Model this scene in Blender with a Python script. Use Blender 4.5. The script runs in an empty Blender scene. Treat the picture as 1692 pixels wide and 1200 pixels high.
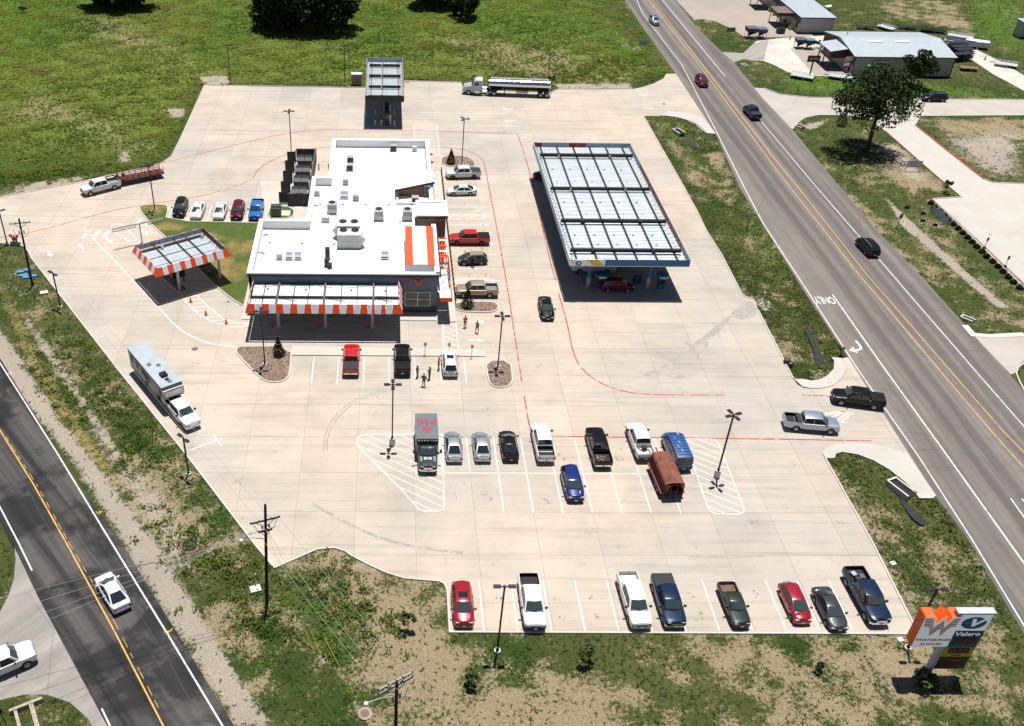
import bpy, bmesh, math, random
import numpy as np
from mathutils import Matrix, Vector
R = math.radians
random.seed(7); rng = np.random.default_rng(11)
scene = bpy.context.scene
COL = scene.collection

# ---------------------------------------------------------------- camera (drone, 68 m up, cropped frame = lens shift)
PITCH, ROLL, YAW, CAMH, FPX, CX, CY = 0.6321, 0.0187, 0.0233, 68.334, 1599.83, 662.65, 631.98
cp, sp, cy_, sy_ = math.cos(PITCH), math.sin(PITCH), math.cos(YAW), math.sin(YAW)
F_ = Vector((sy_*cp, cy_*cp, -sp)); R_ = Vector((cy_, -sy_, 0)); U_ = R_.cross(F_)
RR = R_*math.cos(ROLL) + U_*math.sin(ROLL); UU = -R_*math.sin(ROLL) + U_*math.cos(ROLL)
cd = bpy.data.cameras.new('camera'); cam = bpy.data.objects.new('camera', cd); COL.objects.link(cam)
cam.matrix_world = Matrix(((RR.x, UU.x, -F_.x, 0), (RR.y, UU.y, -F_.y, 0), (RR.z, UU.z, -F_.z, CAMH), (0, 0, 0, 1)))
cd.sensor_fit = 'HORIZONTAL'; cd.sensor_width = 36; cd.lens = 36*FPX/1692
cd.shift_x = (846-CX)/1692; cd.shift_y = (CY-600)/1692
cd.clip_start = 1; cd.clip_end = 8000
scene.camera = cam

# ---------------------------------------------------------------- sky, sun, exposure
SUN = Vector((0.052, 0.19, 1)).normalized()
world = bpy.data.worlds.new('World'); scene.world = world; world.use_nodes = True
wn = world.node_tree.nodes; bg = wn['Background']
sky = wn.new('ShaderNodeTexSky'); sky.sky_type = 'NISHITA'; sky.sun_disc = False
sky.sun_elevation = math.asin(SUN.z); sky.sun_rotation = math.atan2(SUN.x, SUN.y)
sky.air_density = 0.8; sky.dust_density = 0.3
world.node_tree.links.new(sky.outputs[0], bg.inputs[0]); bg.inputs[1].default_value = 0.05
sd = bpy.data.lights.new('sun', 'SUN'); sd.energy = 5.0; sd.angle = R(0.53); sd.color = (1.0, 0.965, 0.91)
sun = bpy.data.objects.new('sun', sd); COL.objects.link(sun)
sun.rotation_euler = SUN.to_track_quat('Z', 'Y').to_euler(); sun.location = (0, 100, 150)
vs = scene.view_settings
vs.view_transform = 'Standard'; vs.look = 'None'; vs.exposure = 0.5; vs.gamma = 1.0; vs.use_curve_mapping = False

# ---------------------------------------------------------------- helpers: objects
def link(o): COL.objects.link(o); return o
def tag(o, label=None, cat=None, group=None, kind=None):
    if label: o['label'] = label
    if cat: o['category'] = cat
    if group: o['group'] = group
    if kind: o['kind'] = kind
    return o
def empty(name, loc, rz=0.0, label=None, cat=None, group=None):
    o = link(bpy.data.objects.new(name, None)); o.empty_display_size = .3
    o.location = (loc[0], loc[1], loc[2] if len(loc) > 2 else 0.0); o.rotation_euler = (0, 0, rz)
    return tag(o, label, cat, group)
def copy_tree(o, parent=None):
    c = link(o.copy())
    if parent: c.parent = parent
    for ch in o.children: copy_tree(ch, c)
    return c
class MB:
    """collects geometry for ONE mesh; build() links it as one object"""
    def __init__(s): s.v = []; s.f = []; s.m = []; s.cur = 0
    def add(s, vs, fs):
        b = len(s.v); s.v += [tuple(v) for v in vs]; s.f += [tuple(i+b for i in f) for f in fs]; s.m += [s.cur]*len(fs); return s
    def box(s, x0, x1, y0, y1, z0, z1):
        return s.add([(x0,y0,z0),(x1,y0,z0),(x1,y1,z0),(x0,y1,z0),(x0,y0,z1),(x1,y0,z1),(x1,y1,z1),(x0,y1,z1)],
                     [(3,2,1,0),(4,5,6,7),(0,1,5,4),(1,2,6,5),(2,3,7,6),(3,0,4,7)])
    def cbox(s, c, d, rz=0.0, rx=0.0, ry=0.0):
        m = Matrix.Rotation(rz, 3, 'Z') @ Matrix.Rotation(ry, 3, 'Y') @ Matrix.Rotation(rx, 3, 'X'); C = Vector(c)
        vs = [C + m @ Vector((sx*d[0]/2, sy*d[1]/2, sz*d[2]/2)) for sz in (-1, 1) for sx, sy in ((-1,-1),(1,-1),(1,1),(-1,1))]
        return s.add(vs, [(3,2,1,0),(4,5,6,7),(0,1,5,4),(1,2,6,5),(2,3,7,6),(3,0,4,7)])
    def bar(s, a, b, w, h=None):
        a = Vector(a); b = Vector(b); d = b-a; L = d.length
        if L < 1e-6: return s
        d.normalize(); up = Vector((0,0,1)) if abs(d.z) < .95 else Vector((1,0,0))
        x = d.cross(up).normalized(); y = x.cross(d); h = h or w
        vs = [p + x*sx*w/2 + y*sy*h/2 for p in (a, b) for sx, sy in ((-1,-1),(1,-1),(1,1),(-1,1))]
        return s.add(vs, [(0,1,2,3),(7,6,5,4),(4,5,1,0),(5,6,2,1),(6,7,3,2),(7,4,0,3)])
    def tube(s, a, b, r0, r1=None, n=8, caps=True):
        a = Vector(a); b = Vector(b); d = b-a
        if d.length < 1e-6: return s
        d.normalize(); r1 = r0 if r1 is None else r1
        up = Vector((0,0,1)) if abs(d.z) < .95 else Vector((1,0,0)); x = d.cross(up).normalized(); y = x.cross(d)
        vs = []; fs = []
        for p, r in ((a, r0), (b, r1)):
            for k in range(n): t = 2*math.pi*k/n; vs.append(p + x*math.cos(t)*r + y*math.sin(t)*r)
        for k in range(n): fs.append((k, (k+1) % n, n+(k+1) % n, n+k))
        if caps: fs.append(tuple(range(n-1, -1, -1))); fs.append(tuple(range(n, 2*n)))
        return s.add(vs, fs)
    def path(s, pts, r, n=5):
        for a, b in zip(pts[:-1], pts[1:]): s.tube(a, b, r, r, n)
        return s
    def lathe(s, prof, c=(0,0,0), n=16, axis='Z'):
        vs = []; fs = []; k = len(prof)
        for i in range(n):
            t = 2*math.pi*i/n; ct, st = math.cos(t), math.sin(t)
            for r, h in prof:
                p = (r*ct, r*st, h) if axis == 'Z' else ((r*ct, h, -r*st) if axis == 'Y' else (h, r*ct, r*st))
                vs.append((p[0]+c[0], p[1]+c[1], p[2]+c[2]))
        for i in range(n):
            j = (i+1) % n
            for q in range(k-1): fs.append((i*k+q, j*k+q, j*k+q+1, i*k+q+1))
        return s.add(vs, fs)
    def prism(s, poly, z0, z1):
        n = len(poly); a = sum(poly[i][0]*poly[(i+1) % n][1]-poly[(i+1) % n][0]*poly[i][1] for i in range(n))
        if a < 0: poly = poly[::-1]
        vs = [(x, y, z0) for x, y in poly] + [(x, y, z1) for x, y in poly]
        return s.add(vs, [tuple(range(n-1, -1, -1)), tuple(range(n, 2*n))] + [(i, (i+1) % n, n+(i+1) % n, n+i) for i in range(n)])
    def sheet(s, poly, z):
        n = len(poly); a = sum(poly[i][0]*poly[(i+1) % n][1]-poly[(i+1) % n][0]*poly[i][1] for i in range(n))
        if a < 0: poly = poly[::-1]
        return s.add([(x, y, z) for x, y in poly], [tuple(range(n))])
    def ball(s, c, r, n=8, m=5, sq=(1,1,1)):
        prof = [(max(1e-3, math.cos(R(-90+180*i/m)))*r*1.0, math.sin(R(-90+180*i/m))*r) for i in range(m+1)]
        b = len(s.v); s.lathe(prof, (0,0,0), n)
        for i in range(b, len(s.v)): v = s.v[i]; s.v[i] = (v[0]*sq[0]+c[0], v[1]*sq[1]+c[1], v[2]*sq[2]+c[2])
        return s
    def strip(s, pts, w, z, closed=False):
        """flat ribbon along a polyline"""
        L, Rr = offset(pts, w/2, closed), offset(pts, -w/2, closed); n = len(pts)
        vs = [(x, y, z) for x, y in L] + [(x, y, z) for x, y in Rr]
        return s.add(vs, [(i, n+i, n+(i+1) % n, (i+1) % n) for i in range(n if closed else n-1)])
    def kerb(s, pts, w, h, closed=False, z=0.0):
        L, Rr = offset(pts, w/2, closed), offset(pts, -w/2, closed); n = len(pts)
        vs = [(x, y, zz) for P, zz in ((L, z), (L, z+h-.02), (offset(pts, w/2-.03, closed), z+h), (offset(pts, -w/2+.03, closed), z+h), (Rr, z+h-.02), (Rr, z)) for x, y in P]
        fs = [(k*n+i, (k+1)*n+i, (k+1)*n+(i+1) % n, k*n+(i+1) % n) for k in range(5) for i in range(n if closed else n-1)]
        if not closed: fs += [tuple(k*n for k in range(5, -1, -1)), tuple(k*n+n-1 for k in range(6))]
        return s.add(vs, fs)
    def build(s, name, mat, parent=None, smooth=0, loc=None, rz=None):
        me = bpy.data.meshes.new(name); me.from_pydata(s.v, [], s.f)
        for m in (mat if isinstance(mat, (list, tuple)) else [mat]): me.materials.append(m)
        if any(s.m): me.polygons.foreach_set('material_index', s.m)
        if smooth:
            me.polygons.foreach_set('use_smooth', [True]*len(me.polygons))
            try: me.set_sharp_from_angle(angle=R(smooth))
            except Exception: pass
        o = link(bpy.data.objects.new(name, me))
        if parent: o.parent = parent
        if loc: o.location = loc if len(loc) == 3 else (loc[0], loc[1], 0)
        if rz is not None: o.rotation_euler = (0, 0, rz)
        return o
def offset(pts, d, closed=False):
    out = []; n = len(pts)
    for i in range(n):
        p = Vector(pts[i][:2])
        a = Vector(pts[i-1][:2]) if (i > 0 or closed) else None; b = Vector(pts[(i+1) % n][:2]) if (i < n-1 or closed) else None
        ns = []
        if a is not None and (p-a).length > 1e-6: t = (p-a).normalized(); ns.append(Vector((-t.y, t.x)))
        if b is not None and (b-p).length > 1e-6: t = (b-p).normalized(); ns.append(Vector((-t.y, t.x)))
        m = sum(ns, Vector((0, 0))); m = m.normalized() if m.length > 1e-6 else Vector((0, 1))
        k = max(.4, m.dot(ns[0])) if ns else 1
        q = p + m*d/k; out.append((q.x, q.y))
    return out
def smooth_poly(pts, it=2, closed=False):
    for _ in range(it):
        n = len(pts); out = [] if closed else [pts[0]]
        for i in range(n if closed else n-1):
            a, b = pts[i], pts[(i+1) % n]
            out += [(a[0]*.75+b[0]*.25, a[1]*.75+b[1]*.25), (a[0]*.25+b[0]*.75, a[1]*.25+b[1]*.75)]
        if not closed: out.append(pts[-1])
        pts = out
    return pts
def part(name, mat, parent, fn, smooth=0):
    m = MB(); fn(m); return m.build(name, mat, parent, smooth)
def boxp(name, mat, parent, *b): return MB().box(*b).build(name, mat, parent)
def struct(o): o['kind'] = 'structure'; return o
def again(o, parent, loc=None, rz=None):
    """another object with the same mesh"""
    c = link(bpy.data.objects.new(o.name.split('.')[0], o.data)); c.parent = parent
    if loc: c.location = loc
    if rz is not None: c.rotation_euler = (0, 0, rz)
    return c

# ---------------------------------------------------------------- helpers: materials
MATS = {}
def nodes_of(name):
    m = bpy.data.materials.new(name); m.use_nodes = True; nt = m.node_tree
    return m, nt.nodes, nt.links, nt.nodes['Principled BSDF']
def M(name, rgb, rough=.6, metal=0.0, var=.12, scale=3.0, bump=0.0, coat=0.0, spec=.5, emit=None, dirt=0.0, glasslike=False):
    if name in MATS: return MATS[name]
    m, n, l, b = nodes_of(name)
    b.inputs['Roughness'].default_value = rough; b.inputs['Metallic'].default_value = metal
    b.inputs['Specular IOR Level'].default_value = spec
    b.inputs['Coat Weight'].default_value = coat; b.inputs['Coat Roughness'].default_value = .06
    tc = n.new('ShaderNodeTexCoord'); nz = n.new('ShaderNodeTexNoise'); nz.inputs['Scale'].default_value = scale; nz.inputs['Detail'].default_value = 4
    l.new(tc.outputs['Object'], nz.inputs['Vector'])
    mr = n.new('ShaderNodeMapRange'); mr.inputs['From Min'].default_value = .3; mr.inputs['From Max'].default_value = .7
    mr.inputs['To Min'].default_value = 1-var; mr.inputs['To Max'].default_value = 1+var
    l.new(nz.outputs['Fac'], mr.inputs['Value'])
    mx = n.new('ShaderNodeMix'); mx.data_type = 'RGBA'; mx.blend_type = 'MULTIPLY'; mx.inputs[0].default_value = 1
    mx.inputs[6].default_value = (*rgb, 1); l.new(mr.outputs[0], mx.inputs[7])
    out = mx.outputs[2]
    if dirt:
        n2 = n.new('ShaderNodeTexNoise'); n2.inputs['Scale'].default_value = scale*.35; n2.inputs['Detail'].default_value = 8; n2.inputs['Roughness'].default_value = .7
        l.new(tc.outputs['Object'], n2.inputs['Vector'])
        r2 = n.new('ShaderNodeMapRange'); r2.inputs['From Min'].default_value = .5; r2.inputs['From Max'].default_value = .75; r2.inputs['To Max'].default_value = dirt
        l.new(n2.outputs['Fac'], r2.inputs['Value'])
        m2 = n.new('ShaderNodeMix'); m2.data_type = 'RGBA'; m2.inputs[7].default_value = (.16, .13, .1, 1)
        l.new(r2.outputs[0], m2.inputs[0]); l.new(out, m2.inputs[6]); out = m2.outputs[2]
    l.new(out, b.inputs['Base Color'])
    if bump:
        bp = n.new('ShaderNodeBump'); bp.inputs['Strength'].default_value = bump; bp.inputs['Distance'].default_value = .02
        l.new(nz.outputs['Fac'], bp.inputs['Height']); l.new(bp.outputs[0], b.inputs['Normal'])
    if emit: b.inputs['Emission Color'].default_value = (*emit[:3], 1); b.inputs['Emission Strength'].default_value = emit[3]
    MATS[name] = m; return m
def ramp(n, pts):
    r = n.new('ShaderNodeValToRGB'); e = r.color_ramp.elements
    while len(e) < len(pts): e.new(.5)
    for el, (p, c) in zip(e, pts): el.position = p; el.color = (*c, 1) if len(c) == 3 else c
    return r
def noise(n, l, vec, scale, detail=5, rough=.55, dist=0.0):
    t = n.new('ShaderNodeTexNoise'); t.inputs['Scale'].default_value = scale; t.inputs['Detail'].default_value = detail
    t.inputs['Roughness'].default_value = rough; t.inputs['Distortion'].default_value = dist
    if vec is not None: l.new(vec, t.inputs['Vector'])
    return t.outputs['Fac']
def mrange(n, l, v, a, b, c=0.0, d=1.0):
    t = n.new('ShaderNodeMapRange'); t.inputs['From Min'].default_value = a; t.inputs['From Max'].default_value = b
    t.inputs['To Min'].default_value = c; t.inputs['To Max'].default_value = d; l.new(v, t.inputs['Value']); return t.outputs[0]
def mix(n, l, f, a, b, mode='MIX'):
    t = n.new('ShaderNodeMix'); t.data_type = 'RGBA'; t.blend_type = mode
    for sock, v in ((t.inputs[0], f), (t.inputs[6], a), (t.inputs[7], b)):
        if isinstance(v, (int, float)): sock.default_value = v
        elif isinstance(v, tuple): sock.default_value = (*v, 1)
        else: l.new(v, sock)
    return t.outputs[2]
def math_(n, l, op, a, b=None):
    t = n.new('ShaderNodeMath'); t.operation = op
    for i, v in enumerate((a, b)):
        if v is None: continue
        if isinstance(v, (int, float)): t.inputs[i].default_value = v
        else: l.new(v, t.inputs[i])
    return t.outputs[0]

def concrete(name, warm, cool, var=.1, stain=.5, rough=.85, panel=True):
    if name in MATS: return MATS[name]
    m, n, l, b = nodes_of(name); b.inputs['Roughness'].default_value = rough; b.inputs['Specular IOR Level'].default_value = .25
    pos = n.new('ShaderNodeNewGeometry').outputs['Position']
    big = noise(n, l, pos, .035, 3); mid = noise(n, l, pos, .22, 5, .6, .4); fine = noise(n, l, pos, 5.0, 6, .7)
    c = mix(n, l, mrange(n, l, big, .38, .62), warm, cool)
    blot = noise(n, l, pos, .11, 6, .6, .8); c = mix(n, l, math_(n, l, 'MULTIPLY', mrange(n, l, blot, .50, .66), stain*.42), c, mix(n, l, 1.0, c, (.76, .75, .75), 'MULTIPLY'))
    c = mix(n, l, mrange(n, l, mid, .3, .7), c, mix(n, l, 1.0, c, (1-var*1.3, 1-var*1.2, 1-var*1.1), 'MULTIPLY'))
    fm = n.new('ShaderNodeCombineColor'); v = mrange(n, l, fine, .25, .75, .93, 1.06)
    for i in range(3): l.new(v, fm.inputs[i])
    c = mix(n, l, 1.0, c, fm.outputs[0], 'MULTIPLY')
    if panel:
        rnd = n.new('ShaderNodeObjectInfo').outputs['Random']; pm = n.new('ShaderNodeCombineColor'); v = mrange(n, l, rnd, 0, 1, .95, 1.05)
        for i in range(3): l.new(v, pm.inputs[i])
        c = mix(n, l, 1.0, c, pm.outputs[0], 'MULTIPLY')
    # oil spots and tyre grime
    s1 = noise(n, l, pos, .55, 9, .68); s2 = noise(n, l, pos, 2.6, 6, .6)
    st = math_(n, l, 'MULTIPLY', mrange(n, l, s1, .60, .74), mrange(n, l, s2, .45, .62))
    c = mix(n, l, math_(n, l, 'MULTIPLY', st, stain), c, (.11, .095, .08))
    mp = n.new('ShaderNodeMapping'); mp.inputs['Scale'].default_value = (.05, 1.2, 1); l.new(pos, mp.inputs['Vector'])
    s3 = noise(n, l, mp.outputs[0], 1.0, 6, .65, .6)
    c = mix(n, l, math_(n, l, 'MULTIPLY', mrange(n, l, s3, .50, .78), stain*.62), c, (.20, .18, .155))
    l.new(c, b.inputs['Base Color'])
    bp = n.new('ShaderNodeBump'); bp.inputs['Strength'].default_value = .15; bp.inputs['Distance'].default_value = .01
    l.new(fine, bp.inputs['Height']); l.new(bp.outputs[0], b.inputs['Normal'])
    MATS[name] = m; return m

def asphalt(name, base, dark, patch=.5, direction=0.0, tracks=()):
    m, n, l, b = nodes_of(name); b.inputs['Roughness'].default_value = .9; b.inputs['Specular IOR Level'].default_value = .2
    pos = n.new('ShaderNodeNewGeometry').outputs['Position']
    mp = n.new('ShaderNodeMapping'); mp.inputs['Rotation'].default_value = (0, 0, direction); l.new(pos, mp.inputs['Vector'])
    st = n.new('ShaderNodeMapping'); st.inputs['Scale'].default_value = (1.0, .02, 1); l.new(mp.outputs[0], st.inputs['Vector'])
    lanes = noise(n, l, st.outputs[0], .55, 4, .6); pat = noise(n, l, pos, .12, 8, .66, .3); fine = noise(n, l, pos, 9.0, 5, .7)
    c = mix(n, l, mrange(n, l, lanes, .4, .62), base, dark)
    c = mix(n, l, math_(n, l, 'MULTIPLY', mrange(n, l, pat, .47, .56), patch), c, tuple(x*.6 for x in dark))
    fm = n.new('ShaderNodeCombineColor'); v = mrange(n, l, fine, .25, .75, .86, 1.14)
    for i in range(3): l.new(v, fm.inputs[i])
    c = mix(n, l, 1.0, c, fm.outputs[0], 'MULTIPLY')
    for xc, hw_, amt in tracks:      # polished wheel paths along the lanes
        sx = n.new('ShaderNodeSeparateXYZ'); l.new(pos, sx.inputs[0]); wob_ = math_(n, l, 'MULTIPLY', math_(n, l, 'SUBTRACT', pat, .5), 1.2)
        dd = math_(n, l, 'ABSOLUTE', math_(n, l, 'SUBTRACT', math_(n, l, 'ADD', sx.outputs[0], wob_), xc))
        c = mix(n, l, math_(n, l, 'MULTIPLY', mrange(n, l, dd, hw_*.45, hw_*1.3, 1, 0), amt), c, tuple(x*.8 for x in dark))
    # cracks
    vo = n.new('ShaderNodeTexVoronoi'); vo.feature = 'DISTANCE_TO_EDGE'; vo.inputs['Scale'].default_value = .06
    wob = n.new('ShaderNodeMix'); wob.data_type = 'VECTOR'; wob.inputs[0].default_value = .985
    nzc = n.new('ShaderNodeTexNoise'); nzc.inputs['Scale'].default_value = .4; nzc.inputs['Detail'].default_value = 6; l.new(pos, nzc.inputs['Vector'])
    l.new(nzc.outputs['Color'], wob.inputs[4]); l.new(pos, wob.inputs[5]); l.new(wob.outputs[1], vo.inputs['Vector'])
    cr = mrange(n, l, vo.outputs['Distance'], .001, .006, 1, 0)
    c = mix(n, l, math_(n, l, 'MULTIPLY', cr, .22), c, (.05, .047, .045))
    l.new(c, b.inputs['Base Color']); MATS[name] = m; return m

def worn_paint(name, rgb, under, wear=.45):
    if name in MATS: return MATS[name]
    m, n, l, b = nodes_of(name); b.inputs['Roughness'].default_value = .7
    pos = n.new('ShaderNodeNewGeometry').outputs['Position']
    f = noise(n, l, pos, 1.1, 7, .72); f2 = noise(n, l, pos, 7, 4, .7)
    k = math_(n, l, 'ADD', f, math_(n, l, 'MULTIPLY', math_(n, l, 'SUBTRACT', f2, .5), .35))
    c = mix(n, l, mrange(n, l, k, .62-wear*.25, .70-wear*.15), rgb, under)
    l.new(c, b.inputs['Base Color']); MATS[name] = m; return m

C_SLAB = concrete('concrete_slab', (.465, .385, .310), (.385, .350, .306), stain=.9)
C_SLAB2 = concrete('concrete_new', (0.456, 0.424, 0.38), (0.424, 0.4, 0.368), stain=.25, panel=False)
C_WALK = concrete('concrete_walk', (0.48, 0.432, 0.368), (0.448, 0.416, 0.368), stain=.3, panel=False)
C_STREET = concrete('concrete_street', (0.4, 0.36, 0.32), (0.368, 0.344, 0.32), stain=.4, panel=False)
C_KERB = concrete('concrete_kerb', (0.528, 0.488, 0.432), (0.496, 0.472, 0.424), stain=.3, panel=False)
JOINT = M('joint_seal', (.17, .15, .13), .9)
A_HWY = asphalt('asphalt_highway', (.180, .157, .143), (.110, .100, .096), .12, 0, ((70.6, .55, .6), (72.2, .55, .6), (64.6, .7, .55), (66.6, .7, .6)))
A_OLD = asphalt('asphalt_patched', (.085, .078, .073), (.022, .0215, .023), .8, R(-38))
A_SIDE = asphalt('asphalt_side_street', (0.288, 0.264, 0.24), (0.216, 0.2, 0.188), .2, R(40))
W_PAINT = worn_paint('white_road_paint', (.60, .585, .555), (0.424, 0.384, 0.328), .25)
W_PAINT_A = worn_paint('white_line_on_asphalt', (0.56, 0.55, 0.535), (0.20, 0.186, 0.18), .3)
Y_PAINT = worn_paint('yellow_road_paint', (0.56, 0.32, 0.048), (0.16, 0.128, 0.096), .35)
R_PAINT = worn_paint('red_lane_paint', (.34, .026, .045), (0.44, 0.376, 0.32), .42)
STEEL_DK = M('dark_painted_steel', (.012, .012, .013), .45, .2)
GALV = M('galvanised_steel', (.45, .47, .50), .4, .7)
ALU = M('aluminium', (.62, .65, .69), .3, .8)
WHITE = M('white_paint', (.80, .80, .79), .5)
BLACK = M('black_plastic', (.012, .012, .013), .5)
ORANGE = M('orange_metal', (.72, .07, .008), .45, var=.06)
STRIPE = M('pale_stripe_metal', (.60, .66, .70), .45, var=.05)
GLASS_D = M('dark_window_glass', (.010, .013, .015), .04, var=0, spec=.8)

# ================================================================ THE SETTING: outlines in metres
LOT = [(-36.61, 195.39), (-26.49, 194.99), (-4.31, 194.78), (4.08, 194.86), (4.15, 199.22), (15.95, 198.67), (16.18, 194.51), (34.12, 193.47), (35.84, 195.12), (51.05, 195.76), (53.47, 197.1), (56.25, 199.38), (58.99, 202.46), (60.37, 205.57), (62.47, 205.64), (62.08, 187.58), (61.75, 171.89), (60.05, 172.29), (59.24, 176.62), (57.61, 179.35), (55.04, 180.86), (50.07, 180.72), (49.93, 148.54), (49.8, 139.13), (49.51, 133.34), (49.73, 125.47), (49.39, 114.11), (49.74, 113.32), (50.65, 113.01), (50.77, 112.06), (50.36, 110.2), (49.76, 94.29), (49.89, 93.18), (50.41, 92.57), (51.35, 92.34), (52.71, 92.47), (54.07, 92.97), (55.62, 94.34), (56.95, 96.25), (57.38, 97.54), (57.38, 98.73), (58.3, 99.13), (57.93, 85.78), (57.65, 73.68), (57.14, 73.26), (55.68, 73.26), (55.68, 74.41), (55.27, 75.82), (54.46, 77.74), (53.36, 79.23), (52.03, 80.23), (50.45, 80.63), (49.66, 80.32), (49.26, 79.61), (48.24, 79.55), (48.24, 66.71), (47.76, 55.72), (6.02, 55.92), (6.05, 60.82), (5.81, 61.56), (5.37, 61.86), (4.13, 62.01), (2.1, 62.23), (0.45, 62.91), (-1.44, 64.05), (-2.97, 65.14), (-3.57, 65.7), (-4.52, 66.1), (-5.28, 66.09), (-6.32, 65.89), (-10.14, 63.5), (-12.4, 66.64), (-20.95, 79.54), (-32.07, 95.71), (-50.35, 122.87), (-51.36, 124.83), (-52.63, 126.46), (-56.24, 127.33), (-69.79, 128.24), (-73.44, 137.51), (-61.15, 142.68), (-50.13, 148.36), (-40.03, 154.87), (-37.97, 156.42), (-36.87, 159.54), (-36.71, 166.57), (-36.63, 180.24)]
# raised aprons of pale concrete at the driveway mouths
APRON_N = [(53.34, 181.13), (56.62, 180.11), (59.05, 177.68), (59.92, 174.81), (60.12, 172.14), (61.75, 171.89), (61.23, 179.77), (59, 182.57), (55.65, 183.44)]
APRON_M = [(49.76, 94.29), (51, 94.24), (51.78, 93.93), (52.71, 94.07), (53.95, 94.83), (55.42, 96.36), (56.18, 98.19), (56.1, 98.98), (57.38, 98.73), (57.35, 97.28), (56.83, 96.12), (55.62, 94.34), (54.07, 92.97), (52.71, 92.47), (51.35, 92.34), (50.31, 92.69)]
APRON_S = [(48.24, 79.55), (49.26, 79.61), (49.66, 80.32), (50.45, 80.63), (52.03, 80.23), (53.36, 79.23), (54.46, 77.74), (55.27, 75.82), (55.68, 74.41), (55.68, 73.26), (57.14, 73.26), (57.65, 73.68), (57.61, 80.26), (55.52, 81.69), (53.02, 82.2), (50.53, 82.08), (49.07, 81.44), (48.16, 80.41)]
HWY_L = [(65.54, 296), (62.98, 263.72), (62.48, 240.46), (62.47, 205.64), (62.08, 187.58), (61.75, 171.89), (59.31, 148.73), (58.94, 135.32), (58.34, 114.71), (58.3, 99.13), (57.93, 85.78), (57.65, 73.68), (57.97, 67.56), (57.31, 56.13), (56.99, 48.67), (56.17, 36.3)]
HWY_R = [(78.91, 296.7), (76.71, 264.34), (75.82, 240.5), (76.72, 220.06), (77.36, 213.75), (76.52, 188.67), (76.98, 174.96), (76.43, 151.46), (76.18, 132.19), (76.81, 118.1), (76.8, 107.04), (76.92, 96.68), (76.92, 85.9), (77.21, 72.84), (76.55, 59.08), (74.14, 36.22)]
SIDE_E = [(76.78, 197.45), (78.71, 197.15), (80.84, 193.64), (86.58, 191.88), (108.98, 191.67), (130.58, 191.96), (325.98, 194.45), (313.75, 185.27), (125.83, 183.11), (104.74, 182.22), (89.66, 182.12), (84.67, 182.15), (81.51, 180.63), (79.21, 178.07), (77, 174.66), (76.57, 190.38)]
DRIVE_E = [(90.63, 182.79), (105.03, 182.87), (101.67, 177.73), (102.03, 164.38), (102.58, 152.74), (103.43, 151.54), (108.64, 151.16), (125.02, 151.02), (89.07, 93.01), (89.97, 116.44), (90.11, 144.95), (95.31, 145.73), (95.18, 149.93), (94.97, 152.58), (94.56, 174.21), (94.03, 179.39)]
DRIVE_E2 = [(76.73, 106.89), (76.88, 104.57), (78.94, 104.23), (83.7, 104.78), (96.72, 105.36), (84.7, 85.96), (78.33, 85.91), (80.34, 98.54), (78.87, 97.22), (77.88, 95.92), (77.07, 95.53), (76.91, 99.04)]
SHOP_PAD = [(76.71, 264.34), (78.36, 283.01), (125.97, 292.12), (101.77, 251.42), (102.36, 233.73), (89.85, 232.3), (85.76, 230.27), (84.24, 238.85), (81.9, 244.81), (79.03, 247.02), (76.83, 246.15)]
SHOP_DRIVE = [(76.55, 220.93), (81.32, 220.23), (85.92, 227.51), (90.41, 230.45), (84.44, 215.24), (82.24, 215.58), (79.9, 215.91), (77.36, 213.75)]
SHOP_GRAVEL = [(84.08, 224.73), (87.21, 229.4), (93.79, 231.98), (107.9, 234.9), (103.13, 226.78), (103.02, 204.64), (100.12, 204.93), (91.94, 205.44), (89.16, 206.12), (87.17, 207.62), (85.83, 211.98), (84.31, 214.81), (81.55, 215.55), (80.29, 216.77)]
SHOP_APRON = [(93.45, 224.18), (101.59, 224.92), (100.81, 205.34), (92.47, 205.84)]
BACK_TRACK = [(133.61, 233.5), (136.17, 231.24), (138.6, 215.01), (138.64, 206.95), (136.81, 183.74), (132.49, 180.42), (133.49, 197.37), (132.24, 207.92), (132.35, 219.02), (131.66, 227.84)]
ROAD_W_R = [(-55.47, 109.99), (-46.84, 97.88), (-39.05, 86.23), (-32.47, 76.56), (-25.63, 67.34), (-18.15, 56.12), (-11.78, 46.51), (-2.87, 33.12)]
ROAD_W_L = [(-58.63, 98.03), (-44.55, 78.72), (-37.84, 69.72), (-35.13, 65.55), (-31.36, 60.06), (-27.04, 53.64), (-23.01, 47.65), (-18.76, 41.3), (-12.47, 33.16)]
SIDE_W = [(-35.3, 66.1), (-34.71, 64.53), (-34.17, 62.25), (-33.99, 60.06), (-34.17, 58.22), (-38.64, 53.02), (-40.49, 47.68), (-35.58, 44.93), (-31.22, 48.97), (-29.41, 49.5), (-27.57, 49.49), (-25.44, 48.73), (-23.65, 47.25), (-22.55, 45.71), (-21.35, 45.7), (-31.36, 60.06)]
GRASS_W = [(-38.41, 139), (-38.21, 139.86), (-37.61, 140.19), (-34.6, 140.36), (-33.74, 139.3), (-33.47, 134.73), (-19.18, 134.37), (-17.41, 134.2), (-18.18, 119.34), (-18.39, 110.29), (-18.99, 110.59), (-20.48, 112.12), (-22.76, 115.03), (-26.12, 120.17), (-29.09, 124.63), (-32.78, 129.99), (-35.61, 133.88)]
GRASS_GEN = [(-17.92, 140.45), (-14.03, 139.67), (-14.02, 135.89), (-18.03, 135.82)]
ISLAND_A = [(-18.3, 99.86), (-18.06, 100.4), (-17.49, 100.61), (-11.44, 100.67), (-11.22, 95.02), (-11.42, 94.02), (-11.81, 93.4), (-12.71, 93.03), (-13.88, 93.26), (-14.68, 93.99), (-18.03, 98.94)]
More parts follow.
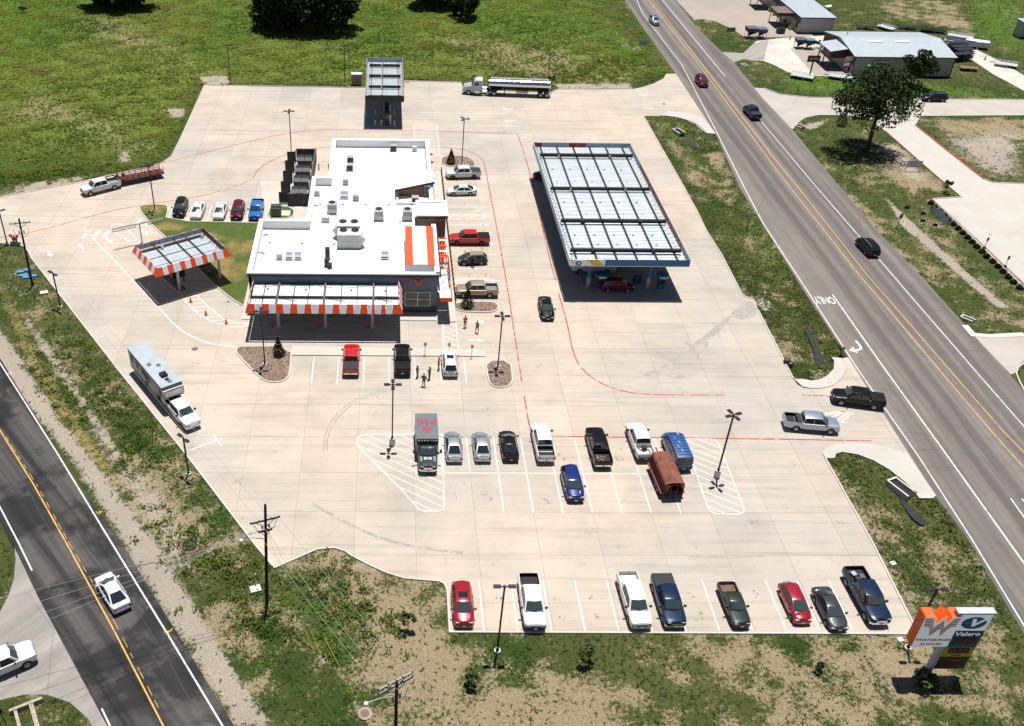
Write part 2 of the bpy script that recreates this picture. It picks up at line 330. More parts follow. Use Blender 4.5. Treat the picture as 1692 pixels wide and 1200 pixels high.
ISLAND_B = [(12.64, 97.78), (15.71, 97.81), (15.61, 94), (15.37, 93.14), (14.95, 92.53), (14.05, 92.16), (13.27, 92.39), (12.82, 93), (12.67, 93.73)]
ISLAND_C = [(9.53, 111.56), (14.28, 111.69), (15.15, 111.32), (15.48, 110.55), (15.15, 109.63), (14.47, 109.16), (13.4, 109), (9.4, 109.26)]
ISLAND_D = [(10.04, 160.36), (13.57, 160.57), (14.8, 159.94), (15.65, 158.4), (15.87, 157.12), (15.49, 156.22), (14.52, 155.82), (9.86, 156.22)]
ISLAND_M = [(-31.3, 118.3), (-30.39, 118.82), (-26.97, 115.06), (-26.76, 114.26), (-27.14, 113.61), (-27.8, 113.6), (-28.95, 115.03)]
def carry_on(pts, d0, d1, k=700): return [(pts[0][0]+d0[0]*k, pts[0][1]+d0[1]*k)] + pts + [(pts[-1][0]+d1[0]*k, pts[-1][1]+d1[1]*k)]
HWY_L, HWY_R = carry_on(HWY_L, (.01, 1), (-.02, -1)), carry_on(HWY_R, (.01, 1), (-.02, -1)); ROAD_W_R, ROAD_W_L = carry_on(ROAD_W_R, (-.55, .83), (.5, -.86)), carry_on(ROAD_W_L, (-.55, .83), (.5, -.86))
HWY = HWY_L + HWY_R[::-1]; ROAD_W = ROAD_W_R + ROAD_W_L[::-1]
PAVED = [LOT, HWY, ROAD_W, SIDE_E, DRIVE_E, DRIVE_E2, SHOP_PAD, SHOP_DRIVE, SHOP_GRAVEL, BACK_TRACK, SIDE_W]

def inside(P, poly):
    x, y = P[:, 0], P[:, 1]; r = np.zeros(len(P), bool); n = len(poly)
    for i in range(n):
        (x0, y0), (x1, y1) = poly[i], poly[(i+1) % n]
        if y0 == y1: continue
        r ^= ((y0 > y) != (y1 > y)) & (x < (x1-x0)*(y-y0)/(y1-y0)+x0)
    return r
def dist_line(P, pts, closed=False):
    d = np.full(len(P), 1e9); n = len(pts)
    for i in range(n if closed else n-1):
        a = np.array(pts[i][:2]); b = np.array(pts[(i+1) % n][:2]); ab = b-a; L = (ab**2).sum()+1e-9
        t = np.clip(((P-a)@ab)/L, 0, 1); d = np.minimum(d, np.hypot(*(P-a-t[:, None]*ab).T))
    return d
def sdist(P, poly):
    d = dist_line(P, poly, True); return np.where(inside(P, poly), -d, d)
def soft(P, poly, w): return np.clip(.5-sdist(P, poly)/(2*w), 0, 1)

# ---- ground sheet: fine where the camera looks, coarse out to the horizon; shallow roadside ditches
DITCH = [([(-58.03, 122.23), (-48.94, 110.99), (-38.08, 95.66), (-33.23, 87.38), (-28.55, 80.5), (-25.56, 75.18)], 1.6, .45),
         ([(55.34, 174.4), (55.99, 170.58), (57.31, 164.97), (56.55, 148.67), (55.6, 127.61), (55.05, 105.34), (54.53, 99.1)], 2.0, .7),
         ([(54.69, 75.53), (54.31, 72.03), (54.61, 69.23), (54.21, 62), (53.84, 49.26), (53.64, 39.58)], 2.2, .7),
         ([(79.82, 177.46), (82.17, 177.53), (82.38, 167.24), (79.8, 144.52), (79.39, 129.89), (78.56, 109.31)], 2.2, .5),
         ([(-16.92, 61.9), (-14.2, 58.31), (-12.16, 54.93), (-9.11, 50.54), (-5.24, 44.86)], 2.0, .5)]
def axis(segs):
    out = []
    for a, b, s in segs: out += list(np.arange(a, b, s))
    return np.array(out)
gx = axis([(-4000, -1000, 1000), (-1000, -300, 175), (-300, -120, 20), (-120, -60, 2), (-60, 100, .8), (100, 180, 2), (180, 340, 20), (340, 1000, 165), (1000, 4001, 1000)])
gy = axis([(-4000, -1000, 1000), (-1000, -100, 150), (-100, 36, 17), (36, 120, .8), (120, 285, 1.5), (285, 400, 11), (400, 1000, 150), (1000, 6001, 1000)])
XX, YY = np.meshgrid(gx, gy); GP = np.stack([XX.ravel(), YY.ravel()], 1)
GPd = np.minimum.reduce([sdist(GP, q) for q in PAVED + [GRASS_W]])
def ground_z(P, dpav):
    z = np.full(len(P), -.02); k = np.clip(dpav/1.2, 0, 1)
    for ln, w, dep in DITCH: z -= dep*np.exp(-(dist_line(P, ln)/w)**2)*k
    z += k*.06*(np.sin(P[:, 0]*.9+np.sin(P[:, 1]*.7))*np.cos(P[:, 1]*.8))*np.clip(dpav/4, 0, 1)
    far = np.clip((P[:, 1]-205)/40, 0, 1)*np.clip((55-P[:, 0])/20, 0, 1)
    return z + far*.35*(np.sin(P[:, 0]*.11+1)*np.cos(P[:, 1]*.09)+.4*np.sin(P[:, 0]*.37+P[:, 1]*.3))
GZ_ = ground_z(GP, GPd)
# ---- what grows where (cover maps, vertex attributes)
DRY = [([(-23.56, 59), (-10.19, 61.91), (5.8, 54.93), (47.57, 54.92), (48.7, 46.38), (47.24, 36.33), (-14.31, 36.59)], 4, .13), ([(48.21, 78.4), (57.16, 72.76), (57.68, 55.59), (52.69, 46.38), (47.87, 55.59)], 2, .20), ([(50.1, 179.78), (61.17, 171), (57.45, 99.13), (49.98, 95.17)], 2, .08), ([(75.97, 150.25), (76.8, 107.04), (84.56, 106.39), (89.61, 115.77), (89.14, 167.4)], 2, .10), ([(-59.49, 123.98), (-49.01, 120.61), (-20.87, 79.04), (-10.33, 63.42), (-16.48, 59.01), (-27.12, 75.18)], 2, .16), ([(-4.97, 64.59), (-1.76, 62.67), (3.87, 60.82), (5.33, 56.26), (5.7, 52.99), (7.53, 49.33), (3.53, 49.93), (0.5, 53), (-1.66, 57.62), (-3.97, 61.18)], 3.0, .72),
       ([(22.31, 54.92), (31.99, 55.06), (44.3, 52.34), (41.26, 46.4), (40.43, 41.11), (25.62, 41.66), (31.28, 49.29)], 5, .62),
       ([(6.63, 51.13), (19.06, 51.73), (21.03, 46.44), (19.08, 41.68), (3.27, 41.73)], 3.0, .5), ([(-19.2, 59), (-14.94, 59.72), (-7.76, 46.5), (-5.08, 42.25), (-8.69, 41.26), (-14.84, 51.76)], 3, .45),
       ([(48.21, 78.4), (49.25, 72.73), (48.72, 56.26), (47.08, 49.27), (46.49, 54.92), (47.4, 65.09)], 1.6, .6), ([(54.37, 66.72), (53.36, 59.06), (52.9, 47.51), (50.28, 47.52), (51.9, 62)], 1.8, .55),
       ([(49.29, 106), (51.14, 103.16), (53.14, 97.77), (50.55, 99.06)], 1.5, .6), ([(51.64, 173.7), (53.73, 163.79), (54.65, 151.01), (51.55, 150.95)], 1.8, .55), ([(59.94, 162.58), (58.45, 153.53), (58.12, 163.89)], 1.5, .7),
       ([(-27.48, 130.08), (-21.4, 128.27), (-18.56, 122.81), (-21.79, 121.01), (-26.46, 126.32)], 1.6, .75), ([(7.72, 230.09), (18.94, 208.92), (33.23, 197.93), (51.74, 202.23), (44.06, 218.04), (23.34, 230.69)], 6, .38),
       ([(-70.18, 178.06), (-58.12, 175.32), (-42.93, 161.51), (-51.42, 175.5), (-68.47, 187.81)], 6, .5), ([(-72.22, 246.68), (-53.72, 227.73), (-43.9, 210.8), (-62.31, 222.88)], 6, .5),
       ([(29.93, 213.35), (51.9, 202.99), (40.82, 198.16), (27.4, 202.21)], 5, .5), ([(75.97, 150.25), (72.87, 129.79), (73.85, 106.27), (77.71, 126.08), (79.8, 144.52)], 2.0, .45),
       ([(89.14, 167.4), (94.68, 164.76), (94.12, 149.43), (86.87, 146.94)], 2.0, .55), ([(104.78, 179.68), (124.26, 180.2), (119.31, 171), (104.77, 172.1)], 2.5, .6),
       ([(125.16, 263.61), (149.65, 267.65), (143.28, 235.3), (136.63, 239.93)], 3, .35), ([(-30.46, 76.1), (-23.55, 69.85), (-17.28, 64.18), (-13.56, 66.56), (-20.4, 72.47), (-26.67, 79.01)], 2.5, .6)]
BARE = [([(-49.04, 111.3), (-44.48, 104.97), (-37.25, 94.42), (-31.34, 85.19), (-28.29, 80.5), (-28.6, 79), (-32.69, 85.18), (-38.9, 94.4), (-46.44, 106.39)], .8, 1.0),
        ([(-34.03, 85.18), (-28.61, 80.5), (-24.49, 76.12), (-20.1, 70.72), (-17.64, 66.55), (-18.61, 61.9), (-22.08, 67.19), (-29.02, 78.02)], 2.2, .85), ([(-48.39, 98.12), (-39.05, 86.23), (-31.81, 76.94), (-25.63, 67.34), (-18.15, 56.12), (-11.64, 46.51), (-7.76, 46.5), (-9.88, 48.25), (-16.37, 58.3), (-22.11, 67.35), (-29.43, 77.05), (-36.35, 86.25), (-45.12, 99.47), (-51.57, 107.79)], 1.0, .95),
        ([(-5.34, 66.17), (-4.17, 66.18), (-1.79, 64.21), (0.51, 62.68), (2.21, 62.08), (-2.35, 63.43)], .6, .9), ([(53.47, 158.47), (57.79, 160.67), (56.71, 151.05)], .8, .5), ([(96.94, 177.92), (97.18, 170.45), (94.47, 174.81)], .8, .3),
        ([(103.61, 172.07), (121.73, 175.51), (109.84, 153.38), (104.31, 153.27), (103.42, 162.25)], 5.0, .85), ([(89.72, 168.83), (95.41, 168.97), (93.16, 151.81), (88.97, 151.72)], 2.0, .75), ([(82.78, 146.86), (82.92, 140.17), (84.21, 119.05), (85.17, 110.92), (83.5, 110.9), (82.41, 120.76), (81.07, 135.91)], .7, 1.0),
        ([(-42.48, 181.98), (-38.2, 182.75), (-37.88, 177.39), (-40.26, 177.33)], .8, .9), ([(-47.13, 161.41), (-44.73, 162.54), (-43.1, 156.31), (-45.57, 156.76)], 1.2, .8), ([(-60.78, 147.68), (-50.85, 151.2), (-46.31, 153.24), (-52.58, 146.46), (-59.52, 143.6)], .8, .7),
        ([(34.59, 198.7), (51.21, 199.59), (51.29, 196.31), (36.02, 195.48)], .6, .9), ([(-38.38, 200.46), (-32.86, 201.39), (-31.57, 196.27), (-36.67, 195.75)], .5, 1.0), ([(43.52, 54.92), (45.63, 52.97), (47.64, 50.48), (43.76, 49.87), (41.14, 52.34)], 1.8, .55),
        ([(26.63, 52.98), (31.66, 53.94), (34.43, 51.1), (30.26, 49.3)], 2.5, .45), ([(0.51, 60.09), (3.85, 60.46), (4.74, 54.93), (2.64, 55.59)], 2.0, .35), ([(55.32, 241.68), (56.39, 225.06), (56.18, 220.63), (54.91, 231.91)], .8, .7), ([(77.47, 177.4), (82.73, 179.09), (88.33, 181.45), (83.94, 177.57), (80.81, 175.36)], .6, .8)]
YEL = [([(-52.48, 115.53), (-41.41, 94.38), (-31.17, 78.99), (-26.49, 75.18), (-34.03, 85.18), (-42.51, 98.18), (-49.38, 110.83)], 1.2, .9), ([(-31.63, 95.72), (-20.95, 79.54), (-12.39, 66.56), (-10.33, 63.42), (-13.65, 67.37), (-22.34, 80.03)], .7, .55), ([(48.18, 79.4), (48.24, 66.71), (47.76, 55.72), (47.08, 56.26), (47.49, 67.53)], .8, .5),
       ([(6.01, 55.85), (47.73, 55.66), (47.35, 54.79), (5.96, 54.93)], .7, .25), ([(75.97, 150.25), (76.8, 107.04), (75.83, 107.03), (74.91, 142.2)], .8, .6), ([(-55.54, 210.4), (-40.64, 215.04), (-27.42, 203.47), (-40.14, 188.65)], 8, .4)]
LUSH = [([(-97.48, 256.45), (-76.38, 257.41), (-71.55, 227.05), (-81.22, 205.55)], 12, .9), ([(-52, 258.51), (-29.9, 253.9), (-27, 199.71), (-42.57, 202.97)], 10, .7), ([(-8.54, 254.84), (9.93, 255.66), (6.02, 216.69), (-6.17, 220.55)], 8, .8), ([(16.41, 261.61), (57.83, 263.49), (52.02, 231.8), (33.12, 217.65), (20.49, 230.58)], 10, .6), ([(50.47, 257.44), (57.8, 232.02), (60.6, 207.14), (53.34, 210.08), (46.26, 231.57)], 3, .9),
        ([(156.35, 267.95), (171.83, 268.65), (146.57, 221.68), (143.28, 235.3)], 4, .9), ([(87.59, 213.27), (108.33, 204.81), (131.54, 193.73), (106.77, 192.3), (83.08, 195.84)], 2.5, .8), ([(65.31, 181.78), (61.87, 135.58), (56.85, 120.4), (58.74, 144.12)], 3, .8), ([(-10.33, 63.42), (-1.69, 59.02), (-2.03, 50.53), (-8.22, 58.31)], 4, .7), ([(-87.89, 226.42), (-75.99, 213.78), (-59.86, 169.39), (-71.46, 174.97)], 10, .5), ([(8.65, 214.68), (20.16, 225.97), (20.73, 215.11), (12.48, 210.71)], 3, .3)]
def cover(P, regs):
    v = np.zeros(len(P))
    for poly, w, a in regs: v = np.maximum(v, soft(P, poly, w)*a)
    return v
def fbm(P, s, seed):
    r = np.random.default_rng(seed); v = np.zeros(len(P)); a = 1.0
    for o in range(4):
        for q in range(4): th = r.uniform(0, 6.28); f = 6.28/s*r.uniform(.7, 1.4)*2**o; v += a*np.sin(P[:, 0]*f*math.cos(th)+P[:, 1]*f*math.sin(th)+r.uniform(0, 6.28)+.8*np.sin(P[:, 1]*f*.6+r.uniform(0, 6)))
        a *= .6
    return v/3.2
def dryness(P): return cover(P, DRY)+.20*fbm(P, 13, 31)+.22*fbm(P, 4.0, 33)+.04
cov = {k: cover(GP, r) for k, r in (('dry', DRY), ('bare', BARE), ('yellow', YEL), ('lush', LUSH))}
nearby = np.clip((230-GP[:, 1])/30, 0, 1); cov['dry'] = np.where((GP[:, 1] < 150) | (GP[:, 0] > 45), dryness(GP), cov['dry']); cov['dry'] = np.where((np.abs(GP[:, 0]) > 400) | (np.abs(GP[:, 1]) > 500), 0, cov['dry'])
cov['field'] = np.clip((GP[:, 1]-150)/20, 0, 1)*np.clip((58-GP[:, 0])/6, 0, 1)*np.clip((GPd-1)/4, 0, 1)
nx, ny = len(gx), len(gy)
ii = (np.arange(ny-1)[:, None]*nx + np.arange(nx-1)[None, :]).ravel()
me = bpy.data.meshes.new('ground'); me.from_pydata(np.column_stack([GP, GZ_]).tolist(), [], np.stack([ii, ii+1, ii+nx+1, ii+nx], 1).tolist())
for k, v in cov.items():
    a = me.attributes.new(k, 'FLOAT', 'POINT'); a.data.foreach_set('value', v.astype(np.float32))
me.polygons.foreach_set('use_smooth', [True]*len(me.polygons))
def ground_mat():
    m, n, l, b = nodes_of('ground_cover'); b.inputs['Roughness'].default_value = .95; b.inputs['Specular IOR Level'].default_value = .1
    pos = n.new('ShaderNodeNewGeometry').outputs['Position']
    def at(k): t = n.new('ShaderNodeAttribute'); t.attribute_name = k; return t.outputs['Fac']
    n1 = noise(n, l, pos, .06, 4); n2 = noise(n, l, pos, .45, 7, .65, .5); n3 = noise(n, l, pos, 2.6, 8, .72); n4 = noise(n, l, pos, 11, 5, .7)
    g = mix(n, l, mrange(n, l, n2, .3, .7), (.022, .044, .009), (.050, .076, .018))
    g = mix(n, l, mrange(n, l, n1, .4, .62), g, (.075, .082, .026))
    fld = mix(n, l, mrange(n, l, n2, .28, .72), (.085, .118, .020), (.150, .172, .038))
    g = mix(n, l, at('field'), g, fld)
    g = mix(n, l, mrange(n, l, math_(n, l, 'ADD', at('lush'), math_(n, l, 'SUBTRACT', n2, .5)), .2, .8), g, (.070, .125, .018))
    y = mrange(n, l, math_(n, l, 'ADD', at('yellow'), math_(n, l, 'MULTIPLY', math_(n, l, 'SUBTRACT', n2, .5), .9)), .25, .75)
    g = mix(n, l, y, g, (.30, .235, .085))
    # dead grass
    d = math_(n, l, 'ADD', at('dry'), math_(n, l, 'ADD', math_(n, l, 'MULTIPLY', math_(n, l, 'SUBTRACT', n2, .5), .5), math_(n, l, 'MULTIPLY', math_(n, l, 'SUBTRACT', n3, .5), 1.9)))
    straw = mix(n, l, mrange(n, l, n4, .3, .7), (.135, .105, .058), (.37, .295, .195))
    g = mix(n, l, mrange(n, l, d, .22, .46), g, straw)
    # bare soil and gravel
    e = math_(n, l, 'ADD', at('bare'), math_(n, l, 'ADD', math_(n, l, 'MULTIPLY', math_(n, l, 'SUBTRACT', n2, .5), .8), math_(n, l, 'MULTIPLY', math_(n, l, 'SUBTRACT', n3, .5), .9)))
    soil = mix(n, l, mrange(n, l, n4, .35, .65), (.25, .205, .155), (.40, .35, .285))
    soil = mix(n, l, mrange(n, l, n1, .45, .6), soil, (.30, .255, .215))
    g = mix(n, l, mrange(n, l, e, .45, .66), g, soil)
    fm = n.new('ShaderNodeCombineColor'); v = mrange(n, l, n4, .2, .8, .62, 1.38)
    for i in range(3): l.new(v, fm.inputs[i])
    g = mix(n, l, 1.0, g, fm.outputs[0], 'MULTIPLY')
    l.new(g, b.inputs['Base Color'])
    bp = n.new('ShaderNodeBump'); bp.inputs['Strength'].default_value = .8; bp.inputs['Distance'].default_value = .25
    l.new(math_(n, l, 'ADD', n3, math_(n, l, 'MULTIPLY', n4, .5)), bp.inputs['Height']); l.new(bp.outputs[0], b.inputs['Normal'])
    return m
me.materials.append(ground_mat())
ground = struct(link(bpy.data.objects.new('ground', me)))

def slab(name, poly, z, mat, z0=-.35): return struct(MB().prism(poly, z0, z).build(name, mat))
slab('highway', HWY, .012, A_HWY); slab('patched_road', ROAD_W, .012, A_OLD)
slab('east_side_street', SIDE_E, .016, C_STREET); slab('east_driveway', DRIVE_E, .020, C_SLAB2); slab('south_east_driveway', DRIVE_E2, .016, C_STREET)
slab('shop_parking', SHOP_PAD, .012, concrete('concrete_shop', (.33, .28, .235), (.30, .26, .225), stain=.5, panel=False)); slab('shop_driveway', SHOP_DRIVE, .016, A_SIDE)
slab('gravel_yard', SHOP_GRAVEL, .008, concrete('white_gravel', (.55, .51, .45), (.48, .45, .40), var=.2, stain=.2, panel=False)); slab('gravel_track', BACK_TRACK, .010, MATS['white_gravel'])
slab('shop_forecourt', SHOP_APRON, .020, MATS['concrete_shop']); slab('west_side_street', SIDE_W, .016, A_SIDE)

# ---- parking lot: a dark bed with separate concrete panels on it
lot = struct(MB().prism(LOT, -.35, .010).build('parking_lot', JOINT))
GX0, GY0, GDX, GDY = 15.3, 71.14, 6.0, 5.92
bm = bmesh.new(); f = bm.faces.new([bm.verts.new((x, y, .03)) for x, y in LOT]); bmesh.ops.recalc_face_normals(bm, faces=[f])
if f.normal.z < 0: f.normal_flip()
for k in range(-20, 20):
    for co, no in (((GX0+GDX*k, 0, 0), (1, 0, 0)), ((0, GY0+GDY*k, 0), (0, 1, 0))):
        bmesh.ops.bisect_plane(bm, geom=bm.verts[:]+bm.edges[:]+bm.faces[:], plane_co=co, plane_no=no)
for f in bm.faces[:]:
    if f.calc_area() < .15: continue
    c = f.calc_center_median(); pts = [(v.co.x, v.co.y) for v in f.verts]
    a = sum(pts[i][0]*pts[(i+1) % len(pts)][1]-pts[(i+1) % len(pts)][0]*pts[i][1] for i in range(len(pts)))
    if a < 0: pts = pts[::-1]
    q = offset(pts, .012, True); dz = random.uniform(-.002, .002)
    o = MB().add([(x-c.x, y-c.y, .022+dz) for x, y in q], [tuple(range(len(q)))]).build('concrete_panel', C_SLAB, lot); o.location = (c.x, c.y, 0)
bm.free()
for nm, ap in (('driveway_apron', APRON_N), ('driveway_apron', APRON_M), ('driveway_apron', APRON_S)):
    struct(MB().prism(ap, -.3, .12).build(nm, C_SLAB2))

# ---- kerbs
def kerb(pts, closed=False, w=.17, h=.15, name='kerb'): return struct(MB().kerb(pts, w, h, closed, -.02).build(name, C_KERB))
kerb([(-61.15, 142.68), (-50.13, 148.36), (-40.03, 154.87), (-37.97, 156.42), (-36.87, 159.54), (-36.71, 166.57), (-36.63, 180.24), (-36.61, 195.39)])
kerb([(-34.39, 195.28), (-26.51, 195.17), (-4.32, 194.96), (4.08, 195.04)]); kerb([(4.15, 199.22), (15.95, 198.67)]); kerb([(34.15, 193.64), (35.87, 195.29), (45.43, 195.77), (51.09, 195.94)])
kerb([(50.07, 180.72), (49.93, 148.54), (49.8, 139.13), (49.51, 133.34), (49.73, 125.47), (49.39, 114.11), (49.74, 113.32), (50.65, 113.01)]); kerb([(50.36, 110.2), (49.76, 94.29)])
kerb([(48.24, 79.55), (48.24, 66.71), (47.76, 55.72), (6.02, 55.92), (6.05, 60.82), (5.81, 61.56), (5.37, 61.86), (4.13, 62.01), (2.1, 62.23), (0.45, 62.91), (-1.44, 64.05), (-2.97, 65.14), (-3.57, 65.7), (-4.52, 66.1), (-5.28, 66.09), (-6.32, 65.89), (-10.14, 63.5)])
kerb([(-10.14, 63.5), (-12.4, 66.64), (-20.95, 79.54), (-32.07, 95.71), (-50.35, 122.87), (-51.36, 124.83), (-52.63, 126.46), (-56.24, 127.33)])
kerb([(78.71, 197.15), (80.84, 193.64), (86.58, 191.88), (108.98, 191.67), (130.58, 191.96)]); kerb([(77, 174.66), (79.21, 178.07), (81.51, 180.63), (84.67, 182.15), (89.66, 182.12), (90.37, 181.51)]); kerb([(125.83, 183.11), (104.74, 182.22), (101.65, 177.42)])
RED_KERB = M('red_painted_kerb', (.45, .03, .03), .7)
struct(MB().kerb([(101.65, 177.42), (102.03, 164.38), (102.58, 152.74)], .2, .15, False, -.01).build('kerb', RED_KERB)); kerb([(102.58, 152.74), (103.43, 151.54), (108.64, 151.16)])
struct(MB().kerb([(94.56, 174.21), (94.97, 152.58), (95.18, 149.93)], .18, .15, False, -.01).build('kerb', M('pink_worn_kerb', (.45, .2, .17), .7))); kerb([(95.18, 149.93), (95.31, 145.73), (90.11, 144.95), (89.97, 116.44)])
kerb([(76.75, 106.6), (76.77, 104.35), (78.83, 104.02), (83.54, 104.5)], w=.9, h=.1)
kerb([(80.06, 98.01), (78.73, 96.96), (77.88, 95.79), (77.38, 94.15), (76.98, 92.3)])

# ---- planted islands in the lot
GRASS_LAWN = None
def lawn_mat():
    m, n, l, b = nodes_of('lawn'); b.inputs['Roughness'].default_value = .95; b.inputs['Specular IOR Level'].default_value = .1
    pos = n.new('ShaderNodeNewGeometry').outputs['Position']
    n1 = noise(n, l, pos, .16, 4, .6); n2 = noise(n, l, pos, 1.4, 7, .7); n4 = noise(n, l, pos, 9, 5, .7)
    g = mix(n, l, mrange(n, l, n2, .3, .7), (.040, .070, .015), (.085, .11, .030))
    g = mix(n, l, mrange(n, l, n1, .50, .64), g, (.20, .15, .055))
    g = mix(n, l, mrange(n, l, math_(n, l, 'ADD', n2, math_(n, l, 'MULTIPLY', n1, .5)), .92, 1.02), g, (.34, .28, .18))
    fm = n.new('ShaderNodeCombineColor'); v = mrange(n, l, n4, .2, .8, .65, 1.35)
    for i in range(3): l.new(v, fm.inputs[i])
    l.new(mix(n, l, 1.0, g, fm.outputs[0], 'MULTIPLY'), b.inputs['Base Color']); return m
LAWN = lawn_mat()
def mulch_mat():
    m, n, l, b = nodes_of('rock_mulch'); b.inputs['Roughness'].default_value = .95
    pos = n.new('ShaderNodeNewGeometry').outputs['Position']
    vo = n.new('ShaderNodeTexVoronoi'); vo.inputs['Scale'].default_value = 6; l.new(pos, vo.inputs['Vector'])
    r = ramp(n, [(0, (.09, .05, .035)), (.3, (.18, .11, .08)), (.6, (.25, .18, .13)), (1, (.14, .105, .09))]); sp_ = n.new('ShaderNodeSeparateColor'); l.new(vo.outputs['Color'], sp_.inputs[0]); l.new(sp_.outputs[0], r.inputs[0])
    l.new(r.outputs[0], b.inputs['Base Color']); return m
MULCH = mulch_mat()
ROCK = [M('mulch_rock_%d' % i, c, .95) for i, c in enumerate(((.20, .115, .075), (.27, .20, .145), (.12, .075, .055), (.30, .255, .21)))]
def pebbles(poly, n, parent, z, s0=.05, s1=.13):
    P = np.array(poly); lo, hi = P.min(0), P.max(0); q = rng.uniform(lo, hi, (n*3, 2)); q = q[sdist(q, poly) < -.15][:n]
    mb = MB()
    for x, y in q:
        r = random.uniform(s0, s1); a = random.uniform(0, 6.28); mb.cur = random.randrange(4)
        vs = [(x+r*math.cos(a+k*1.2566)*random.uniform(.8, 1.2), y+r*math.sin(a+k*1.2566)*random.uniform(.8, 1.2), z) for k in range(5)] + [(x, y, z+r*.8)]
        mb.add(vs, [(k, (k+1) % 5, 5) for k in range(5)])
    return tag(mb.build('mulch_rocks', ROCK, parent), kind='stuff')
def island(name, poly, fill, fillname, rocks=0):
    poly = smooth_poly(poly, 1, True)
    k = struct(MB().kerb(poly, .17, .17, True, -.0).build(name, C_KERB))
    MB().prism(poly, 0, .10).build(fillname, fill, k)
    if rocks: pebbles(poly, rocks, k, .10)
    return k
island('lawn_island', GRASS_W, LAWN, 'lawn'); island('generator_lawn', GRASS_GEN, LAWN, 'lawn')
for poly, nr in ((ISLAND_A, 1500), (ISLAND_B, 700), (ISLAND_C, 800), (ISLAND_D, 700), (ISLAND_M, 300)): island('planting_island', poly, MULCH, 'mulch', nr)

# ---- walks round the store
struct(MB().prism([(-11.45, 100.8), (12.82, 100.03), (12.71, 98.7), (-11.29, 98.74)], -.1, .15).build('front_walk', C_WALK))
struct(MB().prism([(7.0, 106.6), (9.6, 106.6), (9.6, 150), (11.2, 154), (7.2, 154)], -.1, .15).build('east_walk', C_WALK))
struct(MB().prism([(-18.6, 108.9), (-17.4, 108.9), (-17.4, 124), (-18.6, 124)], .0, .13).build('west_walk', C_WALK))
struct(MB().prism([(-20.49, 149.45), (-10.48, 149.66), (-10.54, 133.91), (-17.92, 133.79)], -.1, .06).build('dumpster_pad', C_WALK))
struct(MB().prism([(-18.5, 106.9), (7.0, 106.9), (7.0, 109.0), (-18.5, 109.0)], -.1, .12).build('drive_through_kerb_walk', C_WALK))

# ---- painted markings (each line its own sheet, child of the lot or road)
LZ = .032
def line(name, mat, parent, pts, w, z=LZ, closed=False): return MB().strip(pts, w, z, closed).build(name, mat, parent)
W_FADE = worn_paint('faded_white_paint', (.50, .47, .42), (.43, .37, .30), .6)
def stall_row(x0, n, y0, y1, skip=()):
    first = None
    for i in range(n):
        if i in skip: continue
        x = x0+3.0*i
        if first is None: first = MB().box(-.055, .055, y0, y1, LZ-.002, LZ).build('stall_line', W_PAINT, lot); first.location = (x, 0, 0)
        else: again(first, lot, (x, 0, 0))
stall_row(9.06, 13, 56.1, 62.0); stall_row(15.3, 6, 71.1, 82.95); line('stall_line', W_PAINT, lot, [(3.4+.1, 77.05), (33.2, 77.03)], .11)
stall_row(15.3-3*1, 1, 71.1, 82.95); stall_row(9.3, 1, 77.05, 82.95); stall_row(6.3, 1, 77.05, 82.95)
for px in [(-8.51, 98.5), (-5.45, 98.53), (-2.3, 98.56), (0.77, 98.59), (3.88, 98.62), (7, 98.65), (10, 98.68)]: line('stall_line', W_PAINT, lot, [px, (px[0], px[1]-5.6)], .11)
for i in range(6): line('stall_line', W_PAINT, lot, [(-33.3+3.0*i+.15, 134.7), (-33.3+3.0*i+.15, 140.2)], .11)
for y in (114.1, 117.4, 120.7, 124.9, 128.1, 131.2, 134.3, 137.4, 140.5, 143.6): line('stall_line', W_PAINT, lot, [(10.7, y), (16.4, y)], .11)
for ln in ([(5.17, 187.62), (19.8, 187.37)], [(6.45, 181.43), (23.72, 180.95)], [(10.83, 175.04), (25.61, 174.82)], [(28.12, 190.67), (32.24, 190.45)], [(26.6, 183.6), (31.31, 183.41)], [(25.58, 179.74), (27.3, 179.47)]): line('stall_line', W_PAINT, lot, ln, .12)
def hatch(poly, ang, gap, w=.11, border=True):
    P = [Vector(p) for p in poly]; d = Vector((math.cos(ang), math.sin(ang))); nrm = Vector((-d.y, d.x))
    lo = min(p.dot(nrm) for p in P); hi = max(p.dot(nrm) for p in P); t = lo+gap*.6
    if border: line('hatch_border', W_PAINT, lot, poly, w, LZ, True)
    while t < hi:
        xs = []
        for i in range(len(P)):
            a, b = P[i], P[(i+1) % len(P)]; fa, fb = a.dot(nrm)-t, b.dot(nrm)-t
            if (fa > 0) != (fb > 0): q = a+(b-a)*(fa/(fa-fb)); xs.append(q.dot(d))
        xs.sort()
        for a, b in zip(xs[::2], xs[1::2]):
            if b-a > .2: line('hatch_line', W_PAINT, lot, [tuple(d*a+nrm*t), tuple(d*b+nrm*t)], w, LZ+.002)
        t += gap
hatch([(-2.86, 81.87), (-2.69, 82.92), (-2.16, 83.34), (-1.36, 83.45), (3.36, 83.48), (6.66, 83.4), (6.31, 72.04), (6.1, 71.51), (5.66, 71.24), (4.19, 71.24), (3.65, 71.59), (1.78, 74.74), (-2.72, 81.36)], R(-34), 1.02)
hatch([(33.53, 82.5), (33.82, 82.82), (34.25, 82.93), (36.67, 82.84), (37.1, 82.42), (37.23, 81.69), (36.95, 71.79), (36.88, 71.35), (36.47, 71), (35.89, 70.91), (33.81, 70.99), (33.45, 71.25), (33.28, 71.78)], R(-35), .98)
hatch([(7.84, 108.63), (9.52, 108.65), (9.42, 100.27), (7.6, 100.39)], R(-35), .95); hatch([(5.61, 175.2), (9.92, 175.01), (9.84, 160.62), (5.49, 165.38)], R(-4), .62)
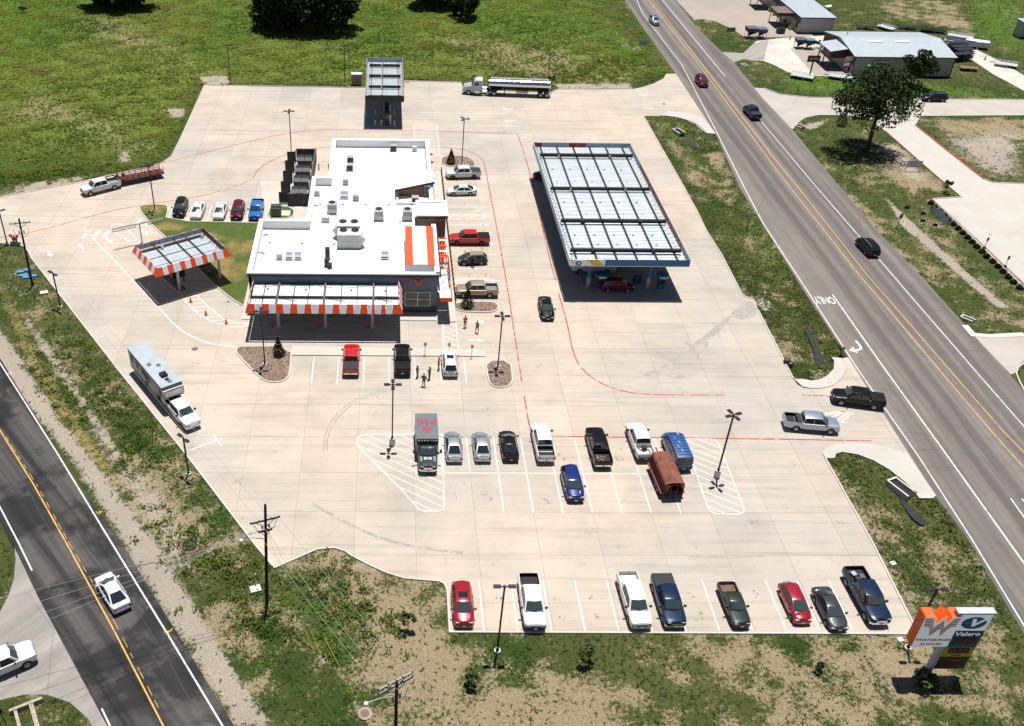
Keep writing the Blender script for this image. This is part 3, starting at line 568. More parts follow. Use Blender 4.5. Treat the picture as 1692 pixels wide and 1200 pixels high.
hatch([(10.35, 137.89), (15.76, 137.88), (15.73, 136.31), (10.17, 136.32)], R(35), 1.0); hatch([(10.14, 117.87), (15.4, 117.77), (15.36, 116.44), (9.98, 116.7)], R(35), 1.0)
hatch([(-41.33, 132.78), (-40.92, 133.79), (-40, 133.8), (-39.02, 132.62), (-35.82, 127.66), (-36.58, 127.09), (-40.25, 130.84)], R(8), .9)
hatch([(-26.88, 112.04), (-25.25, 113), (-23.16, 109.93), (-20.76, 106.97), (-18.28, 105.98), (-16.83, 105.56), (-16.76, 104.99), (-19.75, 105.24), (-22.25, 106.37), (-24.83, 108.85)], R(10), .95)
for ln in ([(-18.44, 106.05), (-14.75, 105.87)], [(-18.32, 105.04), (-15.05, 104.94)], [(-14.76, 102.9), (-12.69, 102.92)]): line('lane_line', W_PAINT, lot, ln, .12)
line('lane_line', W_PAINT, lot, smooth_poly([(-44.85, 131.54), (-34.74, 117.09), (-29.79, 109.85), (-26.73, 105.17), (-23.8, 102.39), (-21.1, 101.05), (-18.24, 100.6)], 2), .2)
line('lane_line', C_KERB, lot, [(-44.85, 131.54), (-34.74, 117.09), (-29.79, 109.85)], .12, LZ+.004)
for ln in ([(-20.99, 80.54), (-18.23, 82.3)], [(-18.68, 83.14), (-17.49, 81.27)]): line('stall_line', W_PAINT, lot, ln, .13)
for k in range(3): line('crossing_bar', W_FADE, lot, [(-44.6+1.5*k, 128.9+.25*k), (-44.2+1.5*k, 131.6)], .75); line('crossing_bar', W_FADE, lot, [(-37.6+1.3*k, 133.2), (-37.3+1.3*k, 135.4)], .6)
for ln in ([(51.1, 87.3), (53.55, 88)], [(51.64, 86.85), (53.69, 88)], [(51.88, 86.18), (54.15, 87.89)], [(52.46, 86.08), (54.53, 87.78)], [(51.08, 87.64), (53.62, 88)], [(51.22, 86.29), (53.08, 85.86)]): line('hatch_line', W_PAINT, lot, ln, .14)
RL = [[(-56.75, 128.93), (-52.02, 131.03), (-42.82, 138.07), (-38.01, 140.29), (-29.53, 143.3), (-23.34, 148.21), (-21.82, 150.61), (-21.53, 153.53), (-20.22, 156.82), (-17.42, 160.52), (-14.4, 162.72)], [(-14.4, 162.72), (-9.34, 164.47), (0.6, 164.71), (9.59, 164.65), (13.56, 163.93), (16.02, 162.09), (17.21, 159.48), (17.4, 156.64), (17.38, 150.24), (17.3, 121.57), (16.66, 93.64)],
      [(-61.22, 142.9), (-50.19, 148.6), (-40.03, 154.87), (-29.82, 162.35), (-21.37, 168.36), (-17.15, 170.47), (-11.72, 172.36), (7.33, 172.27), (24.63, 171.1)], [(24.63, 171.1), (24.9, 159.91), (24.76, 149.2), (24.15, 125.26), (24.13, 117.56)], [(24.06, 114.11), (24.1, 107.19), (23.86, 101.5), (23.88, 98.28), (24.41, 95.96), (25.65, 93.72), (27.54, 92.14), (29.88, 91.2), (34.14, 91), (40.64, 91.05)],
      [(16.61, 90.63), (16.56, 86.61), (16.56, 84.31)], [(18.4, 83.26), (28.19, 83.1), (34.28, 83.03), (47.8, 82.8), (54.55, 82.63)], [(49.69, 91.12), (53.23, 90.91)]]
for ln in RL: line('fire_lane_line', R_PAINT, lot, smooth_poly(ln, 1), .16, LZ+.003)
def arrow(loc, rz, L=2.2, w=1.0, parent=lot, mat=W_PAINT, z=LZ+.004):
    return MB().add([(-L/2, -.14, z), (L*.1, -.14, z), (L*.1, .14, z), (-L/2, .14, z), (L*.1, -w/2, z), (L/2, 0, z), (L*.1, w/2, z)], [(0, 1, 2, 3), (4, 5, 6)]).build('lane_arrow', mat, parent, loc=(*loc, 0), rz=rz)
for g, a in (((-48.13, 124.16), -55), ((-44.19, 126.41), 125), ((-40.63, 128.53), -55), ((-35.97, 131.1), -50), ((12.27, 106.76), 0), ((11.94, 102.34), 0), ((52.47, 192.44), 0), ((52.03, 184.81), 0), ((23.98, 183.53), 180), ((23.84, 177.52), 180)): arrow(g, R(a))
# disabled bays: simple wheelchair marks
for g in ((15.12, 139.35), (15.21, 134.56)):
    o = MB(); o.lathe([(.25, LZ), (.33, LZ)], n=14); o.box(-.05, .05, .1, .55, LZ-.001, LZ+.001); o.box(-.05, .3, .25, .33, LZ-.001, LZ+.002); o.lathe([(.001, LZ), (.1, LZ)], c=(0, .68, 0), n=10); o.build('wheelchair_mark', W_PAINT, lot, loc=(*g, 0), rz=R(90))
hw = bpy.data.objects['highway']; rw = bpy.data.objects['patched_road']
HZ = .018
for ln, w in (([(68.08, 282.5), (65.02, 250.94), (65.17, 211.29), (62.3, 174.28), (60.13, 148.74), (59.13, 135.33), (58.84, 113.75), (58.49, 96.52), (58.68, 79.66), (58.39, 67.56), (57.83, 56.68), (57.34, 45.81)], .14), ([(74.07, 282.8), (72.99, 264.17), (72.64, 204.23)], .14), ([(72.34, 178.5), (72.37, 151.38), (72.75, 119.75), (73.04, 96.65), (73.24, 85.33), (73.38, 72.82)], .14), ([(62.03, 114.28), (61.89, 96.55), (61.93, 83.09), (61.91, 66.74), (61.94, 57.3)], .18), ([(65.4, 73.37), (65.28, 69.61)], .14), ([(66.54, 73.34), (66.8, 70.13)], .14)):
    line('edge_line', W_PAINT_A, hw, ln, w, HZ)
for k in (0, 1):
    line('centre_line', Y_PAINT, hw, [[(71.19, 289.34), (69.43, 264.01), (68.94, 207.42), (67.99, 160.9), (67.9, 151.29), (67.93, 119.69), (68.63, 96.61), (69.03, 84.21), (69.41, 78.21), (70.27, 67.59)], [(72.07, 289.38), (70.4, 264.06), (69.74, 207.44), (69.08, 160.92), (69.25, 151.31), (69.07, 119.7), (69.92, 96.62), (70.35, 84.76), (70.77, 80.74), (71.79, 70.15)]][k], .12, HZ)
for ln, w in (([(-52.39, 105.6), (-46.51, 96.85), (-35.3, 80.46), (-26.03, 66.53), (-18.91, 55.92), (-12.7, 46.51), (-8.6, 40.28)], .15), ([(-41.74, 76.05), (-38.48, 71.7), (-34.96, 66.51), (-32.76, 63.15)], .14), ([(-22.74, 48.16), (-21.69, 46.53), (-18.97, 42.3)], .14)): line('edge_line', W_PAINT_A, rw, ln, w, HZ)
for ln, w in (([(-47.66, 91.66), (-42.39, 83.94), (-36.15, 75.14), (-30.39, 66.52), (-23.41, 55.92), (-17.44, 46.52), (-14.81, 42.28)], .13), ): line('centre_line', Y_PAINT, rw, ln, w, HZ)
dash = [(-41.36, 82.79), (-35.84, 75.14), (-30.38, 66.92), (-24.92, 59), (-18.15, 48.21)]
for i in range(len(dash)-1):
    a, b = Vector(dash[i]), Vector(dash[i+1]); L_ = (b-a).length; t = 0.0
    while t < L_-.5: e = min(L_, t+random.uniform(.5, 1.6)); line('centre_line', Y_PAINT, rw, [tuple(a.lerp(b, t/L_)), tuple(a.lerp(b, e/L_))], .05, HZ); t = e+random.uniform(.4, 1.1)
CRACK = M('asphalt_crack', (.045, .042, .04), .95)
def crack(parent, pts, w=.05):
    q = []
    for a, b in zip(pts[:-1], pts[1:]):
        for j in range(6): t = j/6; q.append((a[0]+(b[0]-a[0])*t+random.uniform(-.12, .12), a[1]+(b[1]-a[1])*t+random.uniform(-.12, .12)))
    line('crack', CRACK, parent, q+[pts[-1]], w, HZ-.003)
for c_ in ([(74.06, 132.75), (75.59, 132.58)], [(74.1, 129.42), (75.52, 129.06)], [(73.12, 122.92), (76.45, 122.79)], [(73.83, 117.22), (75.56, 117.25)], [(73.2, 110.16), (76.58, 110.66)], [(73.75, 100.76), (76.36, 100.38)], [(76.66, 105.43), (76.61, 101.34), (77.26, 97.33), (76.53, 91.45)], [(57.95, 92.75), (60.59, 92.05)], [(57.92, 80.98), (62.13, 81.31)], [(58.8, 78.46), (61.88, 77.98)], [(55.83, 85.77), (58.07, 84.47), (61.24, 83.84)], [(67.05, 91.01), (66.25, 84.19), (66.26, 77.51)], [(63.13, 129.63), (62.95, 124.03)], [(61.27, 109.11), (61.52, 97.84), (61.79, 89.79)], [(68.69, 169.74), (68.3, 154.98)]): crack(hw, c_)
for c_ in ([(-37.65, 77.01), (-30.44, 66.52), (-24.17, 56.93)], [(-44.1, 85.11), (-37.08, 75.13), (-30.92, 66.11)], [(-31.17, 71.55), (-25.84, 64.16), (-19.52, 54.93), (-14.71, 47.63)], [(-28.42, 54.93), (-25.08, 56.25)], [(-43.53, 91.93), (-37.46, 83.02)], [(-24.53, 63.4), (-21.27, 64.17)]): crack(rw, c_, .06)
for k, p_ in enumerate([(67.62, 149.84), (67.7, 144.74), (67.69, 138.82), (67.87, 132.25), (67.93, 126.3), (68.15, 120.04), (68.33, 113.71), (68.39, 107.24), (68.57, 100.99), (68.91, 94.33)]):
    MB().box(-.06, .06, -.06, .06, .01, .03).build('reflector_stud', M('amber_stud', (.2, .12, .03), .4), hw, loc=(*p_, 0))
# left-turn arrow for the lane
o = MB(); z = HZ+.002
o.strip([(.55, 1.7), (.58, .7), (.5, .1), (.25, -.25), (-.2, -.4), (-.5, -.4)], .3, z); o.add([(-.45, .35, z), (-.45, -1.15, z), (-1.35, -.4, z)], [(0, 2, 1)]); o.build('turn_arrow', W_PAINT_A, hw, loc=(*(60.31, 101.11), 0), rz=R(4))
# survey paint marks on the west road
for g, c, rz in (((-28.5, 71.04), (.6, .5, .02), .4), ((-18.73, 56.05), (.6, .5, .02), .9), ((-44.5, 94.6), (.7, .7, .7), .2)):
    o = MB()
    for k in range(4): o.cbox((random.uniform(-.3, .3), random.uniform(-.3, .3), .02), (.5, .05, .002), random.uniform(0, 3))
    o.build('survey_mark', M('survey_%d' % int(c[2]*10), c, .8), rw, loc=(*g, 0), rz=rz)
# stains of real tyre rubber on the slab
RUBBER = worn_paint('tyre_rubber_mark', (.25, .225, .195), (.40, .35, .29), .55); DAMP = worn_paint('grey_runoff_stain', (.265, .245, .222), (.375, .335, .285), .42)
for ln, w in (([(-7.18, 72.34), (-4.32, 70.08), (-1.27, 68.06), (1.1, 66.92), (3.45, 66.19), (7.81, 65.48)], .35), ([(-6.38, 80.62), (-6.45, 83.21), (-5.66, 86.46), (-3.69, 89.54), (-0.89, 91.32), (1.25, 92.17)], .16), ([(-6.05, 80.62), (-6.11, 83), (-5.3, 86.24), (-3.4, 89.19), (-0.74, 90.96), (1.39, 91.82)], .16), ([(29.7, 65.05), (33.21, 64.98), (36.89, 65.11)], .14),):
    line('tyre_mark', RUBBER, lot, smooth_poly(ln, 2), w, LZ-.004)
for poly in ([(50.6, 112.06), (49.75, 112.52), (48.07, 110.79), (46.35, 109.39), (46.4, 107.88), (48.3, 107.76), (49.97, 108.98)], [(47.05, 109.55), (45.11, 107.87), (43.25, 105.79), (41.4, 103.63), (38.63, 101.37), (38.43, 100.55), (40.83, 102.08), (43.29, 104.21), (45.3, 106.84)], [(39.05, 103.04), (38.24, 101.64), (38.65, 99.61), (40.02, 97.91), (39.36, 100.02)], [(40.71, 102.22), (40.62, 100.71), (41.46, 101.54), (41.48, 102.78)], [(38.49, 100.83), (36.8, 98.93), (34.19, 96.82), (33.56, 96.04), (35.81, 97.35)], [(31.26, 95.01), (33.17, 96.29), (34.49, 95.54), (32.54, 94.77)], [(43.61, 107.7), (43.57, 105.22), (43.21, 102.25), (43.29, 104.21)], [(34.31, 94.78), (35.44, 95.8), (37.21, 94.56), (35.64, 94.17)]):
    rz_ = globals().get('rz_', LZ-.0062)+.0004; MB().sheet(smooth_poly(poly, 2, True), rz_).build('runoff_stain', DAMP, lot)
# manholes, drain covers, culvert mouths
IRON = M('rusted_iron_cover', (.13, .095, .075), .8)
for g, r in (((-23.44, 100.08), .42), ((-20.78, 111.34), .22), ((4.76, 198.5), .45), ((55.62, 187.4), .4)):
    o = struct(MB().lathe([(.001, .04), (r*.9, .04), (r*.92, .034), (r, .034), (r, .0)], n=20).build('manhole_cover', IRON, loc=(*g, 0)))
o = struct(MB().lathe([(.001, .16), (.33, .16), (.36, .13)], n=18).build('manhole_cover', IRON, loc=(*(-1.32, 47.61), 0))); MB().lathe([(.36, .12), (.62, .1), (.64, -.05)], n=18).build('collar', M('old_collar', (.26, .21, .16), .9), o)

# ================================================================ lettering (font curves turned into meshes once, before the scene fills up)
TEXT = {}
def text_mesh(s, size=1.0, bold=0.0, shear=0.0, extrude=.01, spacing=1.0):
    k = (s, size, bold, shear)
    if k in TEXT: return TEXT[k]
    cu = bpy.data.curves.new('lettering', 'FONT'); cu.body = s; cu.size = size; cu.align_x = 'CENTER'; cu.align_y = 'CENTER'
    cu.extrude = extrude; cu.offset = 0.0; cu.shear = shear; cu.space_character = spacing; cu.resolution_u = 3
    o = link(bpy.data.objects.new('tmp', cu)); dg = bpy.context.evaluated_depsgraph_get()
    me = bpy.data.meshes.new_from_object(o.evaluated_get(dg)); bpy.data.objects.remove(o); bpy.data.curves.remove(cu)
    TEXT[k] = me; return me
def lettering(s, mat, parent, loc, rot, size, bold=0.0, shear=0.0, sx=1.0, extrude=.01, name='lettering'):
    src = text_mesh(s, size, bold, shear, extrude); d = max(bold, size*.022); m_ = MB(); vv = [tuple(v.co) for v in src.vertices]; ff = [tuple(p.vertices) for p in src.polygons]
    for q, (dx, dy) in enumerate(((0, 0), (d, 0), (-d, 0), (0, d), (0, -d))): m_.add([(x+dx, y+dy, z+.0012*q) for x, y, z in vv], ff)       # heavier strokes
    me = bpy.data.meshes.new(name); me.from_pydata(m_.v, [], m_.f); me.materials.append(mat)
    o = link(bpy.data.objects.new(name, me)); o.parent = parent; o.location = loc; o.rotation_euler = rot; o.scale = (sx, 1, 1); return o
UPRIGHT = (R(90), 0, 0)          # text standing upright, facing -Y (towards the camera side)

# ================================================================ the store
ROOF_W = M('white_roof_membrane', (.66, .66, .65), .75, var=.05, scale=.35, dirt=.16)
PARAPET_W = M('white_parapet', (.76, .76, .75), .7, var=.04)
SLATE = M('slate_stucco', (.12, .15, .18), .8, var=.06, scale=1.0)
STUCCO_L = M('pale_grey_stucco', (.45, .44, .42), .8, var=.05)
TRIM = M('charcoal_trim', (.02, .021, .023), .5)
WOOD = M('wood_plank_cladding', (.17, .075, .035), .6, var=.25, scale=4)
STONE = M('dark_ledge_stone', (.07, .065, .062), .9, var=.5, scale=6, bump=.6)
UNIT = M('rooftop_unit_grey', (.30, .33, .31), .5, .1); UNIT_L = M('rooftop_unit_pale', (.48, .49, .47), .5, .1); FAN = M('fan_black', (.01, .01, .01), .5)
BEAM = M('black_steel_beam', (.012, .011, .012), .5); BEAM_B = M('brown_steel_beam', (.10, .05, .04), .6); DECK = M('white_deck_metal', (.62, .66, .68), .5, .05, var=.06, scale=1.2, dirt=.15)
st = empty('fast_food_store', (-5.2, 131, 0), 0, 'single storey store with white flat roof, slate walls and orange striped canopy', 'store')
st.location = (0, 0, 0)
SO = [(-17.4, 109.0), (7.1, 109.0), (7.3, 153.5), (-8.4, 153.5), (-8.4, 138.5), (-10.8, 138.5), (-10.8, 124.0), (-17.4, 124.0)]
ZP, ZR = 5.9, 4.6
def wall_seg(a, b, mat, t=.32, z0=0, z1=5.75):
    a, b = Vector(a), Vector(b); d = (b-a).normalized(); n = Vector((-d.y, d.x))
    return MB().prism([tuple(a), tuple(b), tuple(b+n*t), tuple(a+n*t)], z0, z1).build('wall', mat, st)
for i, mt in enumerate((SLATE, SLATE, SLATE, STUCCO_L, STUCCO_L, STUCCO_L, STUCCO_L, STUCCO_L)): wall_seg(SO[i], SO[(i+1) % 8], mt)
MB().sheet(offset(SO, .2, True), ZR).build('roof', ROOF_W, st)
for k in range(13):
    y_ = 111.5+3.2*k; xl = -17.0 if y_ < 123.5 else (-10.4 if y_ < 138 else -8.0); MB().box(xl, 6.7, y_, y_+.10, ZR+.002, ZR+.012).build('membrane_seam', M('roof_seam_grey', (.52, .52, .51), .8), st)
inn = offset(SO, .33, True)
for i in range(8):
    a, b = Vector(inn[i]), Vector(inn[(i+1) % 8]); d = (b-a).normalized(); n = Vector((-d.y, d.x))
    if i == 0: continue
    MB().prism([tuple(a), tuple(b), tuple(b+n*.08), tuple(a+n*.08)], ZR, ZP-.15).build('parapet_liner', PARAPET_W, st)
m = MB(); o_ = offset(SO, -.16, True); i_ = offset(SO, .46, True); n = 8
m.add([(x, y, ZP) for x, y in o_] + [(x, y, ZP) for x, y in i_] + [(x, y, ZP-.16) for x, y in o_] + [(x, y, ZP-.16) for x, y in i_],
      [(i, (i+1) % n, n+(i+1) % n, n+i) for i in range(n)] + [(2*n+i, 2*n+(i+1) % n, (i+1) % n, i) for i in range(n)] + [(n+i, n+(i+1) % n, 3*n+(i+1) % n, 3*n+i) for i in range(n)])
m.build('parapet_cap', PARAPET_W, st)
MB().box(-17.52, 7.22, 108.82, 108.99, 5.35, 5.73).build('cornice', TRIM, st)
MB().box(7.16, 7.5, 109.1, 153.3, 5.35, 5.73).build('cornice', TRIM, st)
# front wall: stone course of separate blocks, big divided window, W mark
sb = None
for row in range(3):
    x = 2.35 - .2*(row % 2)
    while x < 7.0:
        w = random.choice((.45, .6, .75)); x1 = min(7.1, x+w-.02)
        if x1-max(2.35, x) > .1: MB().box(max(2.35, x), x1, 108.86+random.uniform(-.03, .03), 109.0, .12+row*.28, .12+row*.28+.26).build('stone', STONE, st)
        x += w
FRAME = M('pale_window_frame', (.55, .56, .56), .4, .4)
def window(parent, x0, x1, y, z0, z1, nx, nz, face=-1, name='window'):
    w = MB().box(x0, x1, y-.02, y+.02, z0, z1).build(name, GLASS_D, parent)
    f = MB()
    for k in range(nx+1): xx = x0+(x1-x0)*k/nx; f.box(xx-.04, xx+.04, y+face*.07, y+face*.025, z0-.04, z1+.04)
    for k in range(nz+1): zz = z0+(z1-z0)*k/nz; f.box(x0-.04, x1+.04, y+face*.068, y+face*.027, zz-.035, zz+.035)
    f.build('frame', FRAME, w); return w
window(st, 2.85, 6.15, 108.97, 1.05, 3.15, 2, 2)
window(st, -15.5, -13.9, 108.97, 1.2, 2.6, 1, 1); window(st, -8.3, -6.6, 108.97, 1.2, 2.6, 1, 1)
def w_mark(parent, loc, s, mat, dep=.08, name='letter_mark'):
    """a W with wings, outline in unit width, standing in the XZ plane"""
    P = [(-.5, .28), (-.5, .42), (-.26, .42), (-.13, .02), (-.0, .42), (.13, .02), (.26, .42), (.5, .42), (.5, .28), (.36, .28), (.19, -.32), (.09, -.32), (0, -.02), (-.09, -.32), (-.19, -.32), (-.36, .28)]
    k = len(P); m = MB(); m.add([(x*s, 0, z*s) for x, z in P] + [(x*s, dep, z*s) for x, z in P], [tuple(range(k)), tuple(range(2*k-1, k-1, -1))] + [(i, k+i, k+(i+1) % k, (i+1) % k) for i in range(k)])
    o = m.build(name, mat, parent); o.location = loc; return o
w_mark(st, (4.55, 108.84, 4.55), 1.35, M('salmon_red_letter', (.55, .09, .07), .5), .14)
# drive-through canopy on the front
def striped(parent, a, b, zt, zb, lean, cells, face, name='fascia_panel'):
    """sloping fascia made of separate metal panels between plan points a,b"""
    a, b = Vector(a), Vector(b); d = (b-a).normalized(); n = Vector((d.y, -d.x)); L = (b-a).length
    for u0, u1, mt in cells:
        p0, p1 = a+d*L*(u0+.0006), a+d*L*(u1-.0006); q = 1.0 if mt is STRIPE else 0.0; k = .012*q
        la = lean if u0 > 0.002 else lean; m = MB()
        # mitre: panel ends at the corners spread with the lean
        e0 = -lean if u0 <= .002 else 0; e1 = lean if u1 >= .998 else 0
        t0, t1 = p0, p1; b0, b1 = p0+d*e0, p1+d*e1
        vs = []
        for off in (k, k-.05):
            vs += [(*(t0+n*off), zt), (*(t1+n*off), zt), (*(b1+n*(lean+off)), zb), (*(b0+n*(lean+off)), zb)]
        m.add(vs, [(0, 3, 2, 1), (4, 5, 6, 7), (0, 1, 5, 4), (1, 2, 6, 5), (2, 3, 7, 6), (3, 0, 4, 7)]); m.build(name, mt, parent)
        # standing seams
        ns = max(1, int((p1-p0).length/.45))
        s = MB()
        for j in range(1, ns):
            f = j/ns; tt = t0.lerp(t1, f); bb = b0.lerp(b1, f); s.bar((*(tt+n*(k+.012)), zt-.02), (*(bb+n*(lean+k+.012)), zb+.02), .025, .025)
        if ns > 1: s.build('seam', mt, parent)
def cells_from(spans, lo, hi):
    out = []; u = 0.0
    for a, b in spans:
        a, b = (a-lo)/(hi-lo), (b-lo)/(hi-lo)
        if a > u: out.append((u, a, ORANGE))
        out.append((a, b, STRIPE)); u = b
    if u < 1: out.append((u, 1.0, ORANGE))
    return out
dt = empty('drive_through_canopy', (0, 0, 0)); dt.parent = st
X0, X1, Y0, Y1 = -16.75, 2.0, 102.75, 108.75; ZT, ZB, LN = 5.0, 3.9, .42
FR = cells_from([(118, 172), (227, 280), (335, 388), (442, 497), (550, 604), (657, 712), (765, 818), (872, 925), (978, 1012), (1035, 1083), (1117, 1170)], 68, 1222)
striped(dt, (X0, Y0), (X1, Y0), ZT, ZB, LN, FR, -1)
EQ = cells_from([(8, 20), (32, 44), (56, 68), (80, 92)], 0, 100)
striped(dt, (X1, Y0), (X1, Y1), ZT, ZB, LN, EQ, 1); striped(dt, (X0, Y1), (X0, Y0), ZT, ZB, LN, EQ, 1)
def deck(parent, x0, x1, y0, y1, z, pitch, along='X', mat=DECK, rib=.2):
    """corrugated roof sheets, one object per sheet"""
    n = int(round(((y1-y0) if along == 'X' else (x1-x0))/pitch)); st_ = ((y1-y0) if along == 'X' else (x1-x0))/n; k = max(2, int(round(st_/rib)))
    m = MB(); L = (x1-x0) if along == 'X' else (y1-y0)
    prof = []
    for j in range(k): u = st_*j/k; w = st_/k; prof += [(u+.0, 0), (u+w*.55, 0), (u+w*.60, .10), (u+w*.88, .10), (u+w*.97, 0)]
    prof[-1] = (st_-.09, .0); prof.append((st_-.085, -.14)); c = len(prof)
    vs = [((0, u, zz) if along == 'X' else (u, 0, zz)) for u, zz in prof] + [((L, u, zz) if along == 'X' else (u, L, zz)) for u, zz in prof]
    m.add(vs, [((i, c+i, c+i+1, i+1) if along == 'X' else (i, i+1, c+i+1, c+i)) for i in range(c-1)])
    first = m.build('deck_sheet', mat, parent); first.location = (x0, y0, z)
    for i in range(1, n): again(first, parent, (x0, y0+st_*i, z) if along == 'X' else (x0+st_*i, y0, z))
deck(dt, X0+.1, X1-.1, Y0+.1, Y1, 4.25, 1.25, 'Y', rib=.25)
MB().box(X0+.05, X1-.05, Y0+.05, Y1, 4.0, 4.12).build('soffit', M('canopy_soffit', (.5, .5, .5), .6), dt)
MB().box(X0+.1, X1-.1, 105.15, 105.42, 4.32, 4.62).build('main_beam', BEAM, dt)
for k, zx in enumerate((190, 295, 415, 525, 645, 770, 890, 1012, 1110)):
    x = -17.05+(zx-80)/(1200-80)*19.0; big = k in (1, 4, 7)
    MB().box(x-(.13 if big else .05), x+(.13 if big else .05), Y0+.15, Y1, 4.32, 4.66 if big else 4.44).build('rafter', BEAM_B if big else BEAM, dt)
for x in (-13.45, -7.4, -1.4):
    MB().box(x-.16, x+.16, 105.1, 105.42, 0, 4.2).build('post', M('pale_post', (.50, .50, .49), .6), dt); MB().box(x-.35, x+.35, 104.9, 105.65, -.02, .14).build('post_base', C_KERB, dt)
    part('conduit', BEAM, dt, lambda m: m.path([(x+.3, 105.0, 4.5), (x+2.2, 104.6, 4.36), (x+2.6, 104.55, 4.36)], .04))
for xa, xb, ya, yb in ((-16.4, -9.5, 107.9, 108.3), (-12.0, -6.0, 108.5, 107.8), (-5.2, 1.6, 107.8, 108.4), (-2.0, 1.8, 105.8, 105.3)): part('conduit', BEAM, dt, lambda m: m.path([(xa, ya, 4.34), ((xa+xb)/2, (ya+yb)/2+.3, 4.36), (xb, yb, 4.34)], .035))
for x, y in ((-14.8, 107.5), (-9.9, 107.4), (-4.1, 107.3), (.3, 107.2)): MB().box(x-.13, x+.13, y-.11, y+.11, 4.28, 4.4).build('junction_box', BEAM, dt)
# rooftop features: tower box, tilted mono-pitch with wood faces, orange striped mansard on the east side
tw = empty('roof_tower', (0, 0, 0)); tw.parent = st
MB().box(4.9, 8.75, 123.5, 127.8, .0, 6.7).build('tower_wall', SLATE, tw); MB().box(4.95, 8.7, 123.38, 123.49, 4.7, 6.55).build('plank_face', WOOD, tw)
for k in range(11): MB().box(4.97, 8.68, 123.33, 123.375, 4.72+.165*k, 4.72+.165*k+.155).build('plank', WOOD, tw)
m = MB(); o_ = [(4.6, 123.2), (9.05, 123.2), (9.05, 128.1), (4.6, 128.1)]; i_ = [(5.15, 123.9), (8.45, 123.9), (8.45, 127.55), (5.15, 127.55)]
m.prism(o_, 6.7, 6.95).build('tower_cornice', TRIM, tw)
m = MB(); m.add([(x, y, 7.12) for x, y in o_] + [(x, y, 7.12) for x, y in i_] + [(x, y, 6.955) for x, y in o_] + [(x, y, 6.955) for x, y in i_], [(i, (i+1) % 4, 4+(i+1) % 4, 4+i) for i in range(4)] + [(8+i, 8+(i+1) % 4, (i+1) % 4, i) for i in range(4)] + [(4+i, 4+(i+1) % 4, 12+(i+1) % 4, 12+i) for i in range(4)]).build('tower_parapet', PARAPET_W, tw)
MB().sheet(i_, 6.96).build('tower_roof', M('grey_roof_membrane', (.52, .53, .54), .7), tw)
sh_ = empty('roof_wedge', (0, 0, 0)); sh_.parent = st
m = MB(); a = [(1.75, 133.6, 6.15), (7.6, 135.2, 6.75), (7.6, 139.8, 6.75), (1.75, 139.8, 6.15)]
m.add(a + [(x, y, z-.28) for x, y, z in a], [(0, 1, 2, 3), (7, 6, 5, 4), (0, 4, 5, 1), (1, 5, 6, 2), (2, 6, 7, 3), (3, 7, 4, 0)]); o = m.build('wedge_roof', [PARAPET_W, TRIM], sh_)
m = MB(); m.add([(1.7, 133.45, 5.82), (7.65, 135.05, 6.42), (7.65, 135.05, 6.72), (1.7, 133.45, 6.12)], [(0, 1, 2, 3)]); m.add([(1.68, 133.5, 5.82), (1.68, 133.5, 6.16), (1.68, 139.8, 6.16), (1.68, 139.8, 5.82)], [(0, 1, 2, 3)]); m.build('wedge_trim', TRIM, sh_)
MB().add([(2.3, 134.6, 4.6), (5.9, 134.6, 4.6), (5.9, 134.6, 6.35), (2.3, 134.6, 6.0)], [(0, 1, 2, 3)]).build('plank_face', WOOD, sh_)
for k in range(9):
    z0 = 4.62+k*.165; x1 = 5.88; MB().box(2.32, x1, 134.54, 134.59, z0, z0+.155).build('plank', WOOD, sh_)
MB().box(6.0, 7.0, 134.4, 139.5, 4.6, 6.3).build('wedge_wall', SLATE, sh_)
MB().box(1.8, 2.2, 131.9, 139.5, 4.6, 5.0).build('wedge_kerb', M('grey_flashing', (.36, .37, .38), .6), sh_)
MB().box(1.8, 6.8, 131.6, 132.2, 4.6, 4.95).build('wedge_kerb', PARAPET_W, sh_)
om = empty('striped_mansard', (0, 0, 0)); om.parent = st
MB().box(3.0, 6.7, 111.3, 120.6, 4.6, 6.0).build('mansard_base', PARAPET_W, om)
for (u0, u1, mt) in ((0, .25, ORANGE), (.25, .74, STRIPE), (.74, 1, ORANGE)):
    xa, xb = 2.95+3.85*u0, 2.95+3.85*u1; m = MB(); k = .015 if mt is STRIPE else 0
    m.add([(xa, 111.1, 6.05+k), (xb, 111.1, 6.05+k), (xb, 120.6, 6.75+k), (xa, 120.6, 6.75+k), (xa, 111.1, 6.0), (xb, 111.1, 6.0), (xb, 120.6, 6.65), (xa, 120.6, 6.65)], [(0, 1, 2, 3), (4, 7, 6, 5), (0, 4, 5, 1), (1, 5, 6, 2), (2, 6, 7, 3), (3, 7, 4, 0)]); m.build('roof_panel', mt, om)
    for j in range(1, int((xb-xa)/.42)+1):
        xx = xa+(xb-xa)*j/(int((xb-xa)/.42)+1); MB().bar((xx, 111.12, 6.09), (xx, 120.55, 6.79), .03, .05).build('seam', mt, om)
MB().box(6.75, 7.25, 108.95, 114.3, 5.9, 6.25).build('parapet_step', PARAPET_W, st)
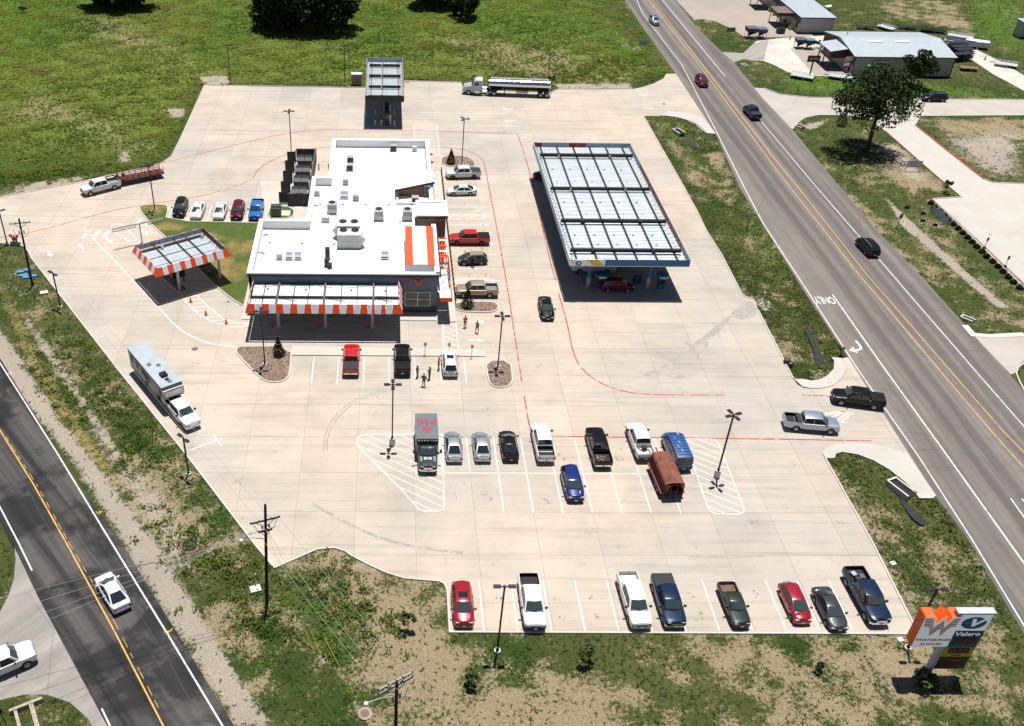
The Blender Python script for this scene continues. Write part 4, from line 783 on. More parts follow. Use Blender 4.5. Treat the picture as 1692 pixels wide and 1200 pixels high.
# east awnings: orange slats, pipe frames, sloping sheets
ea = empty('east_awning', (0, 0, 0)); ea.parent = st
for k in range(4): MB().box(7.4+.36*k, 7.55+.36*k, 115.3, 122.9, 3.9, 4.05).build('slat', ORANGE, ea)
for y in (115.4, 117.8, 120.2, 122.7): MB().box(7.25, 8.8, y-.08, y+.08, 3.7, 3.88).build('arm', ORANGE, ea)
for k in range(4): MB().box(7.3, 8.75, 116.6+1.6*k, 117.0+1.6*k, 4.07, 4.12).build('stripe_panel', STRIPE if k % 2 else ORANGE, ea)
eb = empty('east_entry_canopy', (0, 0, 0)); eb.parent = st
MB().box(7.3, 8.75, 106.9, 109.9, 3.35, 3.5).build('canopy_sheet', DECK, eb); MB().box(7.3, 8.8, 106.72, 106.88, 3.05, 3.6).build('canopy_fascia', ORANGE, eb); MB().box(8.76, 8.9, 106.75, 114.6, 3.05, 3.6).build('canopy_fascia', ORANGE, eb)
MB().box(7.3, 8.75, 110.0, 114.5, 3.35, 3.5).build('canopy_sheet', DECK, eb)
m = MB()
for y in (109.6, 111.3, 113.0, 114.7):
    m.bar((7.3, y, 5.4), (8.7, y, 5.4), .07); m.bar((8.7, y, 5.4), (8.7, y, 3.6), .07); m.bar((7.3, y, 3.7), (8.7, y, 5.4), .05)
for z in (4.2, 4.8, 5.4): m.bar((8.7, 109.6, z), (8.7, 114.7, z), .07)
m.build('pipe_frame', M('rust_red_frame', (.35, .06, .03), .6), eb)
for y0, y1 in ((128.6, 133), (141, 146), (147, 151)):
    o = MB().box(7.28, 7.34, y0, y1, .9, 2.9).build('window', GLASS_D, st)
    f = MB()
    for k in range(5): yy = y0+(y1-y0)*k/4; f.box(7.3, 7.42, yy-.04, yy+.04, .86, 2.94)
    f.box(7.3, 7.41, y0, y1, .84, .92); f.box(7.3, 7.41, y0, y1, 2.88, 2.96); f.build('frame', FRAME, o)
o = MB().box(7.26, 7.33, 116, 118.2, .15, 2.5).build('door', GLASS_D, st); MB().box(7.34, 7.4, 117.0, 117.1, .9, 1.5).build('handle', ALU, o)
o = MB().box(-17.44, -17.36, 113.5, 114.6, .13, 2.3).build('door', M('grey_door', (.35, .35, .35), .5), st); MB().box(-17.5, -17.45, 113.6, 113.7, 1.0, 1.15).build('handle', ALU, o)
# rooftop plant
def unit(x, y, w, d, h, mat=UNIT, fan=True, hood=None, z=ZR, label=None):
    u = MB().box(x-w/2, x+w/2, y-d/2, y+d/2, z+.12, z+h).build('rooftop_unit', mat, st)
    MB().box(x-w/2-.1, x+w/2+.1, y-d/2-.1, y+d/2+.1, z+.005, z+.115).build('curb', UNIT_L, u)
    m = MB(); m.box(x-w/2+.06, x+w/2-.06, y-d/2-.025, y-d/2-.004, z+.3, z+h*.55).build('louvre', TRIM if mat is ALU else UNIT_L, u)
    if fan: MB().lathe([(.001, z+h+.03), (w*.28, z+h+.04), (w*.3, z+h+.1), (w*.33, z+h+.1), (w*.33, z+h+.004)], c=(x, y+d*.15, 0), n=14).build('fan', FAN, u)
    if hood: MB().add([(x+hood*w/2, y-d/2, z+h*.9), (x+hood*(w/2+.7), y-d*.2, z+h*.55), (x+hood*w/2, y+d/2, z+h*.9), (x+hood*w/2, y-d/2, z+.4), (x+hood*w/2, y+d/2, z+.4)], [(0, 1, 2), (0, 3, 1), (1, 4, 2), (1, 3, 4)]).build('intake_hood', mat, u)
    return u
for px in ((549, 352.5), (626, 362.5), (673, 362.5)): pass
for g in ((-7.51, 128.98, 4.6), (-0.69, 126.96, 4.6), (3.43, 127.03, 4.6)): unit(g[0], g[1], 1.35, 1.5, 1.5)
for g, hd in (((-4.7, 117.96, 4.6), 1), ((-4.86, 120.59, 4.6), -1)):
    u = unit(g[0], g[1]+.9, 3.2, 2.0, 2.1, UNIT_L, False, hd)
    for dx in (-.8, .8): MB().lathe([(.001, ZR+2.13), (.42, ZR+2.14), (.45, ZR+2.22), (.52, ZR+2.22), (.52, ZR+2.104)], c=(g[0]+dx, g[1]+1.35, 0), n=16).build('fan', FAN, u)
for g, w, mt in (((-12.65, 114.95, 4.6), .9, ALU), ((-11.44, 114.97, 4.6), .9, ALU), ((-13.95, 114.93, 4.6), .75, UNIT_L), ((0.2, 115.31, 4.6), 1.0, ALU), ((-5.89, 138.56, 4.6), .8, UNIT), ((-5.92, 133.87, 4.6), 1.2, ALU), ((-4.17, 133.07, 4.6), .9, UNIT), ((-8.34, 126.06, 4.6), 1.1, UNIT_L), ((-10.05, 134.62, 4.6), .8, UNIT_L), ((5.06, 151.7, 4.6), .7, UNIT_L)): unit(g[0], g[1], w, w*.9, .85, mt, False)
for g in ((1.56, 151.87, 4.6), (-5.4, 147.05, 4.6), (-5.41, 143.98, 4.6), (4.69, 132.42, 4.6)):
    u = unit(g[0], g[1], 1.05, 1.0, 1.0, UNIT, False); MB().box(g[0]-.42, g[0]+.42, g[1]-.56, g[1]-.535, ZR+.2, ZR+.9).build('grille', FAN, u)
for g, h in (((-7.5, 115.02, 4.6), 1.7), ((-7.1, 112.57, 4.6), .7), ((-7.52, 113.05, 4.6), 1.1)): MB().box(g[0]-.3, g[0]+.3, g[1]-.3, g[1]+.3, ZR, ZR+h).build('exhaust_stack', TRIM, st)
o = MB().lathe([(.001, ZR+.75), (.3, ZR+.7), (.42, ZR+.5), (.3, ZR+.3), (.3, ZR)], c=(*(-4.23, 125.37, 4.6)[:2], 0), n=14).build('roof_vent', UNIT_L, st)
PIPE = M('white_pvc_pipe', (.7, .7, .68), .5)
for pts in (((-9.41, 131.34, 4.6), (4.14, 131.59, 4.6)), ((-15.67, 119.35, 4.6), (-6.82, 119.05, 4.6)), ((-7.41, 119.31, 4.6), (-7.2, 114.7, 4.6)), ((2.43, 131.56, 4.6), (2.36, 125.87, 4.6))):
    a, b = pts; MB().tube((a[0], a[1], ZR+.16), (b[0], b[1], ZR+.16), .05, n=6).build('roof_pipe', PIPE, st)
    nb = int((Vector(a)-Vector(b)).length/3.2)
    for k in range(nb+1): q = Vector(a).lerp(Vector(b), k/max(1, nb)); MB().box(q.x-.1, q.x+.1, q.y-.1, q.y+.1, ZR+.002, ZR+.2).build('pipe_block', TRIM, st)
for g in ((-16.4, 121.66, 4.6), (-16.47, 116.57, 4.6), (-10.2, 131.12, 4.6), (-10.48, 125.64, 4.6)):
    m = MB()
    for k in range(14): a = random.uniform(0, 6.28); r = random.uniform(0, .5); m.cbox((g[0]+r*math.cos(a), g[1]+r*math.sin(a)*.7, ZR+.03), (random.uniform(.1, .3), random.uniform(.08, .2), .04), a)
    m.build('debris_patch', M('brown_roof_debris', (.20, .12, .08), .9), st)

# ================================================================ steel canopies
def v_badge(parent, loc, r, face=UPRIGHT):
    b = MB().lathe([(.001, 0), (r, 0), (r, -.06), (r*.98, -.06)], n=28).build('badge_disc', M('badge_blue', (.015, .12, .26), .4), parent); b.location = loc; b.rotation_euler = face
    MB().lathe([(r*.99, .012), (r*1.12, .012), (r*1.12, -.08)], n=28).build('badge_rim', WHITE, b)
    lettering('V', WHITE, b, (0, 0, .02), (0, 0, 0), r*1.55, r*.06, .25, 1.2); return b
FUEL_BLUE = M('fuel_blue', (.008, .11, .26), .45, var=.04); FUEL_YEL = M('fuel_yellow', (.62, .46, .02), .5)
BACK_GREY = M('grey_panel_back', (.22, .27, .31), .6); BACK_RED = M('red_panel_back', (.22, .012, .015), .6)
def pump(parent_label, loc, rz, group='fuel pumps'):
    p_ = empty('fuel_pump', loc, rz, parent_label, 'fuel pump', group)
    PB = M('pump_body_dark', (.03, .035, .04), .5)
    MB().box(-.45, .45, -.3, .3, .15, 1.75).build('pump_body', PB, p_); MB().box(-.46, .46, -.31, .31, .25, .75).build('pump_skirt', FUEL_BLUE, p_)
    MB().box(-.3, .3, -.33, -.312, 1.15, 1.55).build('screen', GLASS_D, p_); MB().box(-.55, .55, -.45, .45, 0, .15).build('plinth', C_KERB, p_)
    MB().lathe([(.001, 2.55), (.85, 2.5), (.85, 2.05), (.001, 2.0)], n=20).build('pump_topper', FUEL_BLUE, p_)
    lettering('Valero', WHITE, p_, (0, -.87, 2.27), UPRIGHT, .38, .008)
    MB().box(-.35, .35, -.1, .1, 1.75, 2.02).build('neck', WHITE, p_)
    part('hose', BLACK, p_, lambda m: m.path([(.47, 0, 1.5), (.65, -.1, 1.0), (.6, -.1, .5), (.48, -.05, .9)], .03)); return p_
def canopy(name, label, x0, x1, y0, y1, zb, zt, deckz, girders, purlins, cols, fasc, back, pitch, girder_over=.5, joist=BEAM, gm=BEAM):
    c = empty(name, (0, 0, 0), 0, label, 'canopy')
    deck(c, x0+.12, x1-.12, y0+.12, y1-.12, deckz, pitch, 'X', rib=.44)
    MB().box(x0+.14, x1-.14, y0+.14, y1-.14, deckz-.3, deckz-.2).build('soffit', M('dark_underlayer', (.10, .10, .105), .7), c)  # unseen dark sheet, added to stop sun falling through the deck gaps
    # fascia, outside and inside skins in separate panels
    for nm, (xa, ya, xb, yb) in dict(s=(x0, y0, x1, y0), e=(x1, y0, x1, y1), n=(x1, y1, x0, y1), w=(x0, y1, x0, y0)).items():
        L = math.hypot(xb-xa, yb-ya); n = max(2, int(L/1.35)); d = Vector(((xb-xa)/L, (yb-ya)/L)); inw = Vector((-d.y, d.x))
        for i in range(n):
            p0 = Vector((xa, ya))+d*(L*i/n+.004); p1 = Vector((xa, ya))+d*(L*(i+1)/n-.004)
            mt = back(nm, (i+.5)/n)
            MB().prism([tuple(p0+inw*.09), tuple(p1+inw*.09), tuple(p1+inw*.06), tuple(p0+inw*.06)], deckz-.1, zt-.02).build('liner_panel', mt, c)
            if i: MB().bar((*(p0+inw*.2), deckz), (*(p0+inw*.1), zt-.05), .04).build('stay', GALV, c)
            if fasc: MB().prism([tuple(p0), tuple(p1), tuple(p1+inw*.055), tuple(p0+inw*.055)], zb, zt).build('fascia_panel', fasc(nm, (i+.5)/n), c)
    for gy_, h in girders:
        m = MB(); zt_ = deckz+h
        m.box(x0+girder_over, x1-girder_over, gy_-.17, gy_+.17, zt_-.04, zt_); m.box(x0+girder_over, x1-girder_over, gy_-.03, gy_+.03, zt_-.42, zt_-.04); m.box(x0+girder_over, x1-girder_over, gy_-.16, gy_+.16, zt_-.46, zt_-.42); m.build('girder', gm, c)
    for px_, w in purlins:
        m = MB(); m.box(px_-w/2, px_+w/2, y0+.3, y1-.3, deckz+.22, deckz+.25); m.box(px_-.025, px_+.025, y0+.3, y1-.3, deckz+.05, deckz+.22); m.box(px_-w/2, px_+w/2, y0+.3, y1-.3, deckz+.047, deckz+.06); m.build('purlin', joist, c)
    for (cx_, cy_2), (h0, mt) in cols:
        k = MB().box(cx_-.2, cx_+.2, cy_2-.2, cy_2+.2, 0, deckz-.06).build('column', mt, c); MB().box(cx_-.17, cx_+.17, cy_2-.17, cy_2+.17, deckz-.055, deckz+.75).build('column_stub', GALV if cy_2 > 130 else BEAM, k)
        MB().box(cx_-.24, cx_+.24, cy_2-.24, cy_2+.24, .0, h0).build('column_sleeve', M('column_pale', (.35, .37, .38), .5), k)
        MB().box(cx_-.16, cx_+.16, cy_2-.16, cy_2+.16, deckz+.75, deckz+.8).build('column_cap', GALV if h0 < 2 else BEAM, k)
    return c
# big fuel canopy
gx0, gx1, gy0, gy1 = 24.75, 40.85, 112.95, 152.6
def gf(side, u):
    if side == 's': return WHITE if u < .27 else FUEL_BLUE
    if side == 'w': return WHITE if u > .88 else M('pale_blue_fascia', (.35, .47, .58), .5)
    return FUEL_BLUE
def gb(side, u):
    if side == 'n': return BACK_RED if (.88 < u or .42 < u < .62) else BACK_GREY
    if side == 'e': return BACK_RED if .1 < u < .8 else BACK_GREY
    return BACK_GREY
PUR = [gx0+1.15+2.72*k for k in range(6)]
GC = canopy('fuel_canopy', 'large white decked fuel canopy with blue fascia, black beams on top and yellow flash', gx0, gx1, gy0, gy1, 5.0, 5.95, 5.15,
            [(115.9, .85), (124.6, .85), (135.3, .85), (147.9, .85)], [(x, .22) for x in PUR], [((x, y), (1.6, FUEL_BLUE)) for y in (115.9, 124.6, 135.3, 147.9) for x in (28.3, 36.6)], gf, gb, 1.32)
m = MB(); m.add([(27.05, gy0-.03, 5.92), (28.35, gy0-.03, 5.92), (29.45, gy0-.03, 5.03), (28.0, gy0-.03, 5.03)], [(0, 3, 2, 1)]); m.build('yellow_flash', FUEL_YEL, GC)
MB().add([(28.35, gy0-.02, 5.92), (29.5, gy0-.02, 5.92), (29.5, gy0-.02, 5.03), (29.45, gy0-.02, 5.03)], [(0, 3, 2, 1)]).build('white_flash', WHITE, GC)
MB().box(gx0-.03, gx0-.005, 115.6, 117.0, 5.03, 5.92).build('yellow_flash', FUEL_YEL, GC)
MB().box(gx0, gx1, gy0-.02, gy0-.004, 4.93, 5.0).build('fascia_lip', WHITE, GC)
v_badge(GC, (25.95, gy0-.08, 5.45), .42)
for k in range(30):
    y = gy0+.9+1.3*k; MB().bar((gx1-1.0, y, 5.25), (gx1-.12, y+.25, 5.85), .05).build('brace', GALV, GC); MB().bar((gx0+.12, y, 5.75), (gx0+.8, y, 5.25), .06).build('brace', BEAM, GC)
for x in PUR[:-1]: part('cable', BEAM, GC, lambda m: m.path([(x+.2, 113.6, 5.25), (x+.9, 114.1, 5.27), (x+1.7, 113.7, 5.27), (x+2.6, 114.0, 5.25)], .04))
for x in PUR[:-1]:
    for y in (118.5, 121.3, 128, 131.7, 139, 143.5, 149.8, 113.4): MB().box(x+.5+.25, x+.5+.55, y-.1, y+.1, 5.2, 5.32).build('light_box', UNIT, GC)
for j, y in enumerate((115.4, 124.3, 135.0, 147.4)):
    for i, x in enumerate((29.9, 38.3)): pump('blue topped fuel pump %s under the large canopy, %s of its pair' % (('nearest the front edge', 'in the second row', 'in the third row', 'at the far end')[j], ('left', 'right')[i]), (x, y, 0), 0, 'fuel pumps under the large canopy')
for g, lb in (((35.47, 117.21), 'dark blue waste bin between the pumps under the front of the fuel canopy'),):
    b = empty('waste_bin', g, 0, lb, 'bin'); MB().box(-.45, .45, -.3, .3, 0, 1.0).build('bin_body', M('bin_blue', (.02, .06, .14), .5), b); MB().box(-.48, .48, -.33, .33, 1.0, 1.08).build('lid', M('bin_lid_blue', (.02, .09, .2), .5), b)
def hoop(loc, lb, rz=0):
    h = tag(MB().path([(-.5, 0, 0), (-.5, 0, .95), (-.35, 0, 1.1), (.35, 0, 1.1), (.5, 0, .95), (.5, 0, 0)], .06, 8).build('guard_hoop', M('blue_hoop_paint', (.02, .09, .22), .5), loc=(*loc, 0), rz=rz), lb, 'guard rail', 'pump guards')
hoop((39.31, 117.59), 'blue guard hoop beside the front right fuel pump', R(90)); hoop((27.94, 117.44), 'blue guard hoop beside the front left column', R(90))
hoop((36.02, 117.38), 'blue guard hoop beside the waste bin', R(90))
# diesel canopy behind the store
DCAN = M('diesel_fascia_black', (.012, .013, .015), .5)
DP = canopy('diesel_canopy', 'narrow diesel canopy with black front behind the store', -3.5, 3.65, 173.7, 195.3, 4.87, 6.0, 5.1,
            [(174.3, .75), (179.6, .75), (185.6, .75), (191.8, .75)], [(-2.45, .14), (-.35, .14), (2.65, .14)], [((-.5, y), (1.2, BEAM)) for y in (174.6, 179.6, 185.6, 191.8)],
            lambda s_, u: DCAN if s_ == 's' else BACK_GREY, lambda s_, u: BACK_GREY if s_ != 's' else DCAN, 1.35, .55, BEAM_B)
for k in range(15):
    y = 174.6+1.4*k; MB().bar((-3.35, y, 5.7), (-2.6, y, 5.3), .06).build('brace', UNIT, DP); MB().bar((3.5, y, 5.7), (2.8, y, 5.3), .06).build('brace', UNIT, DP)
for j, y in enumerate((174.8, 179.8)):
    isl = tag(MB().box(-1.9, 2.1, y-1.0, y+.9, 0, .16).build('pump_island', C_WALK), 'low concrete pump island %s under the diesel canopy' % ('nearest the store', 'second back')[j], 'kerb')
    d_ = empty('diesel_pump', (.55, y, .16), 0, 'tall dark diesel dispenser %s under the narrow canopy' % ('at the front', 'behind the first one')[j], 'fuel pump')
    MB().box(-.4, .4, -.55, .55, 0, 2.3).build('pump_body', TRIM, d_); MB().box(.405, .75, -.5, .5, 0, 2.0).build('side_panel', UNIT_L, d_); MB().box(-.3, .3, -.575, -.555, 1.3, 1.8).build('screen', GLASS_D, d_)
    for q, sx in enumerate((-1.7, 1.9)):
        bb = tag(MB().tube((0, 0, 0), (0, 0, 1.1), .11, n=10).build('bollard', UNIT_L, loc=(sx, y-.8, .16)), 'grey bollard at the %s corner of the %s diesel island' % (('left', 'right')[q], ('front', 'second')[j]), 'bollard')
# orange striped order canopy over the menu lane
mc = empty('menu_canopy', (-29.76, 110.81, 0), R(33.6), 'orange and white striped order canopy standing on the lawn edge', 'canopy')
ML, MW = 10.9, 8.35; zb, zt, ln_ = 3.97, 5.0, .45
A_, B_, C_, D_ = (ln_, ln_), (ML-ln_, ln_), (ML-ln_, MW-ln_), (ln_, MW-ln_)
striped(mc, A_, B_, zt, zb, ln_, cells_from([(45, 90), (140, 205), (250, 300), (345, 410), (455, 515), (545, 610)], 0, 650), -1)
striped(mc, B_, C_, zt, zb, ln_, cells_from([(12, 25), (38, 50), (62, 75)], 0, 100), 1); striped(mc, C_, D_, zt, zb, ln_, cells_from([(8, 16), (26, 34), (44, 52), (62, 70), (80, 88)], 0, 100), 1)
striped(mc, D_, A_, zt, zb, ln_, cells_from([(10, 21), (33, 45), (57, 69), (81, 93)], 0, 100), 1)
MB().box(.4, ML-.4, .4, MW-.4, 4.0, 4.1).build('soffit', M('canopy_soffit', (.5, .5, .5), .6), mc)
deck(mc, .6, ML-.6, .6, MW-.6, 4.2, 1.1, 'X', rib=.28)
for i in range(9):
    w = (MW-1.2)/9
    x = .62+(ML-1.24)*i/9; MB().box(x+.01, x+(ML-1.24)/9-.01, MW-.56, MW-.5, 4.15, 4.95).build('liner_panel', BACK_GREY, mc); MB().bar((x, MW-.6, 4.2), (x, MW-.5, 4.95), .06).build('stay', BEAM, mc)
for i in range(7): y = .62+(MW-1.24)*i/7; MB().box(ML-.56, ML-.5, y+.01, y+(MW-1.24)/7-.01, 4.15, 4.95).build('liner_panel', BEAM, mc); MB().bar((ML-1.1, y, 4.3), (ML-.5, y, 4.9), .05).build('stay', BEAM, mc)
for x in (2.9, 5.9, 7.6): MB().box(x-.07, x+.07, .6, MW-.7, 4.27, 4.5).build('purlin', BEAM, mc)
MB().box(.7, ML-.8, MW-1.7, MW-1.45, 4.3, 4.6).build('girder', BEAM_B, mc)
for y in (2.2, 4.4): MB().box(.8, ML-.8, y-.03, y+.03, 4.28, 4.34).build('conduit', BEAM, mc)
for (x, y) in ((3.6, 1.75), (3.6, 6.3), (9.55, 1.55), (9.55, 6.3)): MB().box(x-.15, x+.15, y-.15, y+.15, 0, 4.6 if y > 5 else 4.1).build('post', M('pale_post', (.5, .5, .49), .6), mc); MB().box(x-.2, x+.2, y-.2, y+.2, 4.6 if y > 5 else 4.1, 4.75 if y > 5 else 4.15).build('post_cap', GALV, mc)
for x, y in ((9.3, 1.3), (9.3, 6.9)): MB().box(x-.12, x+.12, y-.12, y+.12, 4.3, 4.55).build('blue_junction', M('bright_blue_box', (.02, .16, .5), .5), mc)
mb_ = empty('menu_board', (-28.08, 116.19), R(33), 'dark menu board standing on the rock island under the striped canopy', 'menu board'); MB().box(-.9, .9, -.12, .12, .9, 2.4).build('board', TRIM, mb_); MB().box(-.7, -.55, -.08, .08, .1, .9).build('leg', TRIM, mb_); MB().box(.55, .7, -.08, .08, .1, .9).build('leg', TRIM, mb_); MB().box(-.8, .8, -.145, -.123, 1.0, 2.3).build('screen', GLASS_D, mb_)
# height bar ahead of the order lane
hb = empty('height_bar', (-35.59, 127.85), R(28), 'thin grey clearance bar on a single post across the order lane', 'height bar')
MB().box(-.09, .09, -.09, .09, 0, 3.0).build('post', GALV, hb); MB().box(-4.0, 3.7, -.09, .09, 3.0, 3.18).build('beam', GALV, hb); MB().box(-4.0, -.5, -.05, .05, 2.65, 2.73).build('warning_tube', UNIT, hb); MB().box(1.2, 3.7, -.05, .05, 2.65, 2.73).build('warning_tube', UNIT, hb)
for x in (-3.9, -.6, 1.3, 3.6): MB().box(x-.02, x+.02, -.02, .02, 2.73, 3.0).build('chain', UNIT, hb)
MB().box(-4.0, -.4, -.05, .05, 0.02, .05).build('ground_rail', UNIT, hb)

# ================================================================ bin enclosure behind the store
en = empty('bin_enclosure', (0, 0, 0), 0, 'charcoal walled bin enclosure with open gates left of the store', 'enclosure'); ENC = M('charcoal_block', (.055, .056, .06), .85, var=.15, scale=5)
MB().box(-11.95, -11.65, 140.6, 158.4, 0, 2.1).build('wall', ENC, en); MB().box(-15.1, -11.96, 158.1, 158.4, 0, 2.1).build('wall', ENC, en)
MB().box(-15.15, -13.9, 140.4, 140.7, 0, 2.1).build('wall', ENC, en); MB().box(-12.7, -11.96, 140.4, 140.7, 0, 2.1).build('wall', ENC, en); MB().box(-13.88, -12.72, 140.5, 140.58, .05, 2.0).build('gate', BEAM, en)
for y0 in (141.2, 145.3, 149.4, 153.6):
    for dx, yy in ((0, y0), (0, y0+3.6)):
        g_ = MB().box(-16.6, -15.2, yy-.05, yy+.05, .15, 2.0).build('gate', BEAM, en); MB().box(-15.25, -15.1, yy-.08, yy+.08, 0, 2.25).build('post', BEAM, g_)
for k, y0 in enumerate((142.2, 146.4, 150.4, 154.8)):
    d_ = empty('waste_skip', (-13.5, y0+.9, 0), 0, 'black lidded waste skip in the enclosure, %s from the store front' % ('nearest', 'second', 'third', 'farthest')[k], 'skip', 'skips in the enclosure')
    m = MB(); m.add([(-1.15, -.75, .15), (1.15, -.75, .15), (1.15, .75, .15), (-1.15, .75, .15), (-1.25, -.85, 1.35), (1.25, -.85, 1.35), (1.25, .85, 1.7), (-1.25, .85, 1.7)], [(3, 2, 1, 0), (0, 1, 5, 4), (1, 2, 6, 5), (2, 3, 7, 6), (3, 0, 4, 7)]); m.build('bin_body', BLACK, d_)
    for sx in (-1, 1): MB().add([(sx*.03, -.9, 1.38), (sx*1.27, -.9, 1.38), (sx*1.27, .0, 1.66), (sx*.03, .0, 1.66), (sx*.03, .88, 1.75), (sx*1.27, .88, 1.75)], [(0, 1, 2, 3), (3, 2, 5, 4)]).build('lid', M('bin_lid_black', (.02, .02, .021), .35), d_)
gb_ = empty('transformer_box', (-16.64, 136.88), 0, 'dark green transformer cabinet on the small lawn by the store', 'transformer'); MB().box(-.75, .75, -.7, .7, .1, 1.55).build('cabinet', M('transformer_green', (.035, .055, .04), .5), gb_); MB().box(-.8, .8, -.2, .75, 1.55, 1.72).build('lid', M('transformer_green', (.035, .055, .04), .5), gb_); MB().box(-.02, .02, -.72, -.705, .2, 1.5).build('door_seam', BLACK, gb_)
tag(MB().box(-1.0, 1.0, -.9, .9, .0, .12).build('equipment_pad', C_KERB, loc=(*(-15.58, 137.73), 0)), 'small pale concrete pad beside the green cabinet', 'pad')
for g, lb in (((-11.04, 154.26), 'black bollard behind the store, left of the pair'), ((-9.39, 154.29), 'black bollard behind the store, right of the pair')): tag(MB().tube((0, 0, 0), (0, 0, 1.1), .09, n=10).build('bollard', BLACK, loc=(*g, 0)), lb, 'bollard')
ub = empty('utility_cabinet', (-5.65, 196.53), 0, 'brown panelled utility cabinet with pale top left of the diesel canopy', 'cabinet')
MB().box(-1.0, 1.0, -.6, .6, 0, 2.3).build('cabinet_body', M('brown_cabinet', (.16, .11, .09), .7, var=.2), ub); MB().box(-1.1, 1.1, -.7, .7, 2.3, 2.4).build('lid', M('cabinet_lid', (.5, .55, .58), .5), ub)
for x in (-.5, .5): MB().box(x-.44, x+.44, -.63, -.605, .5, 2.2).build('door', M('brown_cabinet_door', (.19, .13, .105), .7), ub)
# black bollards along the east walk
b0 = None
for k in range(34):
    y = 153.4-(153.4-111.2)*k/33
    if 117.0 < y < 123.0 and k % 2 == 0 and False: continue
    o = MB().tube((0, 0, 0), (0, 0, .95), .085, n=8).build('walk_bollard', BLACK, loc=(9.72, y, .15)) if b0 is None else again(b0, None, (9.72, y, .15))
    b0 = b0 or o; tag(o, 'short black bollard in the long row along the east walk of the store', 'bollard', 'bollards along the east walk')

# ================================================================ metal sheds across the highway
SHED = M('pale_metal_siding', (.36, .345, .325), .6, .05, var=.06, scale=1.0); SHED_R = M('blue_grey_metal_roof', (.36, .40, .43), .45, .1, var=.05, scale=.6); SHED_D = M('dark_brown_metal', (.035, .022, .018), .6)
def seams(parent, pts_a, pts_b, n, mat, r=.03):
    m = MB()
    for k in range(n+1): a = Vector(pts_a[0]).lerp(Vector(pts_a[1]), k/n); b = Vector(pts_b[0]).lerp(Vector(pts_b[1]), k/n); m.bar(a, b, r, r)
    return m.build('roof_ribs', mat, parent)
s1 = empty('metal_shop', (0, 0, 0), 0, 'pale metal shop building with blue grey roof and brown porch across the highway', 'building')
x0, x1, y0, y1, ze, zr = 100.0, 121.4, 205.3, 222.8, 4.25, 5.5; ym = 214.2
m = MB(); m.box(x0, x1, y0, y0+.2, 0, ze); m.build('wall', SHED, s1); MB().box(x0, x1, y1-.2, y1, 0, ze).build('wall', SHED, s1)
for xx in (x0, x1-.2): MB().add([(xx+d, y, z) for d in (0, .2) for y, z in ((y0+.2, 0), (y1-.2, 0), (y1-.2, ze), (ym, zr), (y0+.2, ze))], [(4, 3, 2, 1, 0), (5, 6, 7, 8, 9), (0, 1, 6, 5), (1, 2, 7, 6), (2, 3, 8, 7), (3, 4, 9, 8), (4, 0, 5, 9)]).build('wall', SHED, s1)
for sgn, ya in ((1, y0-.35), (-1, y1+.35)):
    a = [(x0-.3, ya, ze+.0), (x1+.3, ya, ze+.0), (x1+.3, ym, zr+.1), (x0-.3, ym, zr+.1)]
    MB().add(a + [(x, y, z-.12) for x, y, z in a], [(0, 1, 2, 3) if sgn > 0 else (3, 2, 1, 0), (4, 7, 6, 5), (0, 4, 5, 1), (1, 5, 6, 2), (2, 6, 7, 3), (3, 7, 4, 0)]).build('roof', SHED_R, s1)
    seams(s1, (a[0], a[1]), (a[3], a[2]), 36, SHED_R)
for x in np.arange(x0+.3, x1, .55): pass
m = MB()
for x in np.arange(x0+.25, x1, .5): m.box(x-.03, x+.03, y0-.03, y0-.002, .1, ze-.1)
m.build('siding_ribs', SHED, s1)
MB().box(x0-.06, x1+.06, y0-.06, y0-.035, 0, .25).build('base_trim', SHED_D, s1); MB().box(x0-.35, x1+.35, y0-.42, y0-.352, ze-.15, ze+.05).build('gutter', SHED_D, s1)
for x in (x0, x1): MB().box(x-.1, x+.1, y0-.09, y0-.062, 0, ze).build('corner_trim', SHED_D, s1)
for x in (106.6, 112.6): MB().box(x-1.6, x+1.6, ym-2.4, ym-1.6, 5.1, 5.42).build('ridge_vent', WHITE, s1)
MB().tube((102.8, 218, 4.8), (102.8, 218, 5.9), .12, n=8).build('flue', UNIT_L, s1)
pc = MB().add([(96.2, 209.2, 4.0), (100.0, 209.2, 4.6), (100.0, 215.6, 4.6), (96.2, 215.6, 4.0), (96.2, 209.2, 2.6), (100.0, 209.2, 2.6), (100, 215.6, 2.6), (96.2, 215.6, 2.6)], [(0, 1, 2, 3), (0, 4, 5, 1), (3, 2, 6, 7), (0, 3, 7, 4)]).build('porch', SHED_D, s1)
MB().add([(96.0, 209.0, 4.06), (100.4, 209.0, 4.75), (100.4, 215.8, 4.75), (96.0, 215.8, 4.06)], [(0, 1, 2, 3)]).build('porch_roof', SHED_R, pc)
for y in (209.5, 212.4, 215.3): MB().box(96.3, 96.5, y-.1, y+.1, 0, 2.7).build('porch_post', SHED_D, pc)
MB().add([(99.9, 205.4, 2.2), (99.9, 209.1, 2.2), (99.9, 209.1, 4.6), (99.9, 205.4, 4.25)], [(0, 3, 2, 1)]).build('brown_gable', SHED_D, s1); MB().add([(99.9, 215.7, 1.5), (99.9, 222.8, 1.5), (99.9, 222.8, 4.3), (99.9, 215.7, 5.4)], [(0, 3, 2, 1)]).build('brown_gable', SHED_D, s1)
for y in (206.3, 217, 219.5): MB().box(99.82, 99.88, y, y+.8, .6, 2.1).build('window', GLASS_D, s1)
